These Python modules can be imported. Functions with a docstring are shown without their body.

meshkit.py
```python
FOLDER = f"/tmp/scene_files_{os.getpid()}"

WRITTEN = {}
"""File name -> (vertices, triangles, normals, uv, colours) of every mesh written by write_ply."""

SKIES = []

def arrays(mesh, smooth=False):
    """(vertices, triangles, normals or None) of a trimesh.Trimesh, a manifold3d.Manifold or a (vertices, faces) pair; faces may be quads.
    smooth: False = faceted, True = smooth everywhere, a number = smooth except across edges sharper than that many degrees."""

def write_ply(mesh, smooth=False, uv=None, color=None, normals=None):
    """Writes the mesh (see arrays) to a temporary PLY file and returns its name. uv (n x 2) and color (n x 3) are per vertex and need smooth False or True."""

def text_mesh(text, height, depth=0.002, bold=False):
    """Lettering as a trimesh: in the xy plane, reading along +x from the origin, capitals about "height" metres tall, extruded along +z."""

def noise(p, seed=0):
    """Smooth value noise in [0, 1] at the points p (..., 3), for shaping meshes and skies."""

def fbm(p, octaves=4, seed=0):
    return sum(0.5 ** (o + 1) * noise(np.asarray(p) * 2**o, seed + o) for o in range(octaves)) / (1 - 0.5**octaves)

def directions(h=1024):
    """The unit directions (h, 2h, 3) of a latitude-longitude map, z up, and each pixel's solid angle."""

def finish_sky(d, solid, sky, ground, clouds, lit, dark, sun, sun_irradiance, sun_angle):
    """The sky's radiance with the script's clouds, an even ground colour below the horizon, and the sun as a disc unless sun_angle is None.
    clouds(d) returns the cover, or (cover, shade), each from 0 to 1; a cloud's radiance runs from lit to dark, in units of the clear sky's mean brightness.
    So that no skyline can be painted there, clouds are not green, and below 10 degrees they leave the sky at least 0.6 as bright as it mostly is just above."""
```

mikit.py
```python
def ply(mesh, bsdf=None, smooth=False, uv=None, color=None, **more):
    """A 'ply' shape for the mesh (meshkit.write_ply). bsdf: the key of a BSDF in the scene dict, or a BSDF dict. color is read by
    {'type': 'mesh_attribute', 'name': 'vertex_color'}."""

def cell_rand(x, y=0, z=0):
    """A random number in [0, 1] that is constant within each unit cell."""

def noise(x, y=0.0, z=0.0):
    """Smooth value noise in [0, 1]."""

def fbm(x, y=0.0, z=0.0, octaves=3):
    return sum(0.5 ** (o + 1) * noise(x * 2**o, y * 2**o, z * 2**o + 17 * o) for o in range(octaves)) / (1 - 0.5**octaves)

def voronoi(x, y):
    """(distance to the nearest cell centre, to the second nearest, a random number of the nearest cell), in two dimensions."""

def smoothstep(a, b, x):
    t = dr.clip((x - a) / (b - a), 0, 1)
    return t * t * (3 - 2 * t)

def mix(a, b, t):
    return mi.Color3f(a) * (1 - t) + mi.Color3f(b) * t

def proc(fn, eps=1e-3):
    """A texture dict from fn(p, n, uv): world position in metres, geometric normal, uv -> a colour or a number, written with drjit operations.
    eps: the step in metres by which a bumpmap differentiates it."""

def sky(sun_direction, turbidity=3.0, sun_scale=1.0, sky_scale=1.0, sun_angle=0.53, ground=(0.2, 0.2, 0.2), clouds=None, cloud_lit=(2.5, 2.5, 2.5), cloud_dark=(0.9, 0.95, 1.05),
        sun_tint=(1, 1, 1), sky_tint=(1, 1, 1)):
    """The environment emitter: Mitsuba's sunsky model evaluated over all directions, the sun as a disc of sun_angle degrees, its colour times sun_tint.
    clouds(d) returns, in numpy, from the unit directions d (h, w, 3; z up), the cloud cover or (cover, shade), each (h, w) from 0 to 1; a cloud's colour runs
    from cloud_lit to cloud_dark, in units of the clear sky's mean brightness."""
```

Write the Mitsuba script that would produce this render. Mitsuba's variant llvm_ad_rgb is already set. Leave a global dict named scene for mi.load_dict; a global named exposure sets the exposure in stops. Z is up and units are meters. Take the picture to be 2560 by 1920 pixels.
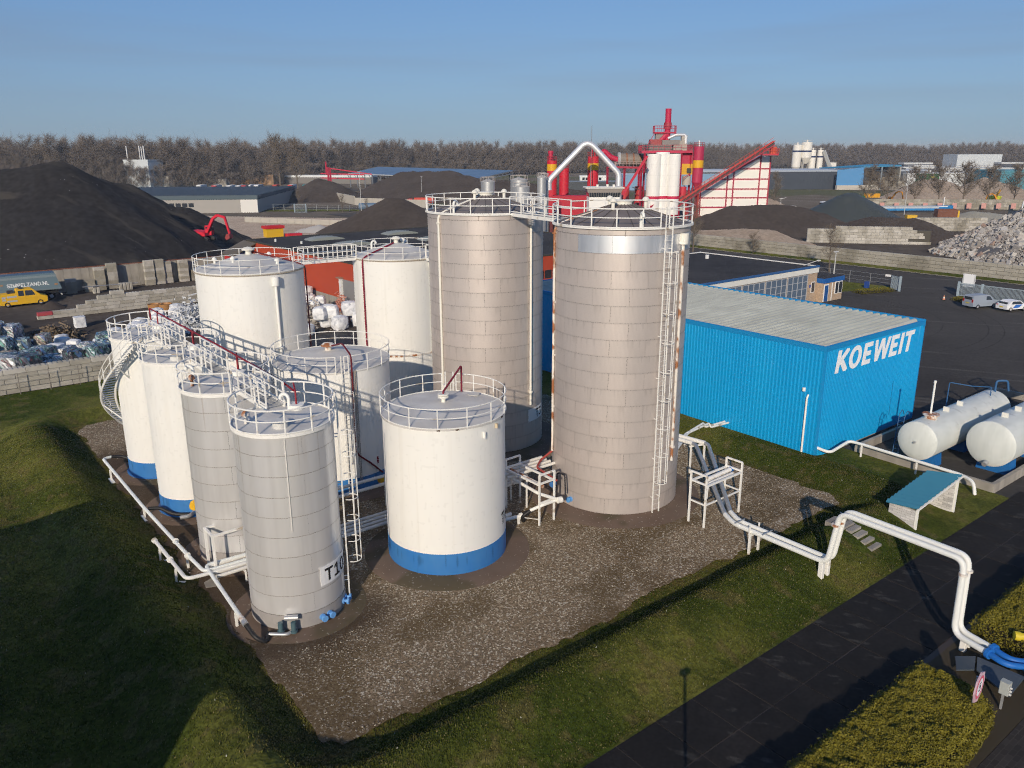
import math, random
import numpy as np, drjit as dr, mitsuba as mi, mikit, meshkit
from mikit import noise, fbm, voronoi, cell_rand, smoothstep, mix, proc
T = mi.ScalarTransform4f
R_ = random.Random(7)
NP = np.random.RandomState(11)
scene, labels = {}, {}

# ---------------------------------------------------------------- camera, sky, exposure
# site frame in metres: u (x) along the front of the tank pit, v (y) along the rows of tanks, z up
F0 = np.array([.618, .786, 0]); R0 = np.array([.786, -.618, 0]); Z0 = np.array([0, 0, 1.])
pitch, roll = math.radians(16.325), math.radians(-.245)
Fw = F0 * math.cos(pitch) - Z0 * math.sin(pitch); Up = F0 * math.sin(pitch) + Z0 * math.cos(pitch)
up = -math.sin(roll) * R0 + math.cos(roll) * Up
scene['camera'] = {'type': 'perspective', 'fov': math.degrees(2 * math.atan(1280 / 1996)), 'fov_axis': 'x', 'near_clip': .5, 'far_clip': 9000.,
                   'to_world': T().look_at(origin=[0, 0, 21.6], target=(np.array([0, 0, 21.6]) + Fw).tolist(), up=up.tolist())}
SUN = np.array([-.762 * math.cos(math.radians(20.5)), -.647 * math.cos(math.radians(20.5)), math.sin(math.radians(20.5))])
def thin_cloud(d):
    el = np.degrees(np.arcsin(np.clip(d[..., 2], -1, 1)))
    q = np.stack([d[..., 0] * 2.2, d[..., 1] * 2.2, d[..., 2] * 26], -1)
    a = meshkit.fbm(q, 5, 3)
    veil = .30 * np.clip((a - .42) * 2.6, 0, 1) * np.clip((el - 1) / 4, 0, 1) * np.clip((34 - el) / 22, 0, 1)
    low = .50 * np.clip((13 - el) / 13, 0, 1)
    return np.clip(veil + low, 0, 1), np.clip(.75 - low * 1.2, .1, 1)
scene['sky'] = mikit.sky(SUN.tolist(), turbidity=3.0, sun_scale=1.0, sky_scale=.90, ground=(.06, .06, .055), clouds=thin_cloud,
                         cloud_lit=(1.30, 1.45, 1.75), cloud_dark=(.62, .70, .86), sky_tint=(.70, .96, 1.40), sun_tint=(.86, 1.0, 1.40))
exposure = 1.78

# ---------------------------------------------------------------- materials
def bs(name, base, rough=.6, metal=0., spec=.4, bump=None, scale=.01, eps=.01, **kw):
    tex = base if isinstance(base, dict) else {'type': 'rgb', 'value': [float(x) for x in base]}
    b = {'type': 'principled', 'base_color': tex, 'roughness': rough, 'metallic': metal, 'specular': spec, **kw}
    if bump is not None:
        b = {'type': 'bumpmap', 'arbitrary': proc(bump, eps), 'scale': scale, 'bsdf': b}
    scene['mat_' + name] = {'type': 'twosided', 'bsdf': b}
    return name
def M_(col, rough=.55, metal=0.):
    col = tuple(round(float(c), 3) for c in col)
    k = 'paint_%d_%d_%d_%d_%d' % (*[int(c * 1000) for c in col], int(rough * 100), int(metal * 100))
    if 'mat_' + k not in scene: bs(k, col, rough, metal)
    return k
WHITE = (.74, .74, .70); CREAM = (.70, .68, .61); BLUE = (.02, .14, .42); RED = (.52, .015, .03); YEL = (.72, .42, .02)

def t_tank(p, n, uv):                       # white tank paint: rain streaks from the rim, faint plate courses
    s = fbm(uv.x * 2.3, uv.y * .10, 3.1, 3)
    s2 = noise(uv.x * 7., uv.y * .35, 8.)
    d = smoothstep(.55, .85, s) * .16 + smoothstep(.72, .95, s2) * .10
    pl = fbm(uv.x * .35, uv.y * .5, 5., 2)
    spot = smoothstep(.80, .88, noise(uv.x * 6, uv.y * 6, 2.))
    c = mix(mi.Color3f(.74, .735, .70), mi.Color3f(.50, .46, .38), d)
    return mix(c, mi.Color3f(.68, .685, .665), pl * .4) * (1 - .05 * spot)
bs('tank_white', proc(t_tank), .42, 0., .4)
def t_clad(p, n, uv):                       # one cladding sheet: uv.x = number of the sheet + place along it, uv.y = place up it
    k = dr.floor(uv.x); x = uv.x - k; y = uv.y
    t = cell_rand(k, 3, 1)
    e = dr.minimum(dr.minimum(x, 1 - x) * 2.1, dr.minimum(y, 1 - y))
    st = noise(x * 22 + k * 13, y * 1.2, k)
    st2 = fbm(x * 5 + k * 7, y * .8, k, 2)
    dirt = smoothstep(.10, .0, e) * .45 + smoothstep(.62, .95, st) * smoothstep(.2, 1., y) * .35 + st2 * .22
    rib = .96 + .04 * dr.sin(x * 190)
    c = mix(mi.Color3f(.60, .535, .495), mi.Color3f(.555, .50, .465), t)
    return mix(c, mi.Color3f(.20, .165, .145), dirt * .5) * rib
bs('cladding', proc(t_clad), .44, .38, .5)
def t_clad2(p, n, uv):
    x = uv.x - dr.floor(uv.x)
    s = noise(x * 14 + dr.floor(uv.x) * 5, uv.y * .6, 2.)
    return mix(mi.Color3f(.90, .91, .93), mi.Color3f(.72, .74, .78), s)
bs('aluminium', proc(t_clad2), .40, .8, .5)
def t_stain(p, n, uv):                      # stainless sheets, brushed up and down, tea stains
    k = dr.floor(uv.x); x = uv.x - k; y = uv.y
    s = fbm(p.x * 3.1, p.y * 3.1, p.z * .12, 3); s2 = noise(p.x * 9, p.y * 9, p.z * .22)
    c = mix(mi.Color3f(.76, .755, .75), mi.Color3f(.60, .59, .58), s + .18 * (cell_rand(k, 2, 2) - .5))
    c = mix(c, mi.Color3f(.40, .32, .25), smoothstep(.68, .95, s2) * .38 * smoothstep(4., 9.5, p.z))
    return mix(c, mi.Color3f(.30, .24, .20), smoothstep(.05, .0, dr.minimum(y, 1 - y)) * .75 + smoothstep(.012, .0, dr.minimum(x, 1 - x)) * .4)
def b_stain(p, n, uv):
    return noise(p.x * 1.3, p.y * 1.3, p.z * .7) * 1.0
bs('stainless', proc(t_stain), .30, .42, .5, bump=b_stain, scale=.012, eps=.05)
bs('galvanised', (.46, .47, .48), .45, .55)
bs('pipe_steel', (.80, .81, .82), .42, .55)
def t_rust(p, n, uv):
    s = fbm(p.x * 3, p.y * 3, p.z * 1.6, 3)
    return mix(mi.Color3f(.66, .62, .56), mi.Color3f(.30, .12, .05), smoothstep(.42, .62, s))
bs('rusty_pipe', proc(t_rust), .6)
def t_rail(p, n, uv):
    s = noise(p.x * 2.7, p.y * 2.7, p.z * 2.7)
    return mix(mi.Color3f(.74, .73, .69), mi.Color3f(.42, .36, .28), smoothstep(.74, .92, s))
bs('rail_paint', proc(t_rail), .5)
def t_roofc(p, n, uv):
    s = fbm(p.x * .9, p.y * .9, 1., 3)
    return mix(mi.Color3f(.60, .60, .58), mi.Color3f(.43, .41, .38), s)
bs('tank_roof', proc(t_roofc), .55)
def t_roofg(p, n, uv):
    s = fbm(p.x * 1.2, p.y * 1.2, 1., 3)
    return mix(mi.Color3f(.20, .175, .165), mi.Color3f(.13, .115, .11), s)
bs('dark_tank_roof', proc(t_roofg), .6)
def t_bband(p, n, uv):
    s = fbm(p.x * 2, p.y * 2, p.z * .8, 3)
    return mix(mi.Color3f(.022, .145, .43), mi.Color3f(.06, .20, .42), s * .8) * (1 - .3 * smoothstep(.7, .9, noise(p.x * 6, p.y * 6, p.z)))
bs('tank_blue', proc(t_bband), .45)
def t_bwall(p, n, uv):
    s = fbm(p.x * .5, p.y * .5, p.z * .12, 3); s2 = noise(p.x * 5, p.y * 5, p.z * .2)
    c = mix(mi.Color3f(.002, .26, .58), mi.Color3f(.006, .32, .64), s)
    return mix(c, mi.Color3f(.14, .40, .66), smoothstep(.75, 1., s2) * smoothstep(5., 8.2, p.z) * .7)
bs('blue_sheet', proc(t_bwall), .42, 0., .35)
def t_froof(p, n, uv):
    s = fbm(p.x * .4, p.y * .4, 2., 4); s2 = noise(p.x * .6, p.y * 6, 4.)
    return mix(mi.Color3f(.47, .49, .44), mi.Color3f(.36, .375, .34), s) * (.9 + .2 * s2)
bs('fibre_roof', proc(t_froof), .75)
def t_bitumen(p, n, uv):
    s = fbm(p.x * .15, p.y * .15, 2., 4); s2 = noise(p.x * 2, p.y * 2, 1.)
    return mix(mi.Color3f(.022, .022, .024), mi.Color3f(.048, .047, .048), s) * (.9 + .2 * s2)
bs('bitumen', proc(t_bitumen), .85, 0., .2)
def t_asph(p, n, uv):
    s = fbm(p.x * .12, p.y * .12, 2., 4); s2 = noise(p.x * 5, p.y * 5, 1.); s3 = fbm(p.x * .9 + p.y * .5, p.y * .05 - p.x * .05, 3., 3)
    c = mix(mi.Color3f(.034, .032, .031), mi.Color3f(.064, .060, .056), s)
    dx, dy = p.x - 96, p.y - 62
    r = dr.sqrt(dx * dx + dy * dy) + 2.2 * noise(p.x * .06, p.y * .06, 9.)
    tr = smoothstep(.16, .0, dr.abs(r - 18.5)) + smoothstep(.16, .0, dr.abs(r - 20.3)) + smoothstep(.14, .0, dr.abs(r - 25.4)) + smoothstep(.14, .0, dr.abs(r - 27.1))
    c = c * (1 - .38 * dr.minimum(tr, 1) * noise(p.x * .3, p.y * .3, 1.))
    c = mix(c, mi.Color3f(.12, .115, .105), smoothstep(.64, .85, s3) * .35)
    return c * (.88 + .24 * s2)
bs('asphalt', proc(t_asph), .9, 0., .2)
def t_slab(p, n, uv):
    k = dr.floor(uv.x)
    s = fbm(p.x * .7, p.y * .7, 2., 4); s2 = fbm(p.x * 2 + p.y, p.y * 1.2, 1., 4); s3 = fbm(p.x * 9, p.y * 9, 1., 3)
    c = mix(mi.Color3f(.011, .0105, .0105), mi.Color3f(.030, .026, .024), s * (.35 + .9 * cell_rand(k, 1, 5)))
    c = mix(c, mi.Color3f(.085, .08, .072), smoothstep(.64, .82, s2) * .45 * (.5 + s3))
    return c * (.5 + .5 * s3)
bs('slab', proc(t_slab), .8, 0., .25)
def t_conc(p, n, uv):
    s = fbm(p.x * .8, p.y * .8, p.z * .8, 4); s2 = noise(p.x * 3, p.y * 3, p.z * .3)
    c = mix(mi.Color3f(.36, .335, .29), mi.Color3f(.22, .20, .175), s)
    return c * (.75 + .4 * s2)
bs('concrete', proc(t_conc), .85)
def t_block(p, n, uv):                      # stacked concrete blocks; uv.x numbers the block
    k = dr.floor(uv.x)
    a = cell_rand(k, 2, 9)
    s = fbm(p.x * 1.6, p.y * 1.6, p.z * 1.6, 3); w = fbm(p.x * .3, p.y * .3, p.z * .2, 3)
    c = mix(mi.Color3f(.27, .25, .20), mi.Color3f(.47, .45, .41), a)
    c = mix(c, mi.Color3f(.17, .155, .12), smoothstep(.46, .68, w) * .65)
    return c * (.72 + .5 * s)
bs('block', proc(t_block), .85)
def t_soil(p, n, uv):
    s = fbm(p.x * .10, p.y * .10, 2., 4); s2 = fbm(p.x * 1.5, p.y * 1.5, 1., 3); s3 = fbm(p.x * .02, p.y * .02, 5., 3)
    c = mix(mi.Color3f(.060, .050, .042), mi.Color3f(.125, .108, .088), s)
    c = mix(c, mi.Color3f(.055, .062, .030), smoothstep(.5, .62, s3) * .8)
    return c * (.75 + .5 * s2)
bs('soil', proc(t_soil), .95, 0., .1)
def t_yard(p, n, uv):
    s = fbm(p.x * .16, p.y * .16, 2., 4); s2 = fbm(p.x * 1.5, p.y * 1.5, 1., 3)
    return mix(mi.Color3f(.032, .028, .026), mi.Color3f(.095, .080, .068), s) * (.75 + .5 * s2)
bs('dirt_yard', proc(t_yard), .95, 0., .1)
def t_grass(p, n, uv):
    s = fbm(p.x * .22, p.y * .22, 2., 4); s2 = fbm(p.x * 1.4, p.y * 1.4, 1., 4); s3 = fbm(p.x * 9, p.y * 9, 3., 2)
    c = mix(mi.Color3f(.040, .056, .008), mi.Color3f(.110, .112, .024), smoothstep(.25, .75, s))
    c = mix(c, mi.Color3f(.022, .036, .006), smoothstep(.56, .74, s2) * .45)
    c = mix(c, mi.Color3f(.120, .092, .040), smoothstep(.42, .28, s2) * .45)
    d = dr.maximum(dr.abs(p.x - 27.8) - 18.0, dr.abs(p.y - 47) - 23.4)
    c = mix(c, mi.Color3f(.105, .078, .026), smoothstep(1.3, .2, d + s2) * .8)
    return c * (.5 + 1.0 * s3)
bs('grass', proc(t_grass), .95, 0., .08, bump=lambda p, n, uv: fbm(p.x * 5, p.y * 5, p.z * 5, 3), scale=.10, eps=.03)
def t_blade(p, n, uv):
    s = fbm(p.x * .22, p.y * .22, 2., 4); s2 = fbm(p.x * 1.4, p.y * 1.4, 1., 4)
    c = mix(mi.Color3f(.044, .062, .008), mi.Color3f(.120, .122, .026), smoothstep(.25, .75, s))
    c = mix(c, mi.Color3f(.024, .040, .006), smoothstep(.56, .74, s2) * .45)
    c = mix(c, mi.Color3f(.130, .100, .044), smoothstep(.42, .28, s2) * .45)
    c = mix(c, mi.Color3f(.15, .13, .06), smoothstep(.86, 1., uv.x)) * (.6 + .6 * uv.x)
    return mix(c, mi.Color3f(.50, .50, .46), smoothstep(.9985, .999, uv.x))
bs('grass_blade', proc(t_blade), .8, 0., .1)
def t_gravel(p, n, uv):
    f1, f2, w = voronoi(p.x * 13, p.y * 13)
    s = fbm(p.x * .35, p.y * .35, 2., 4)
    c = mix(mi.Color3f(.12, .086, .052), mi.Color3f(.31, .235, .15), w)
    c = mix(c, mi.Color3f(.50, .46, .38), smoothstep(.80, .97, w))
    moss = smoothstep(.50, .66, s)
    c = mix(c, mi.Color3f(.085, .056, .022), moss * .62)
    earth = smoothstep(18.5, 16.0, p.x + 1.6 * s) * smoothstep(29., 32., p.y + 2 * s) * smoothstep(64., 60., p.y)
    c = mix(c, mi.Color3f(.052, .036, .024) * (.6 + .8 * s), earth * .85)
    return c * smoothstep(.0, .12, f2 - f1 + .03)
bs('gravel', proc(t_gravel), .9, 0., .15)
def t_stone(p, n, uv):
    w = uv.x
    return mix(mi.Color3f(.13, .10, .07), mi.Color3f(.52, .47, .38), w * w * w)
bs('stone', proc(t_stone), .8, 0., .2)
def t_pad(p, n, uv):
    s = fbm(p.x * .8, p.y * .8, 2., 4); w = noise(p.x * 10, p.y * 10, 1.)
    c = mix(mi.Color3f(.115, .078, .056), mi.Color3f(.17, .125, .096), s)
    c = mix(c, mi.Color3f(.06, .056, .026), smoothstep(.5, .7, fbm(p.x * .5, p.y * .5, 7., 3)) * .6)
    return mix(c, mi.Color3f(.30, .27, .23), smoothstep(.86, .95, w) * .7)
bs('tar_pad', proc(t_pad), .9, 0., .15)
def t_coal(p, n, uv):
    s = fbm(p.x * .10, p.y * .10, p.z * .16, 4); s2 = fbm(p.x * 1.3, p.y * 1.3, p.z * 1.3, 3); w = noise(p.x * 2.6, p.y * 2.6, p.z * 2.6)
    st = fbm((p.x + p.y) * .35, (p.x - p.y) * .06, p.z * .08, 4)
    c = mix(mi.Color3f(.018, .018, .020), mi.Color3f(.036, .034, .034), s) * (.6 + .8 * s2)
    c = mix(c, mi.Color3f(.070, .062, .052), smoothstep(.58, .74, st) * .6)
    return mix(c, mi.Color3f(.42, .40, .37), smoothstep(.925, .97, w) * smoothstep(.5, .7, noise(p.x * .2, p.y * .2, p.z * .2)))
bs('coal', proc(t_coal), .95, 0., .1)
def t_brown(p, n, uv):
    s = fbm(p.x * .15, p.y * .15, p.z * .3, 4); s2 = fbm(p.x * 1.3, p.y * 1.3, p.z * 1.3, 3)
    return mix(mi.Color3f(.050, .041, .036), mi.Color3f(.082, .067, .058), s) * (.75 + .5 * s2)
bs('asphalt_heap', proc(t_brown), .95, 0., .1)
def t_sand(p, n, uv):
    s = fbm(p.x * .3, p.y * .3, p.z * .5, 4); s2 = fbm(p.x * 2, p.y * 2, p.z * 2, 3)
    return mix(mi.Color3f(.25, .19, .145), mi.Color3f(.36, .30, .24), s) * (.7 + .6 * s2)
bs('sand', proc(t_sand), .95, 0., .1)
def t_rubble(p, n, uv):
    w = uv.x
    c = mix(mi.Color3f(.20, .18, .16), mi.Color3f(.50, .48, .45), w)
    return mix(c, mi.Color3f(.34, .19, .13), smoothstep(.9, .97, cell_rand(uv.x * 977, 1, 2)) * .5)
bs('rubble', proc(t_rubble), .9)
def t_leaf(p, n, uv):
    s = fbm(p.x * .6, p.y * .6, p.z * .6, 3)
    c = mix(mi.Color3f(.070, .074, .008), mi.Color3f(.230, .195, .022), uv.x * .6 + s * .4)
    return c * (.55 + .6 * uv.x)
bs('dark_soil', (.045, .036, .022), .95)
bs('hedge_leaf', proc(t_leaf), .65, 0., .25)
def t_bark(p, n, uv):
    return mix(mi.Color3f(.115, .092, .070), mi.Color3f(.175, .145, .115), uv.x)
bs('bark', proc(t_bark), .9, 0., .1)
bs('far_bark', (.165, .138, .116), .95, 0., .05)
def t_bale(p, n, uv):                       # pressed plastic waste: shreds of many colours; uv.x picks the kind
    f1, f2, w = voronoi(p.x * 3.2 + p.z * 2.2, p.y * 3.2 - p.z * 1.7)
    g1, g2, w2 = voronoi(p.x * 8 + p.z * 4, p.y * 8 - p.z * 5)
    k = dr.floor(uv.x)
    a = w * .45 + w2 * .55
    lo = dr.select(k < 1, mi.Color3f(.20, .21, .22), dr.select(k < 2, mi.Color3f(.05, .085, .10), dr.select(k < 3, mi.Color3f(.16, .12, .09), mi.Color3f(.025, .027, .032))))
    hi = dr.select(k < 1, mi.Color3f(.74, .76, .78), dr.select(k < 2, mi.Color3f(.46, .56, .60), dr.select(k < 3, mi.Color3f(.60, .54, .47), mi.Color3f(.16, .17, .20))))
    base = mix(lo, hi, smoothstep(.25, .80, a))
    base = mix(base, mi.Color3f(.04, .25, .18), smoothstep(.88, .92, w2) * .8)
    base = mix(base, mi.Color3f(.30, .05, .06), smoothstep(.06, .03, w2) * .6)
    base = mix(base, mi.Color3f(.10, .20, .42), smoothstep(.10, .06, w) * .6)
    return base * (.30 + .70 * smoothstep(.0, .28, f2 - f1))
bs('plastic_waste', proc(t_bale), .35, 0., .5)
def t_bag(p, n, uv):
    s = fbm(p.x * 2.5, p.y * 2.5, p.z * 2.5, 3)
    return mix(mi.Color3f(.70, .71, .72), mi.Color3f(.42, .44, .48), smoothstep(.45, .8, s))
bs('bag_cloth', proc(t_bag), .5)
def t_redwall(p, n, uv):
    s = fbm(p.x * .3, p.y * .3, p.z * .5, 3)
    return mix(mi.Color3f(.36, .050, .020), mi.Color3f(.42, .062, .026), s)
bs('red_wall', proc(t_redwall), .6)
def t_brick(p, n, uv):
    q = p.x * n.y * -1 + p.y * n.x
    r = dr.floor(p.z / .075); x = q / .22 + .5 * (r - 2 * dr.floor(r / 2))
    e = dr.minimum(dr.abs(x - dr.floor(x) - .5), .5) ; ez = p.z / .075 - dr.floor(p.z / .075)
    mort = dr.maximum(smoothstep(.44, .49, e), smoothstep(.80, .92, ez))
    return mix(mi.Color3f(.42, .30, .20) * (.8 + .4 * cell_rand(x, r, 1)), mi.Color3f(.36, .33, .29), mort)
bs('tan_brick', proc(t_brick), .85)
def t_pave(p, n, uv):
    r = dr.floor(p.y / .21); x = p.x / .42 + .5 * (r - 2 * dr.floor(r / 2))
    e = dr.abs(x - dr.floor(x) - .5); ey = dr.abs(p.y / .21 - r - .5)
    j = dr.maximum(smoothstep(.455, .49, e), smoothstep(.42, .48, ey))
    return mix(mi.Color3f(.030, .026, .024) * (.7 + .6 * cell_rand(x, r, 1)), mi.Color3f(.085, .075, .06), j * noise(p.x * 1.2, p.y * 1.2, 1.))
bs('brick_paving', proc(t_pave), .85)
def t_coarse_roof(p, n, uv):
    s = fbm(p.x * .2, p.y * .2, 1., 3)
    return mix(mi.Color3f(.10, .17, .26), mi.Color3f(.15, .23, .33), s)
bs('blue_metal_roof', proc(t_coarse_roof), .4, .4)
bs('glass_dark', (.025, .03, .038), .08, 0., .8)
bs('glass_blue', (.10, .14, .20), .10, 0., .8)
bs('tyre', (.012, .012, .013), .8)

# ---------------------------------------------------------------- mesh and scene helpers
class MB:
    def __init__(self): self.v, self.f, self.n = [], [], 0
    def add(self, v, f):
        v = np.asarray(v, float).reshape(-1, 3); f = np.asarray(f, int)
        if f.shape[1] == 4: f = np.vstack([f[:, [0, 1, 2]], f[:, [0, 2, 3]]])
        self.v.append(v); self.f.append(f + self.n); self.n += len(v); return self
    def get(self): return np.vstack(self.v), np.vstack(self.f)
    def xf(self, yaw=0, loc=(0, 0, 0), s=1.):
        v, f = self.get(); c, n = math.cos(yaw), math.sin(yaw)
        v = v * s; v = np.stack([c * v[:, 0] - n * v[:, 1], n * v[:, 0] + c * v[:, 1], v[:, 2]], 1) + np.asarray(loc, float)
        self.v, self.f, self.n = [v], [f], len(v); return self
    def box(self, x0, x1, y0, y1, z0, z1, c=0.):
        if c:
            c = min(c, .45 * (x1 - x0), .45 * (y1 - y0))
            return self.prism([(x0 + c, y0), (x1 - c, y0), (x1, y0 + c), (x1, y1 - c), (x1 - c, y1), (x0 + c, y1), (x0, y1 - c), (x0, y0 + c)], z0, z1)
        v = [[x, y, z] for z in (z0, z1) for x, y in ((x0, y0), (x1, y0), (x1, y1), (x0, y1))]
        return self.add(v, [[3, 2, 1, 0], [4, 5, 6, 7], [0, 1, 5, 4], [1, 2, 6, 5], [2, 3, 7, 6], [3, 0, 4, 7]])
    def prism(self, poly, z0, z1):
        poly = np.asarray(poly, float); n = len(poly); z0 = np.broadcast_to(z0, n); z1 = np.broadcast_to(z1, n)
        v = np.vstack([np.c_[poly, z0], np.c_[poly, z1]]); i = np.arange(n); j = (i + 1) % n
        self.add(v, np.c_[i, j, j + n, i + n])
        f = [[0, k, k + 1] for k in range(1, n - 1)]
        self.add(v[n:], f); self.add(v[:n], [x[::-1] for x in f]); return self
    def profile(self, pts, y0, y1, taper=None):          # outline in (x, z), extruded over y
        from shapely.geometry import Polygon
        import trimesh
        m = trimesh.creation.extrude_polygon(Polygon(pts), y1 - y0, engine='earcut')
        v = np.array(m.vertices); v = np.c_[v[:, 0], y0 + v[:, 2], v[:, 1]]
        if taper: v[:, 1] *= taper(v[:, 2])
        return self.add(v, np.array(m.faces)[:, ::-1])
    def tube(self, pts, r, n=8, closed=False, caps=True):
        P = np.asarray(pts, float); m = len(P); r = np.broadcast_to(r, m)
        if closed: tg = np.roll(P, -1, 0) - np.roll(P, 1, 0)
        else: tg = np.gradient(P, axis=0) if m > 2 else np.repeat(P[1:] - P[:1], 2, 0)
        tg /= np.maximum(np.linalg.norm(tg, axis=1, keepdims=True), 1e-9)
        ref = np.array([0, 0, 1.]) if abs(tg[0][2]) < .9 else np.array([1., 0, 0])
        V = []; a = np.arange(n) * 2 * math.pi / n + math.pi / n
        x = np.cross(ref, tg[0]); x /= np.linalg.norm(x)
        for k in range(m):
            x = x - tg[k] * (x @ tg[k]); x /= max(np.linalg.norm(x), 1e-9); y = np.cross(tg[k], x)
            V.append(P[k] + r[k] * (np.cos(a)[:, None] * x + np.sin(a)[:, None] * y))
        V = np.vstack(V); F = []
        for k in range(m if closed else m - 1):
            k2 = (k + 1) % m; i = np.arange(n); j = (i + 1) % n
            F.append(np.c_[k * n + i, k * n + j, k2 * n + j, k2 * n + i])
        self.add(V, np.vstack(F))
        if caps and not closed:
            f = [[0, k, k + 1] for k in range(1, n - 1)]
            self.add(V[:n], [q[::-1] for q in f]); self.add(V[-n:], f)
        return self
    def bend(self, pts, r, rb=.4, n=10, k=5):             # pipe with rounded corners
        P = [np.asarray(p, float) for p in pts]; out = [P[0]]
        for a, b, c in zip(P, P[1:], P[2:]):
            d1, d2 = a - b, c - b; l1, l2 = np.linalg.norm(d1), np.linalg.norm(d2); q = min(rb, l1 * .45, l2 * .45)
            s, e = b + d1 / l1 * q, b + d2 / l2 * q
            for t in np.linspace(0, 1, k + 1): out.append((1 - t) ** 2 * s + 2 * t * (1 - t) * b + t * t * e)
        out.append(P[-1]); return self.tube(out, r, n)
    def bar(self, a, b, w=.05): return self.tube([a, b], w * .707, 4)
    def rev(self, prof, cx=0, cy=0, n=48, a0=0., a1=2 * math.pi):   # profile [(r, z)...]
        full = abs(a1 - a0) > 6.28; m = n if full else n + 1
        a = a0 + (a1 - a0) * np.arange(m) / n; V = []
        for r, z in prof: V.append(np.c_[cx + r * np.cos(a), cy + r * np.sin(a), np.full(m, z)])
        F = []; i = np.arange(n); j = (i + 1) % m
        for k in range(len(prof) - 1): F.append(np.c_[k * m + i, k * m + j, (k + 1) * m + j, (k + 1) * m + i])
        return self.add(np.vstack(V), np.vstack(F))
    def cyl(self, cx, cy, z0, z1, r, n=24, r1=None):
        r1 = r if r1 is None else r1
        return self.rev([(0, z0), (r, z0), (r1, z1), (0, z1)], cx, cy, n)
    def ring(self, cx, cy, z, R, r, n=48, m=6, a0=0., a1=None):
        if a1 is None:
            a = np.arange(n) * 2 * math.pi / n; return self.tube(np.c_[cx + R * np.cos(a), cy + R * np.sin(a), np.full(n, z)], r, m, True)
        k = max(3, int(n * abs(a1 - a0) / 6.283)); a = np.linspace(a0, a1, k + 1)
        return self.tube(np.c_[cx + R * np.cos(a), cy + R * np.sin(a), np.full(k + 1, z)], r, m)
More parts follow.
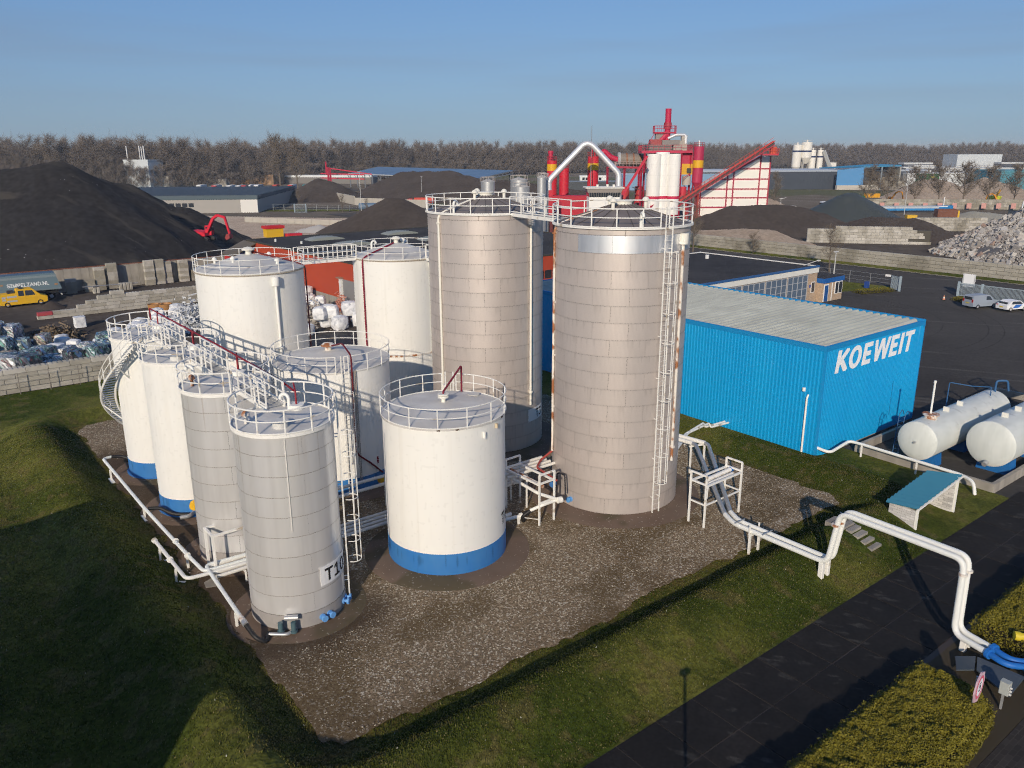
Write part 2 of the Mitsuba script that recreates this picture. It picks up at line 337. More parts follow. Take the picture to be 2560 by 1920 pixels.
    def grid(self, X, Y, Zz):
        h, w = X.shape; V = np.stack([X, Y, Zz], -1).reshape(-1, 3); i = np.arange(h * w).reshape(h, w)
        return self.add(V, np.c_[i[:-1, :-1].ravel(), i[:-1, 1:].ravel(), i[1:, 1:].ravel(), i[1:, :-1].ravel()])

def ply(mesh, mat, smooth=False, uv=None):
    if isinstance(mesh, MB): mesh = mesh.get()
    if uv is not None and np.ndim(uv) == 0: uv = np.c_[np.full(len(mesh[0]), uv + .5), np.zeros(len(mesh[0]))]
    return mikit.ply(mesh, 'mat_' + (M_(mat) if isinstance(mat, tuple) else mat), smooth, uv)
def number(key):
    if key not in USED: USED[key] = 0; return key
    USED[key] += 1; return '%s_%03d' % (key, USED[key])
USED = {}
def thing(name, label, cat, group=None, kind=None):
    k = number(name); labels[k] = {'label': label, 'category': cat}
    if group: labels[k]['group'] = group
    if kind: labels[k]['kind'] = kind
    return k
def obj(parent, name, mesh, mat, smooth=False, uv=None, label=None, kind=None, to=None):
    key = number((parent + '__' + name) if parent and name else (parent or name))
    scene[key] = mesh.copy() if isinstance(mesh, dict) else ply(mesh, mat, smooth, uv)
    if to is not None: scene[key]['to_world'] = to
    if label or kind: labels[key] = {}
    if label: labels[key]['label'] = label
    if kind: labels[key]['kind'] = kind
    return key
def single(name, mesh, mat, label, cat, group=None, kind=None, smooth=False, uv=None):
    k = thing(name, label, cat, group, kind)
    scene[k] = ply(mesh, mat, smooth, uv); return k
def struct(name, mesh, mat, label=None, smooth=False, uv=None):
    k = number(name); scene[k] = ply(mesh, mat, smooth, uv)
    labels[k] = {'label': label or name.replace('_', ' '), 'category': name.split('_')[-1], 'kind': 'structure'}; return k
labels['sky'] = {'label': 'clear blue sky with thin veils of cloud', 'category': 'sky', 'kind': 'structure'}
def sd_rrect(x, y, x0, x1, y0, y1, r):
    qx = np.abs(x - (x0 + x1) / 2) - (x1 - x0) / 2 + r; qy = np.abs(y - (y0 + y1) / 2) - (y1 - y0) / 2 + r
    return np.hypot(np.maximum(qx, 0), np.maximum(qy, 0)) + np.minimum(np.maximum(qx, qy), 0) - r
def fb(x, y, s=1., o=4, seed=0): return meshkit.fbm(np.stack([np.asarray(x) * s, np.asarray(y) * s, np.zeros_like(np.asarray(x, float))], -1), o, seed)
# ---------------------------------------------------------------- the setting
a = np.arange(64) * 2 * math.pi / 64
m = MB(); m.rev([(0, -.16), (60, -.16), (200, -.16), (700, -.16), (2500, -.16), (6000, -.16)], 40, 60, 96)
struct('ground', m, 'soil', 'flat industrial land reaching to the horizon')
def flat(name, poly, z, mat, label):
    m = MB(); m.prism(poly, z - .05, z); return struct(name, m, mat, label)
flat('yard', [(50.4, -30), (127.4, -30), (127.4, 160), (50.4, 160)], -.06, 'asphalt', 'dark asphalt yard with curved tyre marks')
flat('road', [(127.45, -60), (146.6, -60), (146.6, 270), (127.45, 270)], -.05, 'asphalt', 'asphalt street behind the gates')
flat('verge', [(146.8, -60), (150.6, -60), (150.6, 270), (146.8, 270)], .02, 'grass', 'grass verge below the long block wall')
flat('kerb', [(146.62, -60), (146.78, -60), (146.78, 270), (146.62, 270)], .05, 'concrete', 'concrete kerb along the verge')
flat('lawn', [(128.6, 63.2), (127.3, 63.2), (118, 66), (118, 84), (126, 84), (127.3, 70)], .0, 'grass', 'patch of grass beside the office annex')
flat('dirt_yard', [(-60, 84.9), (50.0, 84.9), (50.0, 144.3), (-60, 144.3)], -.05, 'dirt_yard', 'dark dirt yard with waste bales')
flat('storage_yard', [(150.9, 20), (260, 20), (260, 260), (150.9, 260)], -.06, 'dirt_yard', 'dark dirt storage yard behind the long wall')
flat('sandy_lot', [(62, 215), (140, 165), (150, 215), (92, 290)], -.04, 'sand', 'bare sandy lot with tyre tracks')
flat('street', [(86, 330), (96, 338), (240, 226), (234, 216)], -.03, 'asphalt', 'street with grass strips beyond the sandy lot')
flat('street_verge', [(90, 318), (95.5, 325), (236, 214), (232, 206)], -.02, 'grass', 'grass strip between fence and street')

PIT = (9.7, 46.0, 23.35, 70.6)
def terrain(u, v):
    d = sd_rrect(u, v, *PIT, 1.2)
    hc = 1.12 - .55 * np.clip((u - 43) / 4, 0, 1) - .3 * np.clip((v - 66) / 6, 0, 1)
    up_ = np.clip((d - .15) / 2.3, 0, 1); up_ = up_ * up_ * (3 - 2 * up_)
    dn = np.clip((d - 2.7) / 3.3, 0, 1); dn = dn * dn * (3 - 2 * dn)
    z = hc * up_ * (1 - dn)
    return z + .10 * (fb(u, v, .35, 4) - .5) * np.clip(d + .3, .15, 1) + .02
def sheet(u0, u1, v0, v1, st, fn):
    U, V = np.meshgrid(np.arange(u0, u1 + st * .5, st), np.arange(v0, v1 + st * .5, st)); return MB().grid(U, V, fn(U, V))
def tcut(u, v):
    z = terrain(u, v); e = np.clip((v - 17.35) / .5, 0, 1); return z * e + .0 * (1 - e)
struct('grass_bank', sheet(-34, 50.6, 17.3, 84.5, .35, tcut), 'grass', 'grass bank round the tank pit', True)
struct('grass_bank', sheet(50.58, 54.2, 17.3, 28.96, .3, lambda u, v: tcut(u, v) + .03), 'grass', 'strip of grass between the blue building and the concrete bund', True)
struct('grass_field', sheet(-34, 11.8, 2, 17.3, 1., lambda u, v: .02 + .05 * fb(u, v, .3)), 'grass', 'grass field beside the slabs', True)
# gravel bed with a ragged edge
t = np.linspace(0, 1, 400, endpoint=False); ed = []
def rr(x0, x1, y0, y1, r, n=600):
    c = [(x1 - r, y0 + r, -90), (x1 - r, y1 - r, 0), (x0 + r, y1 - r, 90), (x0 + r, y0 + r, 180)]; P = []
    for cx, cy, a0 in c:
        for q in np.linspace(a0, a0 + 90, 8): P.append((cx + r * math.cos(math.radians(q)), cy + r * math.sin(math.radians(q))))
    P = np.array(P + P[:1]); s = np.r_[0, np.cumsum(np.linalg.norm(np.diff(P, axis=0), axis=1))]
    q = np.linspace(0, s[-1], n, endpoint=False); return np.c_[np.interp(q, s, P[:, 0]), np.interp(q, s, P[:, 1])]
E_ = rr(9.9, 45.6, 23.55, 70.2, 1.3)
cen = np.array([28, 47.]); off = (fb(E_[:, 0], E_[:, 1], 1.1, 4, 5) - .5) * 1.1
dirn = (cen - E_) / np.linalg.norm(cen - E_, axis=1, keepdims=True); E_ = E_ + dirn * (off[:, None] + .1)
import trimesh
from shapely.geometry import Polygon, Point
gp = Polygon(E_)
V_, Fc = trimesh.creation.triangulate_polygon(gp, engine='earcut')
Ug, Vg = np.meshgrid(np.arange(10, 47, .5), np.arange(23, 71.5, .5))
zmax = float(np.max(terrain(E_[:, 0], E_[:, 1])))
struct('gravel_bed', (np.c_[V_, np.full(len(V_), .115)], Fc), 'gravel', 'brown gravel floor of the tank pit')
# loose stones and grass as real pieces
TANKS = [(35.1, 33.95, 4.0), (34.9, 47.4, 4.2), (34.9, 60.35, 3.75), (22.2, 34.15, 3.27), (22.3, 47.7, 3.75), (22.2, 60.85, 4.0), (13.2, 33.8, 2.23), (13.2, 41.45, 2.23), (13.2, 49.1, 2.23), (13.2, 56.7, 2.23)]
def scatter(n, u0, u1, v0, v1, test):
    p = NP.uniform((u0, v0), (u1, v1), (n, 2)); return p[test(p)]
def gtest(p):
    ok = sd_rrect(p[:, 0], p[:, 1], 10.4, 45.2, 24.0, 70, 1.5) < .2
    for x, y, r in TANKS: ok &= np.hypot(p[:, 0] - x, p[:, 1] - y) > r + 1.5
    ok &= ~((p[:, 0] < 17) & (p[:, 1] > 31) & (p[:, 1] < 60))
    mo = meshkit.fbm(np.c_[p * .35, np.zeros(len(p))], 3, 9); return ok & (mo < .53 + .25 * NP.rand(len(p)))
p = np.vstack([scatter(52000, 10, 46, 23, 46, gtest), scatter(9000, 10, 46, 46, 70, gtest)])
k = len(p); base = np.array([[1, 0, 0], [0, 1, 0], [-1, 0, 0], [0, -1, 0], [0, 0, .75], [.2, .2, -.3]]); fc = np.array([[0, 1, 4], [1, 2, 4], [2, 3, 4], [3, 0, 4], [1, 0, 5], [2, 1, 5], [3, 2, 5], [0, 3, 5]])
s = NP.uniform(.02, .046, k)[:, None, None] * NP.uniform(.7, 1.3, (k, 6, 3)); an = NP.uniform(0, 6.28, k)
b = base[None] * s; ca, sa = np.cos(an)[:, None], np.sin(an)[:, None]
b = np.stack([ca * b[..., 0] - sa * b[..., 1], sa * b[..., 0] + ca * b[..., 1], b[..., 2]], -1) + np.c_[p, np.full(k, .125)][:, None, :]
single('gravel', (b.reshape(-1, 3), (fc[None] + 6 * np.arange(k)[:, None, None]).reshape(-1, 3)), 'stone', 'loose pale pebbles scattered over the tank pit floor', 'gravel', kind='stuff', uv=np.c_[np.repeat(NP.rand(k), 6), np.zeros(k * 6)])
def blades(n, u0, u1, v0, v1, test, zf, h=(.04, .10), w=.03):
    p = scatter(n, u0, u1, v0, v1, test); k = len(p); z = zf(p[:, 0], p[:, 1]); a = NP.uniform(0, 6.28, k); hh = NP.uniform(*h, k); t = NP.uniform(0, 6.28, k); l = NP.uniform(.2, .7, k) * hh
    d = np.c_[np.cos(a), np.sin(a)] * w; A = np.c_[p - d, z - .02]; B = np.c_[p + d, z - .02]; C = np.c_[p + np.c_[np.cos(t), np.sin(t)] * l[:, None], z + hh]
    V = np.stack([A, B, C], 1).reshape(-1, 3); return V, np.arange(3 * k).reshape(-1, 3), np.c_[np.repeat(NP.rand(k), 3), np.zeros(3 * k)]
def gt2(p): return (sd_rrect(p[:, 0], p[:, 1], 9.9, 45.6, 23.55, 70.2, 1.3) > -.35) & (p[:, 1] > 17.4) & ~((p[:, 0] > 39) & (p[:, 0] < 41.2) & (p[:, 1] > 18.4) & (p[:, 1] < 21.9)) & ~((p[:, 0] > 43.9) & (p[:, 0] < 50.2) & (p[:, 1] > 17) & (p[:, 1] < 20.4))
Vb, Fb, Ub = blades(150000, 8, 50.3, 17.4, 29, gt2, terrain)
V2, F2, U2 = blades(70000, 0, 12, 24, 70, gt2, terrain)
V3, F3, U3 = blades(24000, 44.5, 50.3, 25, 50, gt2, terrain)
single('grass', (np.vstack([Vb, V2, V3]), np.vstack([Fb, F2 + len(Vb), F3 + len(Vb) + len(V2)])), 'grass_blade', 'short rough grass growing on the bank', 'grass', kind='stuff', uv=np.vstack([Ub, U2, U3]))
# dark concrete slabs, each a piece
pv = struct('pavement', MB().box(11.8, 56, 12.4, 17.32, -.1, -.006), (.050, .038, .030), 'path of dark square concrete slabs')
for i in range(20):
    for j in range(2):
        u0, v0 = 11.9 + 2.2 * i, 12.65 + 2.33 * j
        z = .012 + .012 * R_.random(); dz = R_.uniform(-.008, .008)
        g = R_.uniform(.022, .040)
        m = MB().prism([(u0 + g, v0 + g), (u0 + 2.2 - g, v0 + g), (u0 + 2.2 - g, v0 + 2.33 - g), (u0 + g, v0 + 2.33 - g)], -.01, [z, z + dz, z + dz, z])
        obj(pv, 'slab', m, 'slab', uv=1 + i * 2 + j)
flat('planting_bed', [(11.8, 8.4), (56, 8.4), (56, 12.4), (11.8, 12.4)], .0, 'dark_soil', 'soil bed under the hedges')
flat('brick_path', [(11.8, 2), (60, 2), (60, 8.38), (11.8, 8.38)], .005, 'brick_paving', 'dark brick path at the lower right corner')

# ---------------------------------------------------------------- tanks
def railing(par, cu, cv, z, R, n=16, h=1.05, gaps=(), r=.024, a_off=0.):
    """rails are one part; every post hangs on it. gaps: (from, to) in degrees"""
    m = MB(); segs = [(0, 360)]
    for g0, g1 in gaps:
        new = []
        for s0, s1 in segs:
            if g0 > s0 and g1 < s1: new += [(s0, g0), (g1, s1)]
            else: new.append((s0, s1))
        segs = new
    for s0, s1 in segs:
        a0, a1 = math.radians(s0), math.radians(s1)
        full = s1 - s0 > 359
        for zz, rr_ in ((h, r * 1.25), (h * .54, r), (.05, r * 1.1)):
            m.ring(cu, cv, z + zz, R, rr_, 64, 6, a0, None if full else a1)
    k = obj(par, 'railing', m, 'rail_paint', 50)
    post = ply(MB().tube([(0, 0, -.06), (0, 0, h)], r * 1.35, 6).get(), 'rail_paint')
    def put(d): obj(k, 'post', post, None, to=T().translate([cu + R * math.cos(math.radians(d)), cv + R * math.sin(math.radians(d)), z]))
    for i in range(n):
        d = (360 * i / n + a_off) % 360
        if all(not (g0 - 4 < d < g1 + 4) for g0, g1 in gaps): put(d)
    for g0, g1 in gaps: put(g0); put(g1)
    return k
def ladder(par, cu, cv, R, deg, z0, z1, cage=None, w=.45, off=.22, mat='rail_paint', top=1.1):
    a = math.radians(deg); er, et = np.array([math.cos(a), math.sin(a), 0]), np.array([-math.sin(a), math.cos(a), 0])
    c = np.array([cu, cv, 0]) + er * (R + off); m = MB()
    for s in (-1, 1): m.bar(c + et * w / 2 * s + Z0 * z0, c + et * w / 2 * s + Z0 * (z1 + top), .055)
    for z in np.arange(z0 + 1, z1, 2.5):
        for s in (-1, 1): m.bar(c + et * w / 2 * s + Z0 * z, c + et * w / 2 * s - er * off + Z0 * z, .04)
    k = obj(par, 'ladder', m, mat)
    rung = ply(MB().tube([c - et * w / 2, c + et * w / 2], .013, 5).get(), mat)
    for z in np.arange(z0 + .25, z1 + .3, .3): obj(k, 'rung', rung, None, to=T().translate([0, 0, float(z)]))
    if cage:
        q = np.linspace(-1.35, 1.35, 11) * math.pi / 2 * 1.0
        P = [c + et * (.36 * math.sin(x)) + er * (.34 + .36 * math.cos(x)) for x in np.linspace(-2.2, 2.2, 13)]
        hoop = ply(MB().tube(P, .022, 5).get(), mat)
        zs = np.arange(cage[0], cage[1] + .1, cage[2])
        for z in zs: obj(k, 'hoop', hoop, None, to=T().translate([0, 0, float(z)]))
        m = MB()
        for x in (-1.15, 0., 1.15):
            b = c + et * (.36 * math.sin(x)) + er * (.34 + .36 * math.cos(x)); m.bar(b + Z0 * zs[0], b + Z0 * zs[-1], .04)
        obj(k, 'cage_bar', m, mat)
    return k
def cpt(cu, cv, R, deg, z): return np.array([cu + R * math.cos(math.radians(deg)), cv + R * math.sin(math.radians(deg)), z])
def bend_plate(mesh, cu, cv, R, deg0, z0):
    """wrap a flat mesh (x along the wall, y up, z outwards) round a tank"""
    v = np.array(mesh.vertices); a = math.radians(deg0) + v[:, 0] / R; r = R + v[:, 2]
    return np.c_[cu + r * np.cos(a), cv + r * np.sin(a), z0 + v[:, 1]], np.array(mesh.faces)
def sign_plate(par, cu, cv, R, d0, d1, z0, z1):
    m = MB(); a = np.radians(np.linspace(d0, d1, 11)); V = []
    for r in (R, R + .02):
        for z in (z0, z1): V.append(np.c_[cu + r * np.cos(a), cv + r * np.sin(a), np.full(11, z)])
    V = np.vstack(V); i = np.arange(10); F = [np.c_[22 + i, 23 + i, 34 + i, 33 + i], np.c_[11 + i, 12 + i, 34 + i, 33 + i], np.c_[i, i + 1, 23 + i, 22 + i]]
    m.add(V, np.vstack(F + [[[0, 11, 33, 22], [10, 21, 43, 32]]])); return obj(par, 'sign', m, (.72, .72, .72))
def tank_text(par, txt, cu, cv, R, deg, z, hgt, col=(.012, .012, .014)):
    t = meshkit.text_mesh(txt, hgt, .006, True); return obj(par, 'lettering', bend_plate(t.subdivide(), cu, cv, R, deg, z), col)
def arcuv(v, cu, cv, R): return np.c_[np.unwrap(np.arctan2(v[:, 1] - cv, v[:, 0] - cu)) * R, v[:, 2]]
def white_shell(par, cu, cv, R, z0, z1, course=1.5, name='shell'):
    prof = [(R, z0)]; z = z0 + course
    while z < z1 - .3: prof += [(R, z - .012), (R + .012, z), (R, z + .012)]; z += course
    prof.append((R, z1)); m = MB().rev(prof, cu, cv, 80); v, f = m.get(); n = 80
    # open the seam so that the streak coordinate runs once round, away from the camera
    uv = np.c_[((np.arctan2(v[:, 1] - cv, v[:, 0] - cu) - 1.0) % 6.28318) * R, v[:, 2]]
    keep = [q for q in f if np.ptp(uv[q, 0]) < R * 3]; lost = [q for q in f if np.ptp(uv[q, 0]) >= R * 3]
    v2 = v[np.array(lost).ravel()]; u2 = uv[np.array(lost).ravel()].copy(); u2[u2[:, 0] < R * 3, 0] += 6.28318 * R
    V = np.vstack([v, v2]); F = np.vstack([keep, np.arange(len(v2)).reshape(-1, 3) + len(v)])
    nr = np.c_[V[:, 0] - cu, V[:, 1] - cv, np.zeros(len(V))] / R
    return obj(par, name, (V, F), 'tank_white', True, np.vstack([uv, u2]))
def sheet_ring(par, name, cu, cv, R, z0, hgt, n, off, mats, gap=.02, th=.025, lab=None):
    """curved plates round a tank, each a piece"""
    da = 2 * math.pi / n; g = gap / R
    for i in range(n):
        a = np.linspace(i * da + off + g / 2, (i + 1) * da + off - g / 2, 7); V = []; uv = []; idn = R_.randrange(40)
        for r, zz, y in ((R - .01, z0 + gap / 2, .02), (R + th, z0 + gap / 2, 0.02), (R + th, z0 + hgt - gap / 2, .98), (R - .01, z0 + hgt - gap / 2, .98)):
            V.append(np.c_[cu + r * np.cos(a), cv + r * np.sin(a), np.full(7, zz)]); uv.append(np.c_[idn + .02 + .96 * np.arange(7) / 6, np.full(7, y)])
        q = np.arange(6); F = np.vstack([np.c_[k * 7 + q, k * 7 + q + 1, k * 7 + 8 + q, k * 7 + 7 + q] for k in range(3)] + [[[0, 7, 14, 21], [6, 27, 20, 13]]])
        mt = mats(i, (i + .5) * da + off) if callable(mats) else mats
        V = np.vstack(V); F = np.vstack([F[:, [0, 1, 2]], F[:, [0, 2, 3]]])
        nn = np.c_[V[:, 0] - cu, V[:, 1] - cv, np.zeros(len(V))]; nn /= np.linalg.norm(nn, axis=1, keepdims=True)
        key = number(par + '__' + name); path = meshkit.write_ply((V, F), False, np.vstack(uv), None, nn)
        scene[key] = {'type': 'ply', 'filename': path, 'face_normals': False, 'bsdf': {'type': 'ref', 'id': 'mat_' + mt}}
def pad(par, cu, cv, R, w=1.5, h=.28): obj(par, 'foundation', MB().rev([(R - .3, h), (R + .12, h), (R + .3, h - .03), (R + w * .7, h * .72), (R + w, .1), (R + w + .15, .0)], cu, cv, 72), 'tar_pad', 40)
def vent(par, x, y, z, r=.28, mat=WHITE):
    m = MB().cyl(x, y, z - .1, z + .35, r * .55, 12); m.cyl(x, y, z + .35, z + .42, r * 1.15, 14); m.rev([(r * 1.15, z + .42), (r * .7, z + .55), (0, z + .6)], x, y, 14); obj(par, 'roof_vent', m, mat, 40)
def gooseneck(par, x, y, z, a=0., r=.085, h=.55):
    t = np.linspace(0, math.pi, 9); P = [(x, y, z - .1), (x, y, z + h)] + [(x + (.22 - .22 * math.cos(q)) * math.cos(a), y + (.22 - .22 * math.cos(q)) * math.sin(a), z + h + .24 * math.sin(q)) for q in t[1:]]
    obj(par, 'gooseneck_vent', MB().tube(P, r, 8), WHITE, 50)
def manhole(par, x, y, z, r=.36, h=.28): obj(par, 'manhole', MB().cyl(x, y, z - .1, z + h, r, 20).cyl(x, y, z + h, z + h + .05, r * 1.14, 20), 'tank_roof', 40)
def wall_pipe(par, cu, cv, R, pts, r, mat, name='pipe', fl=()):
    """pts: (degrees, stand-off, z)"""
    P = [cpt(cu, cv, R + o, d, z) for d, o, z in pts]; m = MB().bend(P, r, .35, 10)
    for d, o, z in fl: q = cpt(cu, cv, R + o, d, z); m.cyl(q[0], q[1], z - .04, z + .04, r * 1.9, 12)
    return obj(par, name, m, mat, 45)
def brackets(par, cu, cv, R, deg, off, zs, mat='rail_paint'):
    for z in zs: obj(par, 'bracket', MB().bar(cpt(cu, cv, R - .02, deg + 1.5, z), cpt(cu, cv, R + off, deg, z), .06), mat)
def valve(par, p, deg, mat=(.10, .30, .62), r=.13, name='valve'):
    d = np.array([math.cos(math.radians(deg)), math.sin(math.radians(deg)), 0]); p = np.asarray(p, float)
    m = MB().tube([p - d * .1, p + d * .26], r * .62, 10).tube([p + d * .0, p + d * .06], r * 1.3, 12).tube([p + d * .2, p + d * .30], r * 1.3, 12); obj(par, name, m, mat, 40)

# --- the two tall silos clad in sheets
def tall_silo(cu, cv, R, label, alu=False):
    t = thing('storage_silo', label, 'silo', 'tall silos clad in sheets'); h = 17.4
    pad(t, cu, cv, R, 1.6, .30)
    obj(t, 'shell', MB().rev([(R - .02, .2), (R - .02, h)], cu, cv, 72), (.12, .095, .08))
    for i in range(17):
        def mt(j, a):
            if alu and i == 16:
                d = math.degrees(a) % 360; d = d - 360 if d > 180 else d
                return 'aluminium' if -185 < d < 60 and not (150 < d) else 'cladding'
            return 'cladding'
        sheet_ring(t, 'cladding_sheet', cu, cv, R, .30 + i * .985, .985, 12, (i % 2) * math.pi / 12 + .12, mt, gap=.014)
    sheet_ring(t, 'top_sheet', cu, cv, R, .30 + 17 * .985, h - .30 - 17 * .985, 12, .3, 'cladding', gap=.03)
    obj(t, 'roof', MB().rev([(R + .04, h - .03), (R + .06, h + .02), (R * .82, h + .24), (.5, h + 1.12), (.3, h + 1.16), (0, h + 1.16)], cu, cv, 72), 'dark_tank_roof', 30)
    for i in range(20):
        a = i * math.pi / 10; e = np.array([math.cos(a), math.sin(a)]); q = np.array([-e[1], e[0]]) * .035
        A, B = np.r_[np.array([cu, cv]) + e * R * .98, h + .05], np.r_[np.array([cu, cv]) + e * .6, h + 1.11]
        obj(t, 'roof_rib', MB().tube([A, B], .03, 4), (.085, .075, .072))
    obj(t, 'roof_hub', MB().cyl(cu, cv, h + 1.1, h + 1.28, .55, 20).cyl(cu, cv, h + 1.28, h + 1.34, .62, 20), CREAM, 40)
    for d in (-160, -40, 80): vent(t, cu + 1.35 * math.cos(math.radians(d)), cv + 1.35 * math.sin(math.radians(d)), h + .95, .2, CREAM)
    obj(t, 'rim', MB().rev([(R + .02, h - .02), (R + .17, h - .02), (R + .17, h + .06), (R + .02, h + .06)], cu, cv, 72), 'rail_paint')
    return t
T1, T3 = (35.1, 33.95, 4.0), (34.9, 47.4, 4.15)
s1 = tall_silo(*T1, 'tall beige clad silo with shiny aluminium band and caged white ladder in front', True)
railing(s1, *T1[:2], 17.45, T1[2] + .12, 18, gaps=[(95, 118), (255, 263)], r=.03)
ladder(s1, *T1[:2], T1[2], -98, .3, 17.5, (2.4, 16.6, 1.72), .5, .24)
wall_pipe(s1, *T1[:2], T1[2], [(152, .13, 3.2), (152, .13, 17.25), (152, -.6, 17.62), (150, -3.2, 18.35)], .075, 'rusty_pipe', 'pipe', [(152, .13, 16.9)])
wall_pipe(s1, *T1[:2], T1[2], [(-79, .16, 3.3), (-79, .16, 16.6)], .09, 'rusty_pipe', 'overflow_pipe', [(-79, .16, 4.2)])
obj(s1, 'pipe_box', MB().cyl(*cpt(*T1[:2], T1[2] + .2, -79, 0)[:2], 16.45, 17.05, .24, 12), CREAM, 40)
brackets(s1, *T1[:2], T1[2], -79, .16, (6.2, 9.5, 12.8)); brackets(s1, *T1[:2], T1[2], 152, .13, (6.2, 9.5, 12.8))
valve(s1, cpt(*T1[:2], T1[2], -176, .75), -176)
for d in (-120, 40): gooseneck(s1, *cpt(*T1[:2], T1[2] - .25, d, 0)[:2], 17.5, math.radians(d))
s3 = tall_silo(*T3, 'tall beige clad silo with T3 sign at its foot, left of the banded one')
railing(s3, *T3[:2], 17.45, T3[2] + .12, 18, gaps=[(256, 276)], r=.03)
wall_pipe(s3, *T3[:2], T3[2], [(-79.5, .15, 3.6), (-79.5, .15, 16.9)], .085, CREAM, 'overflow_pipe', [(-79.5, .15, 4.6)])
obj(s3, 'pipe_box', MB().cyl(*cpt(*T3[:2], T3[2] + .2, -79.5, 0)[:2], 16.6, 17.15, .24, 12), 'rusty_pipe', 40)
brackets(s3, *T3[:2], T3[2], -79.5, .15, (5.5, 8.5, 11.5, 14.5))
wall_pipe(s3, *T3[:2], T3[2], [(-176, .13, 2.2), (-176, .13, 17.3), (-176, -.7, 17.66), (-172, -3.4, 18.4)], .085, CREAM, 'pipe', [(-176, .13, 16.8)])
sign_plate(s3, *T3[:2], T3[2] + .03, -81, -52, 2.24, 3.2); tank_text(s3, 'T3', *T3[:2], T3[2] + .055, -69.5, 2.42, .62)
gooseneck(s3, *cpt(*T3[:2], T3[2] - .25, 200, 0)[:2], 17.5, math.radians(20))

# --- white tanks
def white_tank(cu, cv, R, h, rise, label, band=0., n=16, gaps=(), group='large white storage tanks', plain=False):
    t = thing('storage_tank', label, 'tank', group); z0 = .25
    pad(t, cu, cv, R, 1.4 if band else 1.2, .26)
    if band: obj(t, 'base_band', MB().rev([(R + .012, z0), (R + .012, band), (R - .02, band + .002)], cu, cv, 80), 'tank_blue', 40)
    white_shell(t, cu, cv, R, band if band else z0, h)
    obj(t, 'roof', MB().rev([(R - .01, h - .04), (R + .05, h - .03), (R + .05, h + .03), (R * .6, h + .03 + rise * .42), (R * .2, h + rise * .92), (0, h + rise)], cu, cv, 80), 'tank_roof', 30)
    if not plain: obj(t, 'rim', MB().rev([(R + .0, h - .10), (R + .10, h - .10), (R + .10, h - .04), (R, h - .04)], cu, cv, 80), (.34, .29, .22))
    railing(t, cu, cv, h, R + .06, n, gaps=gaps)
    return t
tb = white_tank(22.2, 60.85, 4.0, 13.0, 1.05, 'wide white tank with conical roof at the back left, in front of the block stacks', gaps=[(2, 16)], n=18)
vent(tb, 22.2, 60.85, 14.0, .42, CREAM)
for d, r in ((-150, 1.8), (160, 2.5), (-60, 2.6), (30, 2.4)): vent(tb, 22.2 + r * math.cos(math.radians(d)), 60.85 + r * math.sin(math.radians(d)), 13.95 - r * .25, .17)
wall_pipe(tb, 22.2, 60.85, 4.0, [(-86, .16, .9), (-86, .16, 12.2)], .10, WHITE, 'overflow_pipe', [(-86, .16, 7.4)])
obj(tb, 'pipe_box', MB().cyl(*cpt(22.2, 60.85, 4.2, -86, 0)[:2], 12.1, 12.75, .26, 14), WHITE, 40); brackets(tb, 22.2, 60.85, 4.0, -86, .16, (4, 7.4, 10))
wall_pipe(tb, 22.2, 60.85, 4.0, [(-28, .14, .6), (-28, .14, 13.05), (-20, -.6, 13.3), (20, -3.6, 14.2)], .055, (.13, .02, .022), 'red_pipe')
t2 = white_tank(34.9, 60.35, 3.75, 13.0, 1.05, 'white tank with conical roof and red pipe, beside the T3 silo', gaps=[(164, 178), (278, 294)])
obj(t2, 'step_ring', MB().rev([(3.75, 4.85), (3.82, 4.88), (3.82, 5.0), (3.75, 5.03)], 34.9, 60.35, 80), 'rusty_pipe')
obj(t2, 'lower_shell', MB().rev([(3.80, .25), (3.80, 4.87)], 34.9, 60.35, 80), 'tank_white', 40)
vent(t2, 34.9, 60.35, 14.0, .36, CREAM); vent(t2, 35.7, 60.6, 13.8, .2); vent(t2, 36.2, 61.2, 13.6, .2); gooseneck(t2, 33.2, 61.6, 13.4, 0.)
wall_pipe(t2, 34.9, 60.35, 3.75, [(-167, .13, .6), (-167, .13, 13.05), (-165, -.5, 13.35), (-140, -3.1, 14.1)], .065, (.20, .014, .028), 'red_pipe')
wall_pipe(t2, 34.9, 60.35, 3.75, [(-74, .14, 3.6), (-74, .14, 12.7)], .10, WHITE, 'overflow_pipe')
obj(t2, 'pipe_box', MB().cyl(*cpt(34.9, 60.35, 3.92, -74, 0)[:2], 12.3, 12.9, .2, 12), WHITE, 40)
tm = white_tank(22.3, 47.7, 3.75, 8.35, .62, 'squat white tank with blue foot and caged ladder, in the middle of the pit', 1.2, 18, gaps=[(248, 256)], plain=True)
vent(tm, 22.2, 47.9, 8.9, .40, 'rusty_pipe')
wall_pipe(tm, 22.3, 47.7, 3.75, [(-69, .14, 1.1), (-84, .14, 2.1), (-97.5, .14, 2.9), (-97.5, .14, 9.45), (-97.5, -1.4, 9.9), (-97.5, -3.55, 9.3)], .055, (.12, .008, .014), 'red_pipe')
wall_pipe(tm, 22.3, 47.7, 3.75, [(-95, .10, .8), (-95, .10, 8.5)], .03, (.30, .28, .25), 'conduit'); wall_pipe(tm, 22.3, 47.7, 3.75, [(-93.6, .10, .8), (-93.6, .10, 8.5)], .025, (.30, .28, .25), 'conduit')
ladder(tm, 22.3, 47.7, 3.75, -104, .3, 8.4, (2.6, 8.2, 1.15), .45, .22)
obj(tm, 'name_plate', MB().box(-.06, .06, -.01, .01, -.24, .24).xf(math.radians(17), cpt(22.3, 47.7, 3.765, -73, 2.05)), (.20, .012, .022))
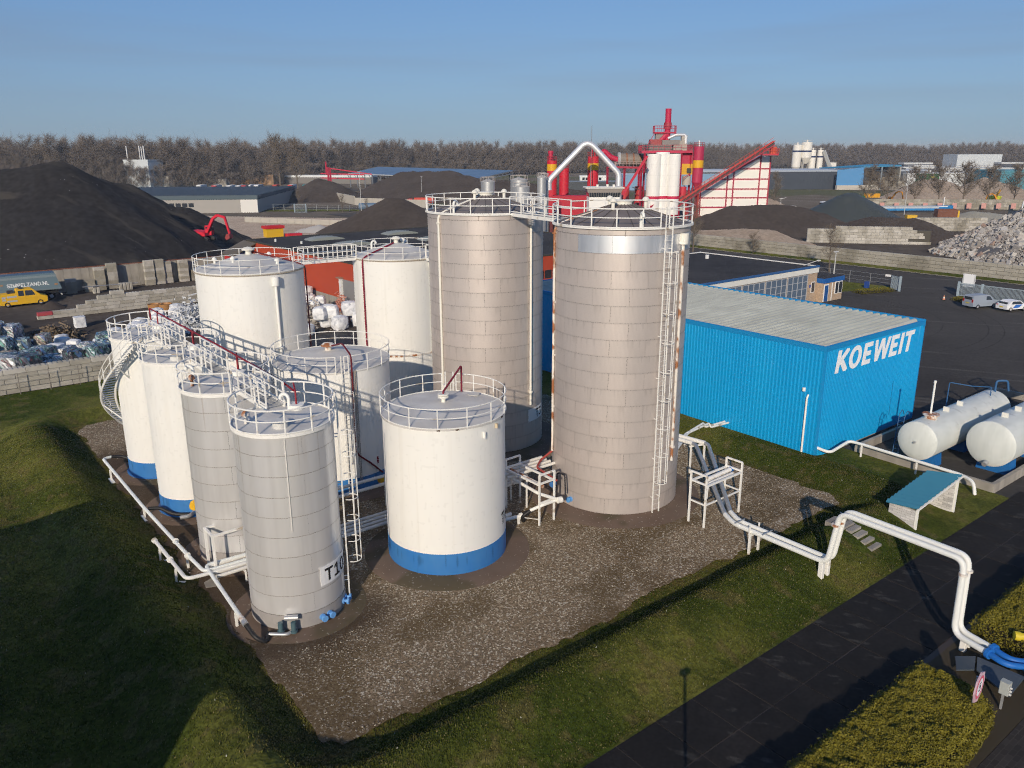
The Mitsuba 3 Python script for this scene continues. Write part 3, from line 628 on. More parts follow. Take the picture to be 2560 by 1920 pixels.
valve(tm, cpt(22.3, 47.7, 3.75, -72, .62), -72, YEL, .16, 'yellow_actuator'); valve(tm, cpt(22.3, 47.7, 3.75, -66, .42), -66, (.45, .5, .6), .12)
t6 = white_tank(22.2, 34.15, 3.27, 8.33, .42, 'front white tank with bright blue foot and low domed roof', 1.45, 14, gaps=[(44, 58)], plain=True)
obj(t6, 'curb_angle', MB().rev([(3.27, 8.24), (3.36, 8.27), (3.36, 8.33)], 22.2, 34.15, 80), 'tank_roof')
obj(t6, 'roof_fitting', MB().cyl(22.2, 34.15, 8.6, 9.0, .12, 12).cyl(22.2, 34.15, 9.0, 9.1, .3, 16).cyl(22.2, 34.15, 9.13, 9.2, .3, 16), CREAM, 40)
obj(t6, 'red_pipe', MB().bend([(22.2, 34.15, 9.2), (22.2, 34.15, 9.3), (24.62, 35.95, 9.95), (24.68, 36.05, 8.4)], .055, .12, 8), (.20, .015, .03), 50)
manhole(t6, 24.7, 34.9, 8.40, .30, .10)
ladder(t6, 22.2, 34.15, 3.27, 51, .3, 8.35, (2.6, 9.6, 1.2), .45, .22)
wall_pipe(t6, 22.2, 34.15, 3.27, [(5, .0, .55), (5, 1.6, .6)], .12, WHITE, 'outlet_pipe')
tank_text(t6, 'T6', 22.2, 34.15, 3.272, -60.5, 2.12, .66)
obj(t6, 'lifting_lug', MB().box(-.05, .05, -.12, .02, -.16, .16).xf(math.radians(10), cpt(22.2, 34.15, 3.3, -86, 7.75)), WHITE)
obj(t6, 'lifting_lug', MB().box(-.05, .05, -.12, .02, -.12, .12).xf(math.radians(30), cpt(22.2, 34.15, 3.3, -70, 8.0)), (.5, .42, .3))
for d in (-128, -112, -60): obj(t6, 'rust_patch', MB().box(-.09, .09, -.02, .02, -.03, .03).xf(math.radians(d + 90), cpt(22.2, 34.15, 3.36, d, 8.30)), (.06, .03, .02))

# --- the row of four slim tanks
def slim(cv, label, steel, gaps, group, band=1.3):
    cu, R, h = 13.2, 2.23, 9.8
    t = thing('slim_tank', label, 'tank', group); pad(t, cu, cv, R, 1.1, .22)
    if steel:
        obj(t, 'shell', MB().rev([(R - .012, .2), (R - .012, h)], cu, cv, 64), (.10, .085, .075))
        obj(t, 'skirt', MB().rev([(R + .02, .2), (R + .02, .95)], cu, cv, 64), (.30, .285, .275), 40)
        for i in range(9): sheet_ring(t, 'plate', cu, cv, R, .95 + i * .983, .983, 4, (i % 2) * .55 + cv * .37, 'stainless', gap=.010, th=.014)
    else:
        obj(t, 'base_band', MB().rev([(R + .012, .22), (R + .012, band), (R - .02, band + .002)], cu, cv, 64), 'tank_blue', 40)
        obj(t, 'base_flange', MB().rev([(R, .26), (R + .16, .25), (R + .16, .21)], cu, cv, 64), 'tank_blue')
        white_shell(t, cu, cv, R, band, h, 2.4)
    obj(t, 'roof', MB().rev([(R - .01, h - .03), (R + .03, h - .02), (R + .03, h + .02), (0, h + .16)], cu, cv, 64), 'tank_roof', 30)
    obj(t, 'rim', MB().rev([(R + .02, h - .13), (R + .09, h - .13), (R + .09, h + .03), (R + .02, h + .03)], cu, cv, 64), 'rail_paint')
    railing(t, cu, cv, h + .02, R + .07, 12, 1.1, gaps=gaps, r=.032, a_off=10)
    return t
ta = slim(33.8, 'front stainless steel tank with the T101 sign near its foot', True, [(66, 95)], 'slim tanks in a row')
tb2 = slim(41.45, 'stainless steel tank second in the row, behind the T101 tank', True, [(66, 95), (258, 290)], 'slim tanks in a row')
tc = slim(49.1, 'slim white tank with blue foot and yellow valve, third in the row', False, [(66, 95), (258, 290)], 'slim tanks in a row')
td = slim(56.7, 'slim white tank wrapped by the spiral stair, last in the row', False, [(228, 246), (258, 290)], 'slim tanks in a row')
sign_plate(ta, 13.2, 33.8, 2.255, -84, -31, 2.09, 3.05); tank_text(ta, 'T101', 13.2, 33.8, 2.28, -79, 2.26, .62)
ladder(ta, 13.2, 33.8, 2.23, -24, .3, 9.8, (2.3, 9.9, 1.1), .42, .2)
wall_pipe(ta, 13.2, 33.8, 2.23, [(-112, .02, 9.6), (-112, .02, 5.2)], .03, (.62, .6, .56), 'drip_pipe')
for d in (-85.5, -75.5, -45, -36): valve(ta, cpt(13.2, 33.8, 2.25, d, .52), d, (.12, .32, .66), .12, 'blue_cap')
obj(ta, 'pump_unit', MB().tube([cpt(13.2, 33.8, 2.5, -128, .98), cpt(13.2, 33.8, 2.5, -114, .98)], .13, 12), 'galvanised', 40)
for d in (-132, -119): obj(ta, 'motor', MB().cyl(*cpt(13.2, 33.8, 2.62, d, 0)[:2], .38, .82, .12, 12).cyl(*cpt(13.2, 33.8, 2.62, d, 0)[:2], .30, .40, .17, 12), (.06, .11, .13), 40)
obj(ta, 'drain_pipe', MB().bend([cpt(13.2, 33.8, 2.85, -142, .32), cpt(13.2, 33.8, 2.80, -124, .32), cpt(13.2, 33.8, 2.3, -118, .34)], .085, .2, 8), 'galvanised', 50)
valve(tc, cpt(13.2, 49.1, 2.25, -112, 1.0), -112, YEL, .22, 'yellow_actuator'); valve(tc, cpt(13.2, 49.1, 2.25, -101, .85), -101, (.02, .14, .42), .17)
obj(tc, 'outlet_pipe', MB().bend([cpt(13.2, 49.1, 2.2, -115, .45), cpt(13.2, 49.1, 2.8, -118, .5), cpt(13.2, 49.1, 3.0, -128, .5)], .12, .2, 10), 'galvanised', 50)
for k_, (t, cv) in enumerate(((ta, 33.8), (tb2, 41.45), (tc, 49.1), (td, 56.7))):
    if k_ in (0, 2): manhole(t, 12.6, cv - 1.15, 9.85, .34, .26)
    if k_ in (0, 1): vent(t, 11.6, cv + .3, 9.88, .16, 'rusty_pipe'); gooseneck(t, 13.9 if k_ == 0 else 12.0, cv + (.9 if k_ == 0 else 1.3), 9.85, 2.2)
    obj(t, 'roof_collar', MB().cyl(14.2, cv + .75, 9.85, 10.1, .3, 18).cyl(14.2, cv + .75, 10.08, 10.14, .36, 18), WHITE, 40)
    obj(t, 'red_pipe', MB().bend([(14.2, cv + .75, 10.1), (14.2, cv + .75, 10.75), (14.45, cv + 1.5, 10.95)], .045, .12, 8), (.25, .02, .03), 50)
# spiral stair round the last one
st = thing('spiral_stair', 'curved white steel stair climbing round the last slim tank', 'stair')
sk = [[], []]; rl = [[], []]
n = 46
for i in range(n + 1):
    d = -119 - 170 * i / n; z = 9.7 - 9.5 * i / n
    for q, r in enumerate((2.42, 3.3)): sk[q].append(cpt(13.2, 56.7, r, d, z - .05))
    rl[0].append(cpt(13.2, 56.7, 3.3, d, z + 1.0)); rl[1].append(cpt(13.2, 56.7, 3.3, d, z + .55))
    if i < n:
        a0, a1 = d - .3, d - 4.0
        m = MB().prism([cpt(13.2, 56.7, 2.42, a0, 0)[:2], cpt(13.2, 56.7, 3.3, a0, 0)[:2], cpt(13.2, 56.7, 3.3, a1, 0)[:2], cpt(13.2, 56.7, 2.42, a1, 0)[:2]][::-1], z - .04, z)
        obj(st, 'tread', m, 'galvanised')
for q in sk: obj(st, 'stringer', MB().tube(q, .07, 4), 'rail_paint')
for q in rl: obj(st, 'handrail', MB().tube(q, .03, 6), 'rail_paint', 50)
for i in range(0, n + 1, 4): obj(st, 'baluster', MB().tube([sk[1][i], rl[0][i]], .03, 6), 'rail_paint')
for i in (6, 22, 34): obj(st, 'bracket', MB().bar(sk[1][i], cpt(13.2, 56.7, 2.25, -119 - 170 * i / n, sk[1][i][2] - 1.1), .07), 'rail_paint')

# --- walkways between tank tops
def walkway(label, A, B, w, z, name='walkway', rails=(1, 1), grat=.17, posts=5, mat='rail_paint'):
    A, B = np.array([*A, 0.]), np.array([*B, 0.]); L = np.linalg.norm(B - A); e = (B - A) / L; q = np.array([-e[1], e[0], 0])
    t = thing(name, label, 'walkway', 'walkways between tank tops'); m = MB()
    for s in (-1, 1):
        c = A + q * s * w / 2
        v = [c - q * .03 + Z0 * (z - .2), c + q * .03 + Z0 * (z - .2), c + q * .03 + Z0 * (z + .02), c - q * .03 + Z0 * (z + .02)]; v = v + [p_ + e * L for p_ in v]
        obj(t, 'beam', MB().add(v, [[3, 2, 1, 0], [4, 5, 6, 7], [0, 1, 5, 4], [1, 2, 6, 5], [2, 3, 7, 6], [3, 0, 4, 7]]), mat)
        if rails[(s + 1) // 2]:
            r = MB()
            for zz in (1.1, .58, .12): r.bar(c + Z0 * (z + zz), c + e * L + Z0 * (z + zz), .055)
            k = obj(t, 'handrail', r, mat)
            for i in range(posts + 1): obj(k, 'post', MB().bar(c + e * L * i / posts + Z0 * z, c + e * L * i / posts + Z0 * (z + 1.1), .065), mat)
    for x in np.arange(.08, L, grat):
        c = A + e * x; obj(t, 'grating_bar', MB().tube([c - q * (w / 2 - .03) + Z0 * z, c + q * (w / 2 - .03) + Z0 * z], .035, 4), 'galvanised')
    return t
walkway('white walkway with grating from the T101 tank to the second slim tank', (13.5, 35.35), (13.5, 39.85), .9, 9.98, grat=.22)
walkway('white walkway with grating between the second and third slim tanks', (13.5, 43.0), (13.5, 47.5), .9, 9.98, grat=.22)
walkway('white walkway with grating between the two slim white tanks', (13.5, 50.65), (13.5, 55.15), .9, 9.98, grat=.22)
walkway('white bridge between the wide white tank and the tank with the red pipe', (26.2, 61.3), (31.2, 61.0), .95, 13.05, grat=.25, posts=6)
walkway('white bridge between the two tall beige silos', (34.6, 43.4), (33.9, 37.8), 1.05, 17.5, grat=.25, posts=4)
walkway('short white bridge from the white tank to the T3 silo side', (35.9, 56.5), (36.2, 51.5), .9, 13.05, grat=.25, posts=4)
rp = thing('red_pipe', 'thin dark red pipe running along the walkway over the slim tanks', 'pipe')
obj(rp, 'pipe', MB().bend([(14.05, 58.6, 10.2), (14.05, 58.6, 11.15), (14.1, 45, 11.1), (14.15, 36.2, 10.95), (14.2, 34.7, 10.75)], .05, .15, 8), (.20, .012, .02), 50)
for v in (50.2, 42.6): obj(rp, 'branch', MB().bend([(14.08, v, 11.1), (14.3, v - .2, 10.9), (14.3, v - .2, 10.1)], .045, .1, 8), (.22, .012, .02), 50)
# ---------------------------------------------------------------- pipes and racks in the pit
PW_ = 'rail_paint'
def leg(par, x, y, h, w=.09, z0=.05): return obj(par, 'leg', MB().bar((x, y, z0), (x, y, h), w), PW_)
pa = thing('pipe_arch', 'pair of fat white pipes rising in an arch over the slab path to blue elbows', 'pipe')
for k_, (u, m0) in enumerate(((35.02, (41.5, 32.5)), (35.52, (42.2, 32.0)))):
    obj(pa, 'pipe', MB().bend([(u + .5, 25.4, 1.45), (u, 24.4, 1.4), (u, 18.72, 1.4), (u + .05, 18.35, 4.3), (u, 12.45, 4.25), (u - .25, 12.3, .75), (u - .6, 10.7, .75)], .138, .5, 14), (.70, .71, .68), 50)
    obj(pa, 'sloping_pipe', MB().bend([(u + .5, 25.4, 1.45), (m0[0], m0[1], 2.25), (m0[0] - .3, m0[1] + 2.4, 2.25)], .13, .3, 12), 'galvanised', 50)
    obj(pa, 'top_pipe', MB().tube([(m0[0] - .02, m0[1] + .25, 2.26), (m0[0] - .5, m0[1] + 3.9, 2.26)], .15, 12), PW_, 50)
    obj(pa, 'blue_elbow', MB().bend([(u - .6, 10.7, .75), (u - .9, 9.9, .75), (u - .2, 9.3, .65)], .135, .4, 12).tube([(u - .58, 10.75, .75), (u - .63, 10.6, .75)], .24, 14), (.012, .13, .46), 50)
for x in (34.98, 35.5):
    for y, z in ((18.95, 1.3), (11.9, .62)): obj(pa, 'support', MB().box(x - .13, x + .13, y - .13, y + .13, -.05, z, .03), PW_)
for x, y in ((35.0, 18.5), (35.5, 18.5), (34.95, 12.38), (35.45, 12.38)): obj(pa, 'clamp', MB().cyl(x, y, 3.55, 3.65, .19, 14), 'rusty_pipe')
for y in (24.2, 22.4): obj(pa, 'clamp', MB().bar((34.8, y, 1.57), (35.7, y, 1.57), .05), 'galvanised')
tr = thing('pipe_trestle', 'white two-legged trestle under the paired white pipes', 'trestle')
for x in (34.85, 35.7): leg(tr, x, 23.2, 1.25, .11)
for x in (34.85, 35.7): obj(tr, 'guide_post', MB().bar((x, 23.25, 1.2), (x, 23.25, 1.72), .07), PW_)
obj(tr, 'beam', MB().bar((34.8, 23.2, 1.2), (35.75, 23.2, 1.2), .1), PW_)
for nm, lab, C4, h in (('pipe_rack', 'tall white steel rack of four legs right of the banded silo', [(35.4, 27.9), (35.4, 26.75), (38.8, 26.8), (38.8, 27.95)], 3.38),
                       ('pipe_rack', 'white steel rack with red pipes between the front white tank and the banded silo', [(28.0, 33.05), (29.2, 33.1), (29.15, 36.3), (28.0, 36.25)], 3.33)):
    r = thing(nm, lab, 'rack')
    for x, y in C4: leg(r, x, y, h, .10)
    for z in (h, h - .55): 
        for i, j in ((0, 1), (2, 3)): obj(r, 'beam', MB().bar((*C4[i], z), (*C4[j], z), .10), PW_)
    for i, j in ((1, 2), (3, 0)): obj(r, 'long_beam', MB().bar((*C4[i], h - .62), (*C4[j], h - .62), .11), PW_)
    for i, j in ((0, 1), (2, 3)): obj(r, 'cross_beam', MB().bar((*C4[i], 1.55), (*C4[j], 1.55), .08), PW_)
    if h > 3.35:
        obj(r, 'pipe', MB().bend([(36.0, 27.2, 1.7), (36.0, 27.2, 2.55), (38.5, 27.2, 2.62)], .12, .4, 10), PW_, 50); obj(r, 'pipe', MB().bend([(36.6, 27.6, 2.6), (38.75, 27.6, 2.7)], .14, .3, 10), PW_, 50)
        obj(r, 'blue_cap', MB().tube([(38.72, 27.6, 2.7), (38.95, 27.6, 2.7)], .16, 12), (.02, .14, .46), 40)
        obj(r, 'long_beam', MB().bar((*C4[1], 1.55), (*C4[2], 1.55), .08), PW_)
    else:
        obj(r, 'red_pipe', MB().bend([cpt(35.1, 33.95, 4.13, 152, 3.2), (30.6, 36.0, 2.75), (29.6, 35.2, 2.75), (29.3, 33.0, 2.7)], .07, .25, 8), (.32, .05, .04), 50)
        obj(r, 'red_pipe', MB().tube([(28.3, 36.2, 2.62), (28.3, 33.1, 2.55)], .12, 10), 'rusty_pipe', 50)
        obj(r, 'pipe', MB().bend([(28.05, 36.4, 2.3), (28.1, 33.2, 2.1), (29.3, 32.9, 1.5)], .10, .3, 10), PW_, 50)
        obj(r, 'pipe', MB().bend([(29.5, 32.95, 1.45), (28.2, 32.95, 1.45), (27.6, 33.4, 1.1)], .10, .3, 10), PW_, 50)
        obj(r, 'pipe_end', MB().tube([(29.2, 32.8, 1.5), (29.5, 32.75, 1.5)], .19, 14), PW_, 40)
        obj(r, 'black_pipe', MB().bend([(30.9, 34.9, .5), (30.6, 34.4, 2.4), (30.4, 33.5, 2.6), (30.3, 33.3, 1.4)], .05, .2, 8), (.02, .02, .025), 50)
        valve(r, (30.0, 34.0, 2.0), 200, (.04, .14, .36), .14)
rb = thing('pipe_stand', 'white stand of two legs carrying the sloping pipes behind the tall rack', 'stand')
for x, y in ((42.35, 32.4), (41.35, 32.75)): leg(rb, x, y, 2.1, .10)
obj(rb, 'beam', MB().bar((41.2, 32.8, 2.08), (42.5, 32.35, 2.08), .1), PW_)
hs = thing('hose', 'black rubber hose between the rack and the pipe end beside the front white tank', 'hose')
obj(hs, 'hose', MB().bend([(27.6, 33.4, 1.1), (27.1, 33.6, .75), (27.5, 33.9, .2), (27.45, 34.0, .55)], .10, .3, 10), (.015, .015, .016), 50)
op = thing('outlet_pipe', 'short white pipe with flange and foot at the right of the front white tank', 'pipe')
obj(op, 'pipe', MB().tube([(25.4, 34.4, .56), (27.4, 34.0, .58)], .11, 12).tube([(27.3, 34.02, .58), (27.45, 33.99, .58)], .19, 14), PW_, 45); leg(op, 27.2, 34.02, .5, .14)
obj(op, 'stay', MB().bar((27.3, 33.95, .55), (28.0, 33.1, .5), .035), PW_)
bp = thing('building_pipe', 'pair of thin white pipes from the pit to the blue building wall', 'pipe')
for d in (0, .3): obj(bp, 'pipe', MB().bend([(41.7 + d, 34.6, 1.0), (45.3 + d, 36.5, 1.0), (48.3 + d, 37.2 - d, 1.05), (48.4 + d, 37.1 - d, .7), (50.75, 37.0 - d * 1.2, .7)], .085, .2, 8), PW_, 50)
for x, y in ((43.0, 35.3), (45.3, 36.5)): leg(bp, x, y, .95, .1)
for nm, v0, z0, u0, u1, lab in (('pipe_bundle', 37.85, .8, 10.6, 31.0, 'four white pipes side by side crossing the pit near the ground behind the T101 tank'), ('pipe_bundle', 35.6, 2.45, 27.6, 42, 'four white pipes side by side at head height running to the banded silo'),
                             ('pipe_bundle', 40.0, 2.2, 15.4, 28, 'white pipes crossing in front of the blue foot of the squat tank')):
    t = thing(nm, lab, 'pipe')
    for i in range(4 if nm != 'x' and v0 != 40.0 else 2):
        v = v0 + (.42 if v0 < 39 else 1.1) * i
        e = u1 if not (v0 == 35.6) else 31.4
        obj(t, 'pipe', MB().tube([(u0, v, z0), (e, v, z0 + .02)], .10, 10), (.66, .65, .61), 50)
    for x in np.arange(u0 + 1.4, (31 if v0 == 35.6 else u1), 5.5):
        for s in (0, 1): leg(t, x, v0 - .15 + (1.6 if v0 < 39 else 1.4) * s, z0 - .1, .08)
        obj(t, 'beam', MB().bar((x, v0 - .2, z0 - .14), (x, v0 + 1.5, z0 - .14), .08), PW_)
pf = thing('scaffold', 'open white frame standing over the pipes at the left edge of the pit', 'frame')
for y in (38.95, 40.15): leg(pf, 10.9, y, 2.55, .12)
for y in (38.95, 40.15): obj(pf, 'long_beam', MB().bar((10.9, y, 2.52), (17, y, 2.52), .11), PW_); leg(pf, 14.4, y, 2.5, .1)
obj(pf, 'beam', MB().bar((10.9, 38.9, 2.53), (10.9, 40.2, 2.53), .12), PW_)
lp = thing('edge_pipe', 'long thin white pipe along the left edge of the tank pit', 'pipe')
obj(lp, 'pipe', MB().bend([(10.3, 58.9, .95), (9.75, 58.75, .95), (9.85, 48.6, .92), (10.1, 40.4, .9), (10.2, 38.6, .9), (13, 38.5, .85)], .10, .35, 10), (.68, .71, .69), 50)
obj(lp, 'pipe', MB().bend([(13, 39.1, .85), (10.45, 39.2, .9), (10.15, 33.2, .9)], .10, .35, 10), (.68, .71, .69), 50)
obj(lp, 'coupling', MB().tube([(10.15, 33.35, .9), (10.14, 32.9, .88)], .13, 12), 'rusty_pipe', 40); obj(lp, 'coupling', MB().tube([(10.14, 32.9, .88), (10.13, 32.6, .86)], .14, 12), 'galvanised', 40)
for x, y in ((9.7, 56.6), (9.9, 49.0), (10.05, 41.0), (10.12, 33.9)):
    obj(lp, 'foot', MB().bar((x, y, 0), (x, y, .85), .11).box(x - .12, x + .12, y - .5, y + .5, .02, .10), PW_)
for y in (43.0, 40.9): obj(lp, 'flange', MB().tube([(10.05, y, .91), (10.06, y - .09, .91)], .17, 12), PW_, 40)
l2 = thing('edge_pipe', 'short white pipe with open end left of the long edge pipe', 'pipe')
obj(l2, 'pipe', MB().bend([(9.15, 43.6, .95), (9.25, 38.4, .9), (10.4, 38.3, .88), (13, 38.2, .85)], .10, .35, 10), (.66, .66, .63), 50)
obj(l2, 'flange', MB().tube([(9.13, 43.75, .95), (9.14, 43.6, .95)], .15, 12).tube([(9.18, 41.0, .93), (9.18, 40.9, .93)], .17, 12), PW_, 40)
for y in (42.8, 39.9): obj(l2, 'foot', MB().bar((9.1, y, 0), (9.15, y, .85), .10).bar((8.9, y + .3, .02), (9.5, y - .2, .02), .12), PW_)
for nm, P, lab in (('hose', [(10.3, 58.9, .95), (11.0, 58.8, .85), (11.6, 58.2, .55), (11.9, 57.9, .5)], 'short black hose from the edge pipe to the last slim tank'),
                   ('hose', [(10.0, 48.3, .92), (10.6, 48.1, .9), (11.2, 47.6, .45), (12.0, 47.0, .45)], 'short black hose to the slim white tank with the yellow valve'),
                   ('hose', [(10.13, 32.6, .86), (10.3, 31.9, .45), (10.7, 31.7, .18), (11.0, 32.2, .3)], 'black hose lying at the foot of the T101 tank')):
    single(nm, MB().bend(P, .11, .5, 10), (.014, .014, .015), lab, 'hose', smooth=50)
single('concrete_pad', MB().prism([(10.1, 38.3), (10.7, 38.1), (10.95, 38.7), (10.6, 39.1), (10.2, 38.9)], 0, .14), 'concrete', 'small ragged concrete pad under the edge pipe frame', 'pad')
# steps up the bank
sp = thing('bank_steps', 'short flight of weathered concrete steps set into the grass bank', 'steps')
for i in range(7):
    v = 18.75 + i * .42; z = float(terrain(np.array([40.2]), np.array([v]))[0]) + .12
    obj(sp, 'step', MB().box(39.7, 40.75, v, v + .36, z - .25, z + .02, .02), 'concrete')
obj(sp, 'handrail', MB().bar((40.85, 18.8, .4), (40.85, 21.4, 1.5), .05).bar((40.85, 18.8, -.05), (40.85, 18.8, .42), .05), 'galvanised')

# ---------------------------------------------------------------- blue building
bb = thing('warehouse', 'bright blue corrugated building with KOEWEIT in white letters and a grey ribbed roof', 'building')
BU0, BU1, BV0, BV1, BH = 50.75, 65.1, 29.0, 64.6, 8.3
def corr(p0, p1, z0, z1, pitch=.30, dep=.045):
    """trapezoid sheet between two points, rising from z0 to z1"""
    p0, p1 = np.array([*p0, 0.]), np.array([*p1, 0.]); L = np.linalg.norm(p1 - p0); e = (p1 - p0) / L; nn = np.array([e[1], -e[0], 0]); n = int(L / pitch); q = L / n
    s = np.concatenate([[i * q, i * q + .35 * q, i * q + .5 * q, i * q + .85 * q] for i in range(n)] + [[L]]); d = np.concatenate([[0, 0, dep, dep]] * n + [[0]])
    B = p0 + s[:, None] * e + d[:, None] * nn; m = len(s); i = np.arange(m - 1)
    return MB().add(np.vstack([B + Z0 * z0, B + Z0 * z1]), np.c_[i, i + 1, i + 1 + m, i + m])
obj(bb, 'side_wall', corr((BU0, BV1), (BU0, BV0), .05, BH - .05), 'blue_sheet')
obj(bb, 'front_wall', corr((BU0, BV0), (BU1, BV0), .05, BH - .05, .20, .03), 'blue_sheet')
obj(bb, 'far_wall', corr((BU1, BV0), (BU1, BV1), .05, BH - .05), 'blue_sheet'); obj(bb, 'back_wall', corr((BU1, BV1), (BU0, BV1), .05, BH - .05), 'blue_sheet')
obj(bb, 'plinth', MB().box(BU0 + .05, BU1 - .05, BV0 + .05, BV1 - .05, -.1, .3), 'concrete')
n = int((BV1 - BV0) / .62); q = (BV1 - BV0 - .5) / n; V = []
s = np.concatenate([[BV0 + .25 + i * q, BV0 + .25 + i * q + .3 * q, BV0 + .25 + i * q + .5 * q, BV0 + .25 + i * q + .8 * q] for i in range(n)]); d = np.concatenate([[0, 0,   .22, .22]] * n); m_ = len(s)
V = np.vstack([np.c_[np.full(m_, BU0 + .22), s, BH - .30 + d], np.c_[np.full(m_, BU1 - .30), s, BH - .12 + d]]); i = np.arange(m_ - 1)
obj(bb, 'roof', MB().add(V, np.c_[i, i + 1 + 0, i + 1 + m_, i + m_][:, [0, 3, 2, 1]]), 'fibre_roof')
for nm, a in (('fascia', (BU0 - .06, BU0 + .22, BV0 - .06, BV1 + .06, BH - .32, BH)), ('fascia', (BU1 - .24, BU1 + .06, BV0 - .06, BV1 + .06, BH - .5, BH + .12)), ('fascia', (BU0 + .22, BU1 - .24, BV0 - .06, BV0 + .20, BH - .32, BH + .0)), ('fascia', (BU0 + .22, BU1 - .24, BV1 - .2, BV1 + .06, BH - .32, BH))):
    obj(bb, nm, MB().box(*a), (.006, .22, .50), label='bright blue roof edge trim')
for x, y in ((BU0 - .05, BV0 - .05), (BU1 - .1, BV0 - .05)): obj(bb, 'corner_trim', MB().box(x, x + .15, y, y + .15, .05, BH - .33), (.006, .25, .56))
for nm, v, h in (('downpipe', 30.0, 4.4), ('downpipe', 42.6, 4.5)): obj(bb, nm, MB().bend([(BU0 - .16, v, .05), (BU0 - .16, v, h), (BU0 + .02, v, h + .22)], .075, .15, 10), WHITE, 50)
obj(bb, 'wall_lamp', MB().cyl(BU0 - .16, 30.3, 4.85, 5.1, .12, 10).bar((BU0, 30.3, 5.0), (BU0 - .16, 30.3, 5.0), .05), (.7, .7, .68))
obj(bb, 'wall_seam', MB().box(61.0, 61.06, BV0 - .05, BV0 - .03, 1.2, 4.0), (.005, .16, .38))
from shapely.geometry import LineString
from shapely.ops import unary_union
from shapely import affinity
def stroke(P, w, cap=2): return LineString(P).buffer(w / 2, cap_style=cap, join_style=2, mitre_limit=6)
def glyph(ch, w, h, s):
    E = [stroke([(s / 2, 0), (s / 2, h)], s)]
    if ch == 'K': return unary_union(E + [stroke([(s * .8, h * .42), (w - s * .45, h * 1.0)], s * .92), stroke([(s * 1.1, h * .60), (w - s * .35, 0)], s * 1.02)]).intersection(Polygon([(0, 0), (w + 1, 0), (w + 1, h), (0, h)]))
    if ch == 'O': e = affinity.scale(Point(0, 0).buffer(1, 24), w / 2, h / 2 + .02); i = affinity.scale(Point(0, 0).buffer(1, 24), w / 2 - s * .98, h / 2 - s * .72); return affinity.translate(e.difference(i), w / 2, h / 2)
    if ch == 'E': return unary_union(E + [stroke([(0, y), (x, y)], s * .78) for y, x in ((s * .39, w), (h / 2, w * .9), (h - s * .39, w))])
    if ch == 'I': return E[0]
    if ch == 'T': return unary_union([stroke([(w / 2, 0), (w / 2, h)], s), stroke([(0, h - s * .4), (w, h - s * .4)], s * .8)])
    return stroke([(s * .5, h + .3), (w * .27, s * .0 - .1), (w * .5, h + .1), (w * .73, s * .0 - .1), (w - s * .5, h + .3)], s * .86).intersection(Polygon([(-1, 0), (w + 1, 0), (w + 1, h), (-1, h)]))
LX = [(52.1, 'K', 1.58), (53.78, 'O', 1.66), (55.72, 'E', 1.16), (57.12, 'W', 2.5), (59.70, 'E', 1.16), (61.18, 'I', .44), (61.86, 'T', 1.42)]
for x, ch, w in LX:
    t = trimesh.creation.extrude_polygon(max(getattr(glyph(ch, w, 1.66, .44), 'geoms', [glyph(ch, w, 1.66, .44)]), key=lambda q: q.area), .02, engine='earcut'); v = np.array(t.vertices); v[:, 0] += v[:, 1] * .16
    obj(bb, 'letter', (np.c_[x + v[:, 0], BV0 - .045 - v[:, 2], 6.15 + v[:, 1]], np.array(t.faces)), (.80, .81, .82), label='white letter %s' % ch)

# ---------------------------------------------------------------- lying tanks in their concrete bund
cw = thing('bund_wall', 'low concrete bund wall round the two lying white tanks', 'wall')
for a in ((54.2, 54.45, 18.3, 27.9, -.1, .62), (54.45, 78, 18.3, 18.55, -.1, .60), (54.45, 78, 27.65, 27.9, -.1, .58), (77.75, 78, 18.55, 27.65, -.1, .6)): obj(cw, 'wall_panel', MB().box(*a, .02), 'concrete')
struct('bund_floor', MB().box(54.45, 77.75, 18.55, 27.65, -.1, -.02), 'asphalt', 'dark floor inside the concrete bund')
def lying_tank(label, u0, L, v, z, R):
    t = thing('lying_tank', label, 'tank', 'lying cylinder tanks'); P = []
    prof = [(0, -.34), (R * .35, -.32), (R * .7, -.22), (R * .92, -.09), (R, .0), (R, L), (R * .92, L + .09), (R * .7, L + .22), (0, L + .34)]
    v_, f_ = MB().rev(prof, 0, 0, 56).get(); v_ = np.c_[u0 + v_[:, 2], v + v_[:, 0], z + v_[:, 1]]
    obj(t, 'shell', (v_, f_), 'lying_white', 40)
    for x in (1.6, L * .5, L - 1.4):
        a = np.linspace(-2.25, -.9, 9); pl = [(v + R * 1.02 * math.cos(q), z + R * 1.02 * math.sin(q)) for q in a] + [(v + R * .72, -.05), (v - R * .72, -.05)]
        m = MB().profile([(p_[0], p_[1]) for p_ in pl], u0 + x - .45, u0 + x + .45).get(); obj(t, 'saddle', (m[0][:, [1, 0, 2]], m[1]), (.012, .12, .36))
    for x in np.arange(2.2, L, 2.4):
        mm = MB().rev([(R, -.02), (R + .006, 0), (R, .02)], 0, 0, 48).get(); obj(t, 'weld_band', (np.c_[u0 + x + mm[0][:, 2], v + mm[0][:, 0], z + mm[0][:, 1]], mm[1]), 'lying_white')
    return t
def t_lying(p, n, uv):
    s = fbm(p.x * .8, p.y * 3, p.z * .5, 3); s2 = fbm(p.x * 3., p.y * 1.5, p.z * .8, 3)
    c = mix(mi.Color3f(.66, .685, .66), mi.Color3f(.50, .53, .50), s)
    return mix(c, mi.Color3f(.20, .20, .17), smoothstep(.60, .78, s2) * .35 * smoothstep(.2, .9, n.z))
bs('lying_white', proc(t_lying), .5)
h1 = lying_tank('lying white tank nearer the blue building, with a manhole and white vent mast', 54.75, 12.2, 23.75, 1.95, 1.38)
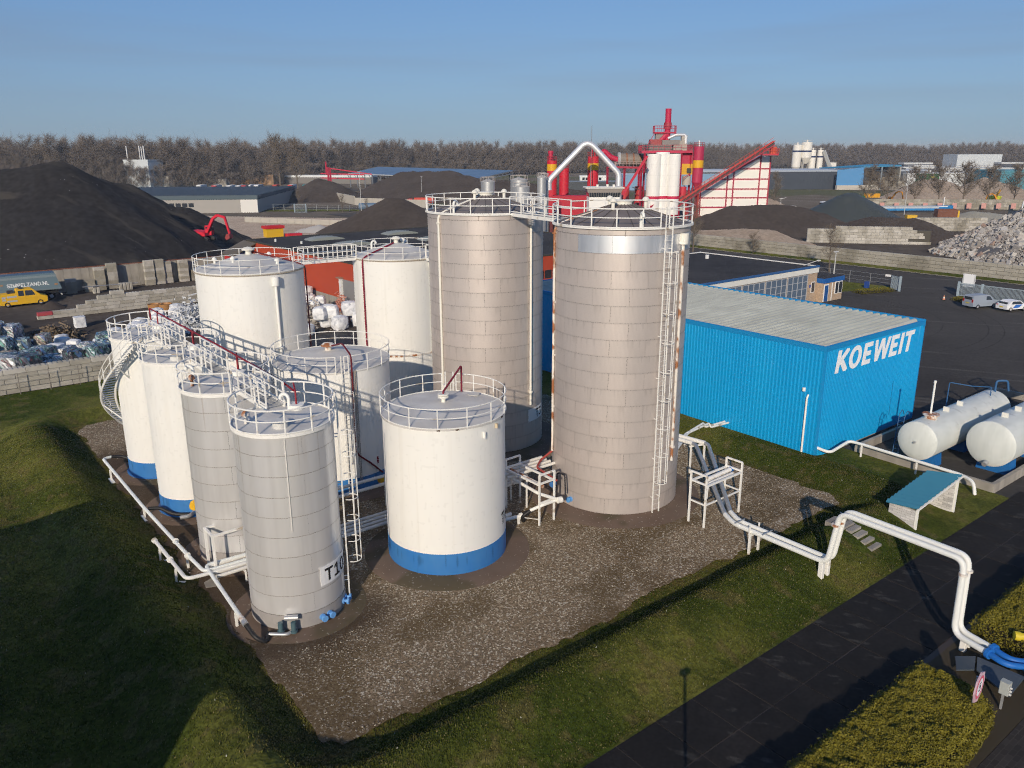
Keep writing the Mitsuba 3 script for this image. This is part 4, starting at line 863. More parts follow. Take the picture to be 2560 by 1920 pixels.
h2 = lying_tank('lying white tank at the right edge, nearer the shelter', 57.0, 12.5, 19.9, 2.3, 1.58)
obj(h1, 'manhole', MB().cyl(56.3, 23.75, 3.2, 3.55, .42, 20).cyl(56.3, 23.75, 3.55, 3.63, .56, 20), 'rusty_pipe', 40); obj(h1, 'vent_mast', MB().tube([(56.35, 23.8, 3.6), (56.45, 23.85, 5.9)], .07, 8).cyl(56.45, 23.85, 5.85, 6.0, .1, 10), WHITE, 50)
for t, v, z in ((h1, 23.75, 3.3), (h2, 19.9, 3.85)):
    for x in (58.6, 60.8): obj(t, 'lug', MB().box(x, x + .12, v - .2, v + .2, z - .05, z + .34), CREAM)
    obj(t, 'end_fitting', MB().tube([(54.38 if t == h1 else 56.62, v - .05, 1.95 if t == h1 else 1.1), (54.2 if t == h1 else 56.3, v - .05, 1.95 if t == h1 else 1.0)], .07 if t == h1 else .17, 12), 'galvanised', 40)
obj(h1, 'blue_pipe', MB().bend([(62.6, 25.4, 1.5), (62.6, 25.4, 4.4), (63.2, 24.0, 4.3), (65.2, 23.4, 4.0), (65.3, 23.4, 3.2)], .04, .15, 8), (.03, .10, .22), 50)
obj(h1, 'blue_pipe', MB().bend([(66.6, 23.6, 3.2), (66.6, 23.6, 4.2), (67.1, 23.0, 4.25), (67.3, 22.9, 3.4)], .08, .2, 10), (.03, .10, .22), 50)
sl = thing('tank_ladder', 'dark blue hooped ladder between the blue building and the lying tank', 'ladder')
for y in (25.35, 25.75): obj(sl, 'stile', MB().bend([(55.6, y, 0), (55.9, y, 3.1), (56.3, y, 3.5), (56.6, y, 3.0)], .03, .3, 6), (.03, .10, .22), 50)
for z in np.arange(.3, 3, .3): obj(sl, 'rung', MB().tube([(55.6 + .1 * z, 25.35, z), (55.6 + .1 * z, 25.75, z)], .018, 5), (.03, .10, .22))
bpz = thing('loading_platform', 'blue steel loading platform with railings at the right edge', 'platform')
for x in (70.2, 72.6):
    for y in (20.0, 22.4): obj(bpz, 'leg', MB().bar((x, y, -.05), (x, y, 4.9), .12), (.02, .12, .33))
obj(bpz, 'deck', MB().box(70.1, 72.7, 19.9, 22.5, 3.6, 3.72), 'galvanised')
for z in (4.1, 4.5, 4.9):
    for a, b in (((70.2, 20), (72.6, 20)), ((70.2, 22.4), (72.6, 22.4)), ((70.2, 20), (70.2, 22.4)), ((72.6, 20), (72.6, 22.4))): obj(bpz, 'rail', MB().bar((*a, z), (*b, z), .055), (.02, .12, .33))
tp = thing('feed_pipe', 'white pipe running from the blue building along the bund wall and bending into the ground', 'pipe')
obj(tp, 'pipe', MB().bend([(50.95, 29.3, .8), (51.15, 28.1, .6), (53.5, 28.0, 1.0), (53.55, 27.2, 1.0), (53.4, 20.0, .95), (53.0, 19.1, .85), (52.95, 18.9, .05)], .11, .45, 12), (.72, .73, .70), 50)
for x, y, z in ((53.5, 27.0, .95), (53.47, 23.0, .92)): obj(tp, 'foot', MB().bar((x, y, -.05), (x, y, z), .10), PW_)

# ---------------------------------------------------------------- shelter
sh = thing('shelter', 'small brick shelter with a blue ribbed sloping roof and white posts on the grass', 'shelter')
A_, B_, C_, D_ = np.array([44.2, 18.55, 1.75]), np.array([49.9, 18.6, 2.35]), np.array([49.4, 20.5, 2.15]), np.array([44.1, 20.4, 1.6])
n = 24; V = []
for i in range(n + 1):
    t = i / n; z = .10 * (i % 2); V += [A_ + (B_ - A_) * t + Z0 * z, D_ + (C_ - D_) * t + Z0 * z]
i = np.arange(n); obj(sh, 'roof', MB().add(V, np.c_[2 * i, 2 * i + 2, 2 * i + 3, 2 * i + 1]).add(np.array(V) - Z0 * .05, np.c_[2 * i, 2 * i + 1, 2 * i + 3, 2 * i + 2]), (.045, .20, .30))
obj(sh, 'roof_edge', MB().bar(A_ - Z0 * .06, B_ - Z0 * .06, .11), WHITE)
def brickwall(par, x0, x1, y0, y1, ztop, rows):
    lx, ly = x1 - x0, y1 - y0; along = max(lx, ly); nb = max(2, int(along / .42))
    obj(par, 'wall', MB().box(x0 + .015, x1 - .015, y0 + .015, y1 - .015, 0, ztop - .02), (.26, .25, .24)); w = par + '__wall' + ('_%03d' % USED[par + '__wall'] if USED[par + '__wall'] else '')
    hh = ztop / rows
    for r in range(rows):
        cuts = [0] + [(k + (.5 if r % 2 else 1)) * along / nb for k in range(nb)]; cuts = [c for c in cuts if c < along - .02] + [along]
        for c0, c1 in zip(cuts, cuts[1:]):
            g = .010
            a = (x0 + c0 + g, x0 + c1 - g, y0, y1) if lx > ly else (x0, x1, y0 + c0 + g, y0 + c1 - g)
            k = R_.uniform(.42, .60); obj(w, 'brick', MB().box(*a, r * hh + g, (r + 1) * hh - g), M_((round(k, 1), round(k, 1) * .98, round(k, 1) * .95), .8))
brickwall(sh, 44.35, 44.5, 18.75, 20.3, 1.5, 10); brickwall(sh, 44.5, 49.2, 20.2, 20.35, 1.6, 8); brickwall(sh, 49.2, 49.35, 18.75, 20.35, 2.0, 13)
for x, z in ((44.42, 1.7), (49.35, 2.3)): obj(sh, 'post', MB().box(x - .06, x + .06, 18.6, 18.74, 0, z), WHITE)
obj(sh, 'equipment_rack', MB().bar((47.2, 20.0, 0), (47.2, 20.0, 1.6), .07).bar((47.5, 20.0, 0), (47.5, 20.0, 1.6), .07).cyl(47.35, 19.95, .9, 1.1, .28, 14), (.03, .03, .035))
for x in (45.6, 46.4): obj(sh, 'hanging_hose', MB().bend([(x, 20.12, 1.4), (x + .05, 20.05, .6), (x + .25, 20.05, .3), (x + .1, 20.05, .15)], .03, .1, 6), (.55, .53, .48), 50)
single('red_bin', MB().cyl(44.0, 19.0, 0, .32, .24, 16).cyl(44.0, 19.0, .32, .38, .20, 16), (.42, .02, .03), 'small red bin beside the brick shelter', 'bin', smooth=40)

# ---------------------------------------------------------------- hedges, sign, plates in the lower right corner
def hedge(label, poly, ht, n):
    t = thing('hedge', label, 'hedge', None); P = Polygon(poly); x0, y0, x1, y1 = P.bounds
    core = MB().prism(np.array(P.buffer(-.30).exterior.coords)[:-1][::-1] if not P.exterior.is_ccw else np.array(P.buffer(-.30).exterior.coords)[:-1], -.05, ht - .28); obj(t, 'branches', core, (.022, .018, .008))
    from shapely import contains_xy
    p = NP.uniform((x0 - .2, y0 - .2), (x1 + .2, y1 + .2), (n * 2, 2)); p = p[contains_xy(P.buffer(.12), p[:, 0], p[:, 1])][:n]; k = len(p)
    from shapely import points, distance
    d = distance(points(p), P.exterior); ins = contains_xy(P, p[:, 0], p[:, 1])
    edge = np.clip(np.where(ins, d, 0) / .35, 0, 1)
    zt = ht * (.80 + .20 * edge) + .34 * (meshkit.fbm(np.c_[p * 1.1, np.zeros(k)], 3, 4) - .5) + .22 * (meshkit.fbm(np.c_[p * 3.3, np.zeros(k)], 2, 8) - .5)
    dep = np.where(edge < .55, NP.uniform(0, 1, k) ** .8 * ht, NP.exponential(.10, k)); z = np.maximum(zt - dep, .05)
    s = NP.uniform(.035, .075, k)[:, None]; a = NP.normal(0, 1, (k, 3)); a /= np.linalg.norm(a, axis=1, keepdims=True); b = np.cross(a, NP.normal(0, 1, (k, 3))); b /= np.linalg.norm(b, axis=1, keepdims=True)
    c = np.c_[p, z]; V = np.stack([c - a * s, c - b * s * .45, c + a * s, c + b * s * .45], 1).reshape(-1, 3); i = 4 * np.arange(k)[:, None]
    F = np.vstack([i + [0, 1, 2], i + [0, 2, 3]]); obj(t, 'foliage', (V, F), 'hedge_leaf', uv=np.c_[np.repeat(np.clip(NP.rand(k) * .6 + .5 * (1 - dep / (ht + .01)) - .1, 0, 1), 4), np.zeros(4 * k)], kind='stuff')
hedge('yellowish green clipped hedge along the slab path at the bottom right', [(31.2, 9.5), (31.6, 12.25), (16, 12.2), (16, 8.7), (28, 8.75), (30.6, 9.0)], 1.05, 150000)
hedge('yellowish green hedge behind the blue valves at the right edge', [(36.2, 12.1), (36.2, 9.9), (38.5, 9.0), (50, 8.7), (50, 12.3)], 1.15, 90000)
sg = thing('traffic_sign', 'round red and white sign on a grey post in the hedge', 'sign')
obj(sg, 'post', MB().tube([(29.9, 9.5, 0), (29.9, 9.5, 2.35)], .045, 8), 'galvanised', 50)
def disc(c, r0, r1, th, nrm, n=28):
    nrm = np.array(nrm, float); nrm /= np.linalg.norm(nrm); e = np.cross(Z0, nrm); e /= np.linalg.norm(e); m = MB(); a = np.arange(n) * 2 * math.pi / n; P = np.array(c) + np.cos(a)[:, None] * e + 0
    ring = lambda r, o: np.array(c) + nrm * o + r * (np.cos(a)[:, None] * e + np.sin(a)[:, None] * Z0)
    V = np.vstack([ring(r0, 0), ring(r1, 0), ring(r1, th), ring(r0, th)]); i = np.arange(n); j = (i + 1) % n
    return m.add(V, np.vstack([np.c_[k * n + i, k * n + j, ((k + 1) % 4) * n + j, ((k + 1) % 4) * n + i] for k in range(4)]))
nS = (.12, -.99, 0)
obj(sg, 'plate', disc((29.9, 9.42, 1.95), 0.001, .64, .05, nS, 8), (.50, .34, .40), label='pale pink octagon backing plate'); obj(sg, 'red_border', disc(np.array((29.9, 9.42, 1.95)) + np.array(nS) * .054, .36, .47, .006, nS), (.56, .10, .16)); obj(sg, 'face', disc(np.array((29.9, 9.42, 1.95)) + np.array(nS) * .053, .001, .36, .004, nS), (.66, .66, .70))
t_ = meshkit.text_mesh('5', .36, .004, True); v = np.array(t_.vertices); e = np.cross(Z0, nS); e /= np.linalg.norm(e)
obj(sg, 'numeral', (np.array((29.9, 9.42, 1.78)) + np.array(nS) * .06 + (v[:, :1] - v[:, 0].mean()) * e + v[:, 1:2] * Z0 + v[:, 2:] * np.array(nS), np.array(t_.faces)), (.09, .06, .10))
bx = thing('junction_box', 'small grey electrical box in the hedge beside the dark metal sheets', 'box')
obj(bx, 'cabinet', MB().box(31.95, 32.25, 9.0, 9.35, .75, 1.3, .02), (.36, .38, .36)); obj(bx, 'post', MB().bar((32.1, 9.2, 0), (32.1, 9.2, .8), .08), 'galvanised')
for z in (.85, 1.0, 1.15): obj(bx, 'cable_gland', MB().tube([(32.0, 8.98, z), (32.0, 8.90, z)], .04, 8), (.6, .6, .58))
for P, lab in (([(32.35, 9.05, .55), (34.2, 9.15, .55), (34.0, 10.95, .62), (33.1, 10.6, .58)], 'larger dark grey metal sheet lying beside the blue valves'), ([(33.0, 10.65, .6), (33.95, 11.0, .64), (33.85, 11.75, .28), (32.95, 11.3, .24)], 'smaller tilted grey metal sheet by the pipe support')):
    P = np.array(P); single('metal_sheet', MB().add(np.vstack([P, P - Z0 * .06]), [[0, 1, 2, 3], [7, 6, 5, 4], [0, 4, 5, 1], [1, 5, 6, 2], [2, 6, 7, 3], [3, 7, 4, 0]]), (.07, .085, .10), lab, 'sheet')
yv = thing('valve', 'yellow valve actuator on blue flanged pipes at the right edge', 'valve')
obj(yv, 'actuator', MB().tube([(36.1, 10.2, 1.15), (36.6, 9.5, 1.15)], .16, 12).tube([(36.0, 10.34, 1.15), (36.14, 10.15, 1.15)], .20, 12).tube([(36.55, 9.57, 1.15), (36.68, 9.4, 1.15)], .19, 12), (.58, .46, .03), 40)
obj(yv, 'blue_pipe', MB().bend([(34.6, 9.3, .65), (35.3, 9.3, .62), (36.2, 9.5, .6), (36.4, 9.3, .3), (36.4, 9.3, 0)], .13, .3, 10), (.012, .13, .46), 50); obj(yv, 'blue_pipe', MB().tube([(36.1, 8.9, .0), (36.1, 8.9, 1.0)], .12, 10), (.012, .13, .46), 50)
for p_ in ((35.2, 9.3, .63), (35.5, 9.32, .62)): obj(yv, 'flange', MB().tube([p_, (p_[0] + .06, p_[1], p_[2])], .21, 14), (.012, .13, .46))
ki = thing('kiosk', 'low kiosk with a blue grey flat roof at the lower right corner', 'kiosk')
obj(ki, 'wall', MB().box(31.0, 36, 3.5, 6.2, 0, 2.2), (.12, .14, .17)); obj(ki, 'roof', MB().box(30.8, 36.2, 3.3, 6.4, 2.2, 2.34), (.10, .15, .20))
# things outside the picture that throw their shade into it
ow = thing('shed', 'grey flat-roofed shed shading the grass at lower left', 'building')
obj(ow, 'wall', MB().box(-40, -6.4, 17.0, 38.9, -.1, 7.85), (.22, .22, .22)); obj(ow, 'roof', MB().box(-40.2, -6.2, 16.8, 39.1, 7.85, 8.05), 'bitumen')
sl = thing('street_lamp', 'street lamp below the picture, its shadow on the slab path', 'lamp')
obj(sl, 'post', MB().tube([(14.1, 10.2, 0), (14.1, 10.2, 5.0)], .07, 8), 'galvanised', 50); obj(sl, 'lamp_head', MB().box(13.85, 14.35, 10.05, 10.35, 4.95, 5.1, .04), (.3, .3, .3))
# ---------------------------------------------------------------- block walls, each block a piece
def block_mesh(L, h, w, studs=False):
    m = MB().box(0, L, 0, w, 0, h, .03)
    if studs:
        for k in range(int(L / .42)): m.prism([(k * .42 + .06, .1), (k * .42 + .34, .1), (k * .42 + .34, w - .1), (k * .42 + .06, w - .1)], h - .01, h + .07)
    return m.get()
BLK = {}
def block(par, x, y, z, L, h, w, ang=0, name='block', mat='block', studs=False):
    k = (round(L, 2), h, w, studs, mat, R_.randrange(4))
    if k not in BLK:
        v, f = block_mesh(L, h, w, studs); BLK[k] = ply((v, f), mat, False, R_.randrange(60))
    obj(par, name, BLK[k], None, to=T().translate([x, y, z]).rotate([0, 0, 1], math.degrees(ang) + R_.uniform(-.25, .25)))
def block_wall(label, p0, ang, L, rows, bl, bh, w, start=None, group=None, z0=0., skip=0, studs=True, end=None, jg=.035):
    t = thing('block_wall', label, 'wall', group); e = np.array([math.cos(ang), math.sin(ang)])
    obj(t, 'core', MB().box(0, L, .12, w - .12, 0, (rows - 1) * bh - .05).xf(ang, (*p0, z0)) if not start else MB().box(max(start) + .3, L - .3, .12, w - .12, 0, (rows - 1) * bh - .05).xf(ang, (*p0, z0)), (.05, .045, .035))
    for r in range(rows):
        s = (start[r] if start else 0) ; x = s; first = True; Le = end[r] if end else L
        while x < Le - .3:
            b = bl * (.5 if first and r % 2 else 1); b = min(b, Le - x); q = np.array(p0) + e * x + np.array([-e[1], e[0]]) * R_.uniform(-.02, .02)
            block(t, q[0], q[1], z0 + r * bh + .005, round(b - jg, 2), bh - jg, w, ang, studs=studs and r == rows - 1); x += b; first = False
    return t
wa = block_wall('stepped pale block wall with one red block, near the yellow truck', (15.1, 121.9), 0, 34.5, 5, 1.85, .47, .8, start=[0, 1.9, 4.9, 6.1, 7.6])
block(wa, 24.4, 121.9, 2.36, 1.8, .44, .8, 0, studs=True)
obj(wa, 'block', MB().box(15.15, 16.95, 121.9, 122.7, .48, .92, .03), (.36, .055, .065), label='faded red painted block')
block_wall('long low wall of mossy concrete blocks beside the grass, with a wire fence in front', (-30, 84.75), 0, 54, 5, 1.85, .46, .8)
wf = thing('wire_fence', 'thin wire mesh fence with rusty posts in front of the mossy block wall', 'fence')
for u in np.arange(-2, 22, 2.5): obj(wf, 'post', MB().tube([(u, 84.0, 0), (u, 84.0, 2.0)], .035, 6), (.20, .18, .16))
for z in (.4, .9, 1.4, 1.9): obj(wf, 'wire', MB().tube([(-2, 84.0, z), (20.5, 84.0, z)], .012, 4), (.25, .24, .22))
block_wall('long grey wall of concrete blocks along the street on the right', (151.6, 30), math.pi / 2, 132, 4, 2.3, .64, .8, group=None, studs=False, jg=.055)
block_wall('free-standing pale block wall in the storage yard, stepped at its right end', (175.6, 108.5), math.atan2(86.9 - 108.5, 192.7 - 175.6), 27.5, 6, 1.9, .66, .9, end=[27.5, 22.5, 26, 25.6, 24.2, 23.2], start=[0, 0, 0, 0, 0, 6.3])
block_wall('block wall below the rusty hopper near the rubble', (222, 105), math.atan2(92.7 - 104.5, 236.9 - 223.1), 19, 5, 1.9, .72, .9, studs=False)
rw = thing('retaining_wall', 'tall retaining wall of upright concrete slabs holding back the black heap', 'wall')
for i, u in enumerate(np.arange(-20, 49.5, 1.25)): obj(rw, 'slab', MB().box(u + .012, u + 1.238, 144.5 + R_.uniform(-.025, .025), 144.75, 0, 3.6 + R_.uniform(-.04, .04)), 'concrete')
obj(rw, 'top_rail', MB().box(-20, 49.5, 144.45, 144.62, 3.64, 3.76), (.20, .075, .045))
# ---------------------------------------------------------------- heaps
def heap(name, label, cat, u0, u1, v0, v1, st, fn, mat, rough=.35, kind=None, cut=-.2, seed=0):
    U, V = np.meshgrid(np.arange(u0, u1 + .01, st), np.arange(v0, v1 + .01, st)); Zh = fn(U, V)
    Zh = Zh + rough * 2 * (fb(U, V, .25, 5, seed) - .5) * np.clip(Zh / 2, 0, 1) + rough * .6 * (fb(U, V, 1.1, 3, seed + 5) - .5) * np.clip(Zh, 0, 1)
    Zh = np.maximum(Zh, cut); v, f = MB().grid(U, V, Zh).get(); f = f[(v[f][:, :, 2] > cut + .02).any(1)]
    return single(name, (v, f), mat, label, cat, kind=kind, smooth=True)
def seg(U, V, a, b):
    a, b = np.array(a, float), np.array(b, float); d = b[:2] - a[:2]; t = np.clip(((U - a[0]) * d[0] + (V - a[1]) * d[1]) / (d @ d), 0, 1)
    return np.hypot(U - a[0] - t * d[0], V - a[1] - t * d[1]), a[2] + t * (b[2] - a[2])
def ridge(P, s):
    def fn(U, V):
        z = np.full(U.shape, -9.)
        for a, b in zip(P, P[1:]):
            d, h = seg(U, V, a, b); w = fb(U, V, .16, 3, 2) * 1.6; z = np.maximum(z, h - s * (np.hypot(d, 1.6) - 1.6 + w * .35))
        return z
    return fn
def coal(U, V):
    z = ridge([(-40, 215, 15.), (-8, 192, 16.8), (18, 177, 18.2), (28.5, 172, 20.2), (35.3, 171, 16.4), (42.9, 165.6, 9.6), (46.5, 163, 5.2), (54, 161, 3.9)], .63)(U, V)
    g = .9 * np.abs(np.sin((U + V) * .22 + 2 * fb(U, V, .1))) * np.clip((U - 26) / 8, 0, 1) * np.clip((20 - z) / 10, 0, 1)
    z = z - g * 1.1
    wall = 3.3 + .62 * (V - 145.2)
    return np.where(V < 152, np.minimum(z, wall + .5), z)
heap('coal_heap', 'huge black heap of asphalt granulate behind the retaining wall', 'heap', -60, 66, 144.85, 235, .7, coal, 'coal', .45)
heap('coal_heap', 'lower dark heap behind the red excavator, right of the huge black heap', 'heap', 20, 92, 160, 235, .7, ridge([(36, 209, 18.5), (47.5, 203.5, 14.4), (50.5, 201.5, 9.8), (57.5, 196.5, 9.4), (62, 193, 6), (67, 190, 2.6)], .62), 'coal', .7, seed=3)
heap('asphalt_heap', 'brown conical asphalt heap behind the red warehouse roof', 'heap', 78, 150, 165, 235, .8, lambda U, V: np.maximum(ridge([(113, 197, 9.4), (114.5, 195.5, 9.2)], .52)(U, V), ridge([(103, 206, 3.2), (126, 189, 5.0)], .45)(U, V)), 'asphalt_heap', .3, seed=4)
heap('asphalt_heap', 'small dark heap with pale fence at its foot, left of the canopy', 'heap', 140, 190, 325, 372, .9, ridge([(164, 351, 9.6), (168, 347, 8.4)], .52), 'asphalt_heap', .4, seed=7)
heap('coal_heap', 'long dark heaps under the front of the blue canopy', 'heap', 150, 262, 215, 372, 1.5, ridge([(205, 345, 12.0), (214, 318, 12.6), (216, 296, 9.5), (220, 268, 8.5), (228, 245, 6.0)], .45), 'asphalt_heap', .6, seed=9)
heap('asphalt_heap', 'wide dark brown heap in front of the red and white clad hall', 'heap', 150, 235, 92, 172, .9, lambda U, V: ridge([(180.5, 140.4, 5.0), (184.4, 137.4, 6.9), (192, 131.3, 7.4), (199.6, 125.5, 6.5), (203, 122.6, 5.2), (207, 119.4, 2.6)], .50)(U, V), 'asphalt_heap', .3, seed=11)
heap('gravel_heap', 'greenish grey gravel heap under the red excavator arm', 'heap', 205, 262, 98, 152, .7, ridge([(233, 131.5, 9.0), (234, 131, 9.0)], .56), (.052, .060, .056), .3, seed=13)
heap('sand_heap', 'pinkish sand heap behind the long block wall', 'heap', 152.4, 184, 96, 134, .6, lambda U, V: np.maximum(ridge([(163, 122, 3.0), (166, 113, 3.4), (170, 107, 1.2)], .42)(U, V), ridge([(160, 128, 2.5), (165, 121, 2.9)], .4)(U, V)), 'sand', .4, seed=17)
heap('earth_heap', 'dark brown earth mound behind the free-standing block wall', 'heap', 180, 240, 76, 130, .7, ridge([(202, 107, 4.8), (206, 98, 4.6), (209, 91, 2.0)], .40), 'asphalt_heap', .5, seed=19)
heap('sand_heap', 'small pale sand heap beside the yellow container', 'heap', 88, 108, 200, 220, .5, ridge([(97.5, 211, 2.0), (94, 213, 1.0)], .6), (.42, .40, .37), .25, seed=21)
heap('sand_heap', 'sandy mound right of the clad hall', 'heap', 214, 252, 140, 176, .8, ridge([(229, 158, 7.0), (236, 152, 3.0)], .5), 'sand', .8, seed=23)
heap('sand_heap', 'pale rubble and sand heaps in the far yard on the right', 'heap', 340, 420, 130, 215, 1.6, lambda U, V: np.maximum(ridge([(376, 176, 8.5), (384, 170, 7.5)], .5)(U, V), ridge([(398, 160, 8.8), (404, 154, 7)], .5)(U, V)), 'sand', 1.2, seed=25)
heap('earth_heap', 'flat light sand heap on the rusty quay edge', 'heap', 258, 290, 95, 122, .8, ridge([(272, 111, 2.6), (278, 106, 1.8)], .3), (.30, .28, .22), .3, seed=27)
# rubble heap: broken concrete pieces over a mound
rub = ridge([(202, 64, 12.0), (192, 40, 14.5), (190, 20, 15)], .56)
heap('rubble_heap', 'big grey heap of broken concrete at the right edge', 'heap', 155, 240, 20, 100, .9, lambda U, V: np.maximum(rub(U, V), ridge([(184, 70, 5.5), (176, 62, 4.5), (172, 40, 5)], .55)(U, V)) - .15, (.13, .12, .11), 1.2, seed=31)
p = NP.uniform((152.5, 22), (225, 100), (130000, 2)); zz = np.maximum(rub(p[:, 0], p[:, 1]), ridge([(184, 70, 5.5), (176, 62, 4.5), (172, 40, 5)], .55)(p[:, 0], p[:, 1])); zz = zz + 1.2 * (fb(p[:, 0], p[:, 1], .4, 3, 40) - .5); kk = zz > .0; p, zz = p[kk][:40000], zz[kk][:40000]; k = len(p)
cb = np.array([[x, y, z] for x in (-1, 1) for y in (-1, 1) for z in (-1, 1)], float); cf = np.array([[0, 1, 3], [0, 3, 2], [4, 6, 7], [4, 7, 5], [0, 4, 5], [0, 5, 1], [2, 3, 7], [2, 7, 6], [0, 2, 6], [0, 6, 4], [1, 5, 7], [1, 7, 3]])
Q, _ = np.linalg.qr(NP.normal(0, 1, (k, 3, 3))); s = (NP.pareto(2.2, k) * .10 + .10).clip(.10, .7)[:, None, None] * NP.uniform(.4, 1., (k, 1, 3)); V = np.einsum('kij,kvj->kvi', Q, cb[None] * s * NP.uniform(.75, 1.1, (k, 8, 1))) + np.c_[p, zz + .1][:, None, :]
obj('rubble_heap', 'concrete_lumps', (V.reshape(-1, 3), (cf[None] + 8 * np.arange(k)[:, None, None]).reshape(-1, 3)), 'rubble', uv=np.c_[np.repeat(NP.rand(k), 8), np.zeros(8 * k)], kind='stuff')
# ---------------------------------------------------------------- waste bales and bags
def lump(seed, sx, sy, sz, bulge=.25, sub=12, nz=.12):
    t = np.linspace(-1, 1, sub); V, F, n0 = [], [], 0
    for ax in range(3):
        for s in (-1, 1):
            A, B = np.meshgrid(t, t); C = np.full_like(A, s); q = [None] * 3; q[ax] = C; q[(ax + 1) % 3] = A if s > 0 else B; q[(ax + 2) % 3] = B if s > 0 else A
            P = np.stack(q, -1).reshape(-1, 3); i = np.arange(sub * sub).reshape(sub, sub); V.append(P); F.append(np.c_[i[:-1, :-1].ravel(), i[:-1, 1:].ravel(), i[1:, 1:].ravel(), i[1:, :-1].ravel()] + n0); n0 += sub * sub
    V = np.vstack(V); r = np.linalg.norm(V, axis=1, keepdims=True); V = V * (1 - bulge) + V / r * bulge * 1.25
    nn = V / np.linalg.norm(V, axis=1, keepdims=True); V = V + nn * (meshkit.fbm(V * 2.6 + seed * 7.3, 4, seed)[:, None] - .5) * nz * 2.2
    V = V * [sx, sy, sz] / 2; V[:, 2] += sz / 2; F = np.vstack(F); return V, np.vstack([F[:, [0, 1, 2]], F[:, [0, 2, 3]]])
bales = [lump(s, 1.9, 1.5, 1.35, .35, 13, .20) for s in range(5)]; bags = [lump(20 + s, 1.15, 1.1, 1.15, .55, 10, .16) for s in range(5)]
bd = [[ply(b, 'plastic_waste', True, k) for b in bales] for k in range(4)]; bg = [ply(b, 'bag_cloth', True) for b in bags]
def put(name, d, u, v, z, s, lab, cat, grp):
    k = thing(name, lab, cat, grp); scene[k] = {**d, 'to_world': T().translate([u, v, z]).rotate([0, 0, 1], R_.uniform(0, 360)).scale([s * R_.uniform(.85, 1.15), s * R_.uniform(.85, 1.15), s])}
KIND = [('pale white', 'white'), ('blue green', 'blue green'), ('tan and grey', 'tan'), ('black', 'black')]
for v, u0, u1, st_, lay in ((86.9, -1, 21.5, 1.75, 1), (88.7, -1, 21.5, 1.8, 2), (90.9, 0, 20.5, 1.9, 2), (93.4, 1, 19.5, 1.9, 2), (96.2, 2, 14.5, 2.0, 2), (99.2, 2, 13.5, 2.1, 2), (102.6, 3, 12.6, 2.1, 1), (106.5, 4, 12.0, 2.2, 2), (111, 4, 11.5, 2.3, 1), (115.5, 5, 11.5, 2.4, 1)):
    for u in np.arange(u0, u1, st_):
        for l in range(lay):
            if l and R_.random() < .5: continue
            k = R_.choice([0, 0, 1, 1, 1, 2, 3]); k = 2 if (v > 96 and u < 11 and R_.random() < .5) else k
            put('waste_bale', bd[k][R_.randrange(5)], u + R_.uniform(-.4, .4), v + R_.uniform(-.5, .5), l * 1.15, R_.uniform(.9, 1.3), '%s bale of %s plastic waste, %s' % ('rough' if l == 0 else 'upper', KIND[k][0], 'nearest the mossy block wall' if v < 89 else 'in the middle rows of the yard' if v < 98 else 'in the far rows of the yard'), 'bale', '%s %s bales, row %d' % ('lower' if l == 0 else 'upper', KIND[k][1], 1 if v < 89 else 2 if v < 98 else 3))
W_ = [(16.2, 97), (15.4, 99.4), (17.8, 98.2), (14.6, 101.5), (14.9, 103.6), (20.3, 101.8), (21.4, 100.2), (22.3, 102.2), (20.9, 103.8), (19.5, 96.2), (21.2, 97.3), (22.0, 94.8), (13.2, 97.4), (9.5, 108.4), (10.4, 110.2)]
for u, v in W_: put('waste_bag', bg[R_.randrange(5)], u, v, 0, R_.uniform(1., 1.45), 'bulging white bag of waste among the bales at the left', 'bag', 'white bags among the bales')
single('waste_bag', MB().box(18.0, 19.3, 112.9, 114.1, 0, 1.35, .08), 'bag_cloth', 'upright square white bag standing alone before the stepped block wall', 'bag')
for i, (u, v) in enumerate([(22.6, 100), (24, 101.2), (22.9, 103), (25, 104.2), (26.4, 102.3), (24.1, 106), (26.5, 107), (28.2, 105), (29.2, 109), (27.5, 111), (30.4, 111.5), (25.2, 98.4), (30.9, 114.2)]): put('waste_bag', bg[i % 5], u, v, 0, R_.uniform(1.0, 1.5), 'bulging white bag in the heap left of the wide white back tank', 'bag', 'white bags left of the back tank')
for i in range(46):
    a = R_.random(); u, v = R_.uniform(38, 49.0), R_.uniform(90, 116); l = 0 if i < 30 else 1
    put('waste_bag', bg[i % 5], u, v, l * 1.2, R_.uniform(1.05, 1.6), 'white bag %s, %s of the heap before the red warehouse' % (('lying low', 'on top')[l], ('near end', 'middle', 'far end')[min(2, int((v - 90) / 8.7))]), 'bag', '%s white bags, part %d' % (('low', 'upper')[l], min(2, int((v - 90) / 8.7))))
for i, (u, v) in enumerate(((29.2, 118.6), (30.4, 118.0))): single('drum_tub', MB().rev([(0, 0), (.85, 0), (.95, 1.0), (.88, 1.0), (.80, .8), (0, .78)], u, v, 24), (.34, .17, .06), ('left' if i == 0 else 'right') + ' one of two orange brown round tubs by the stepped block wall', 'tub', smooth=40)
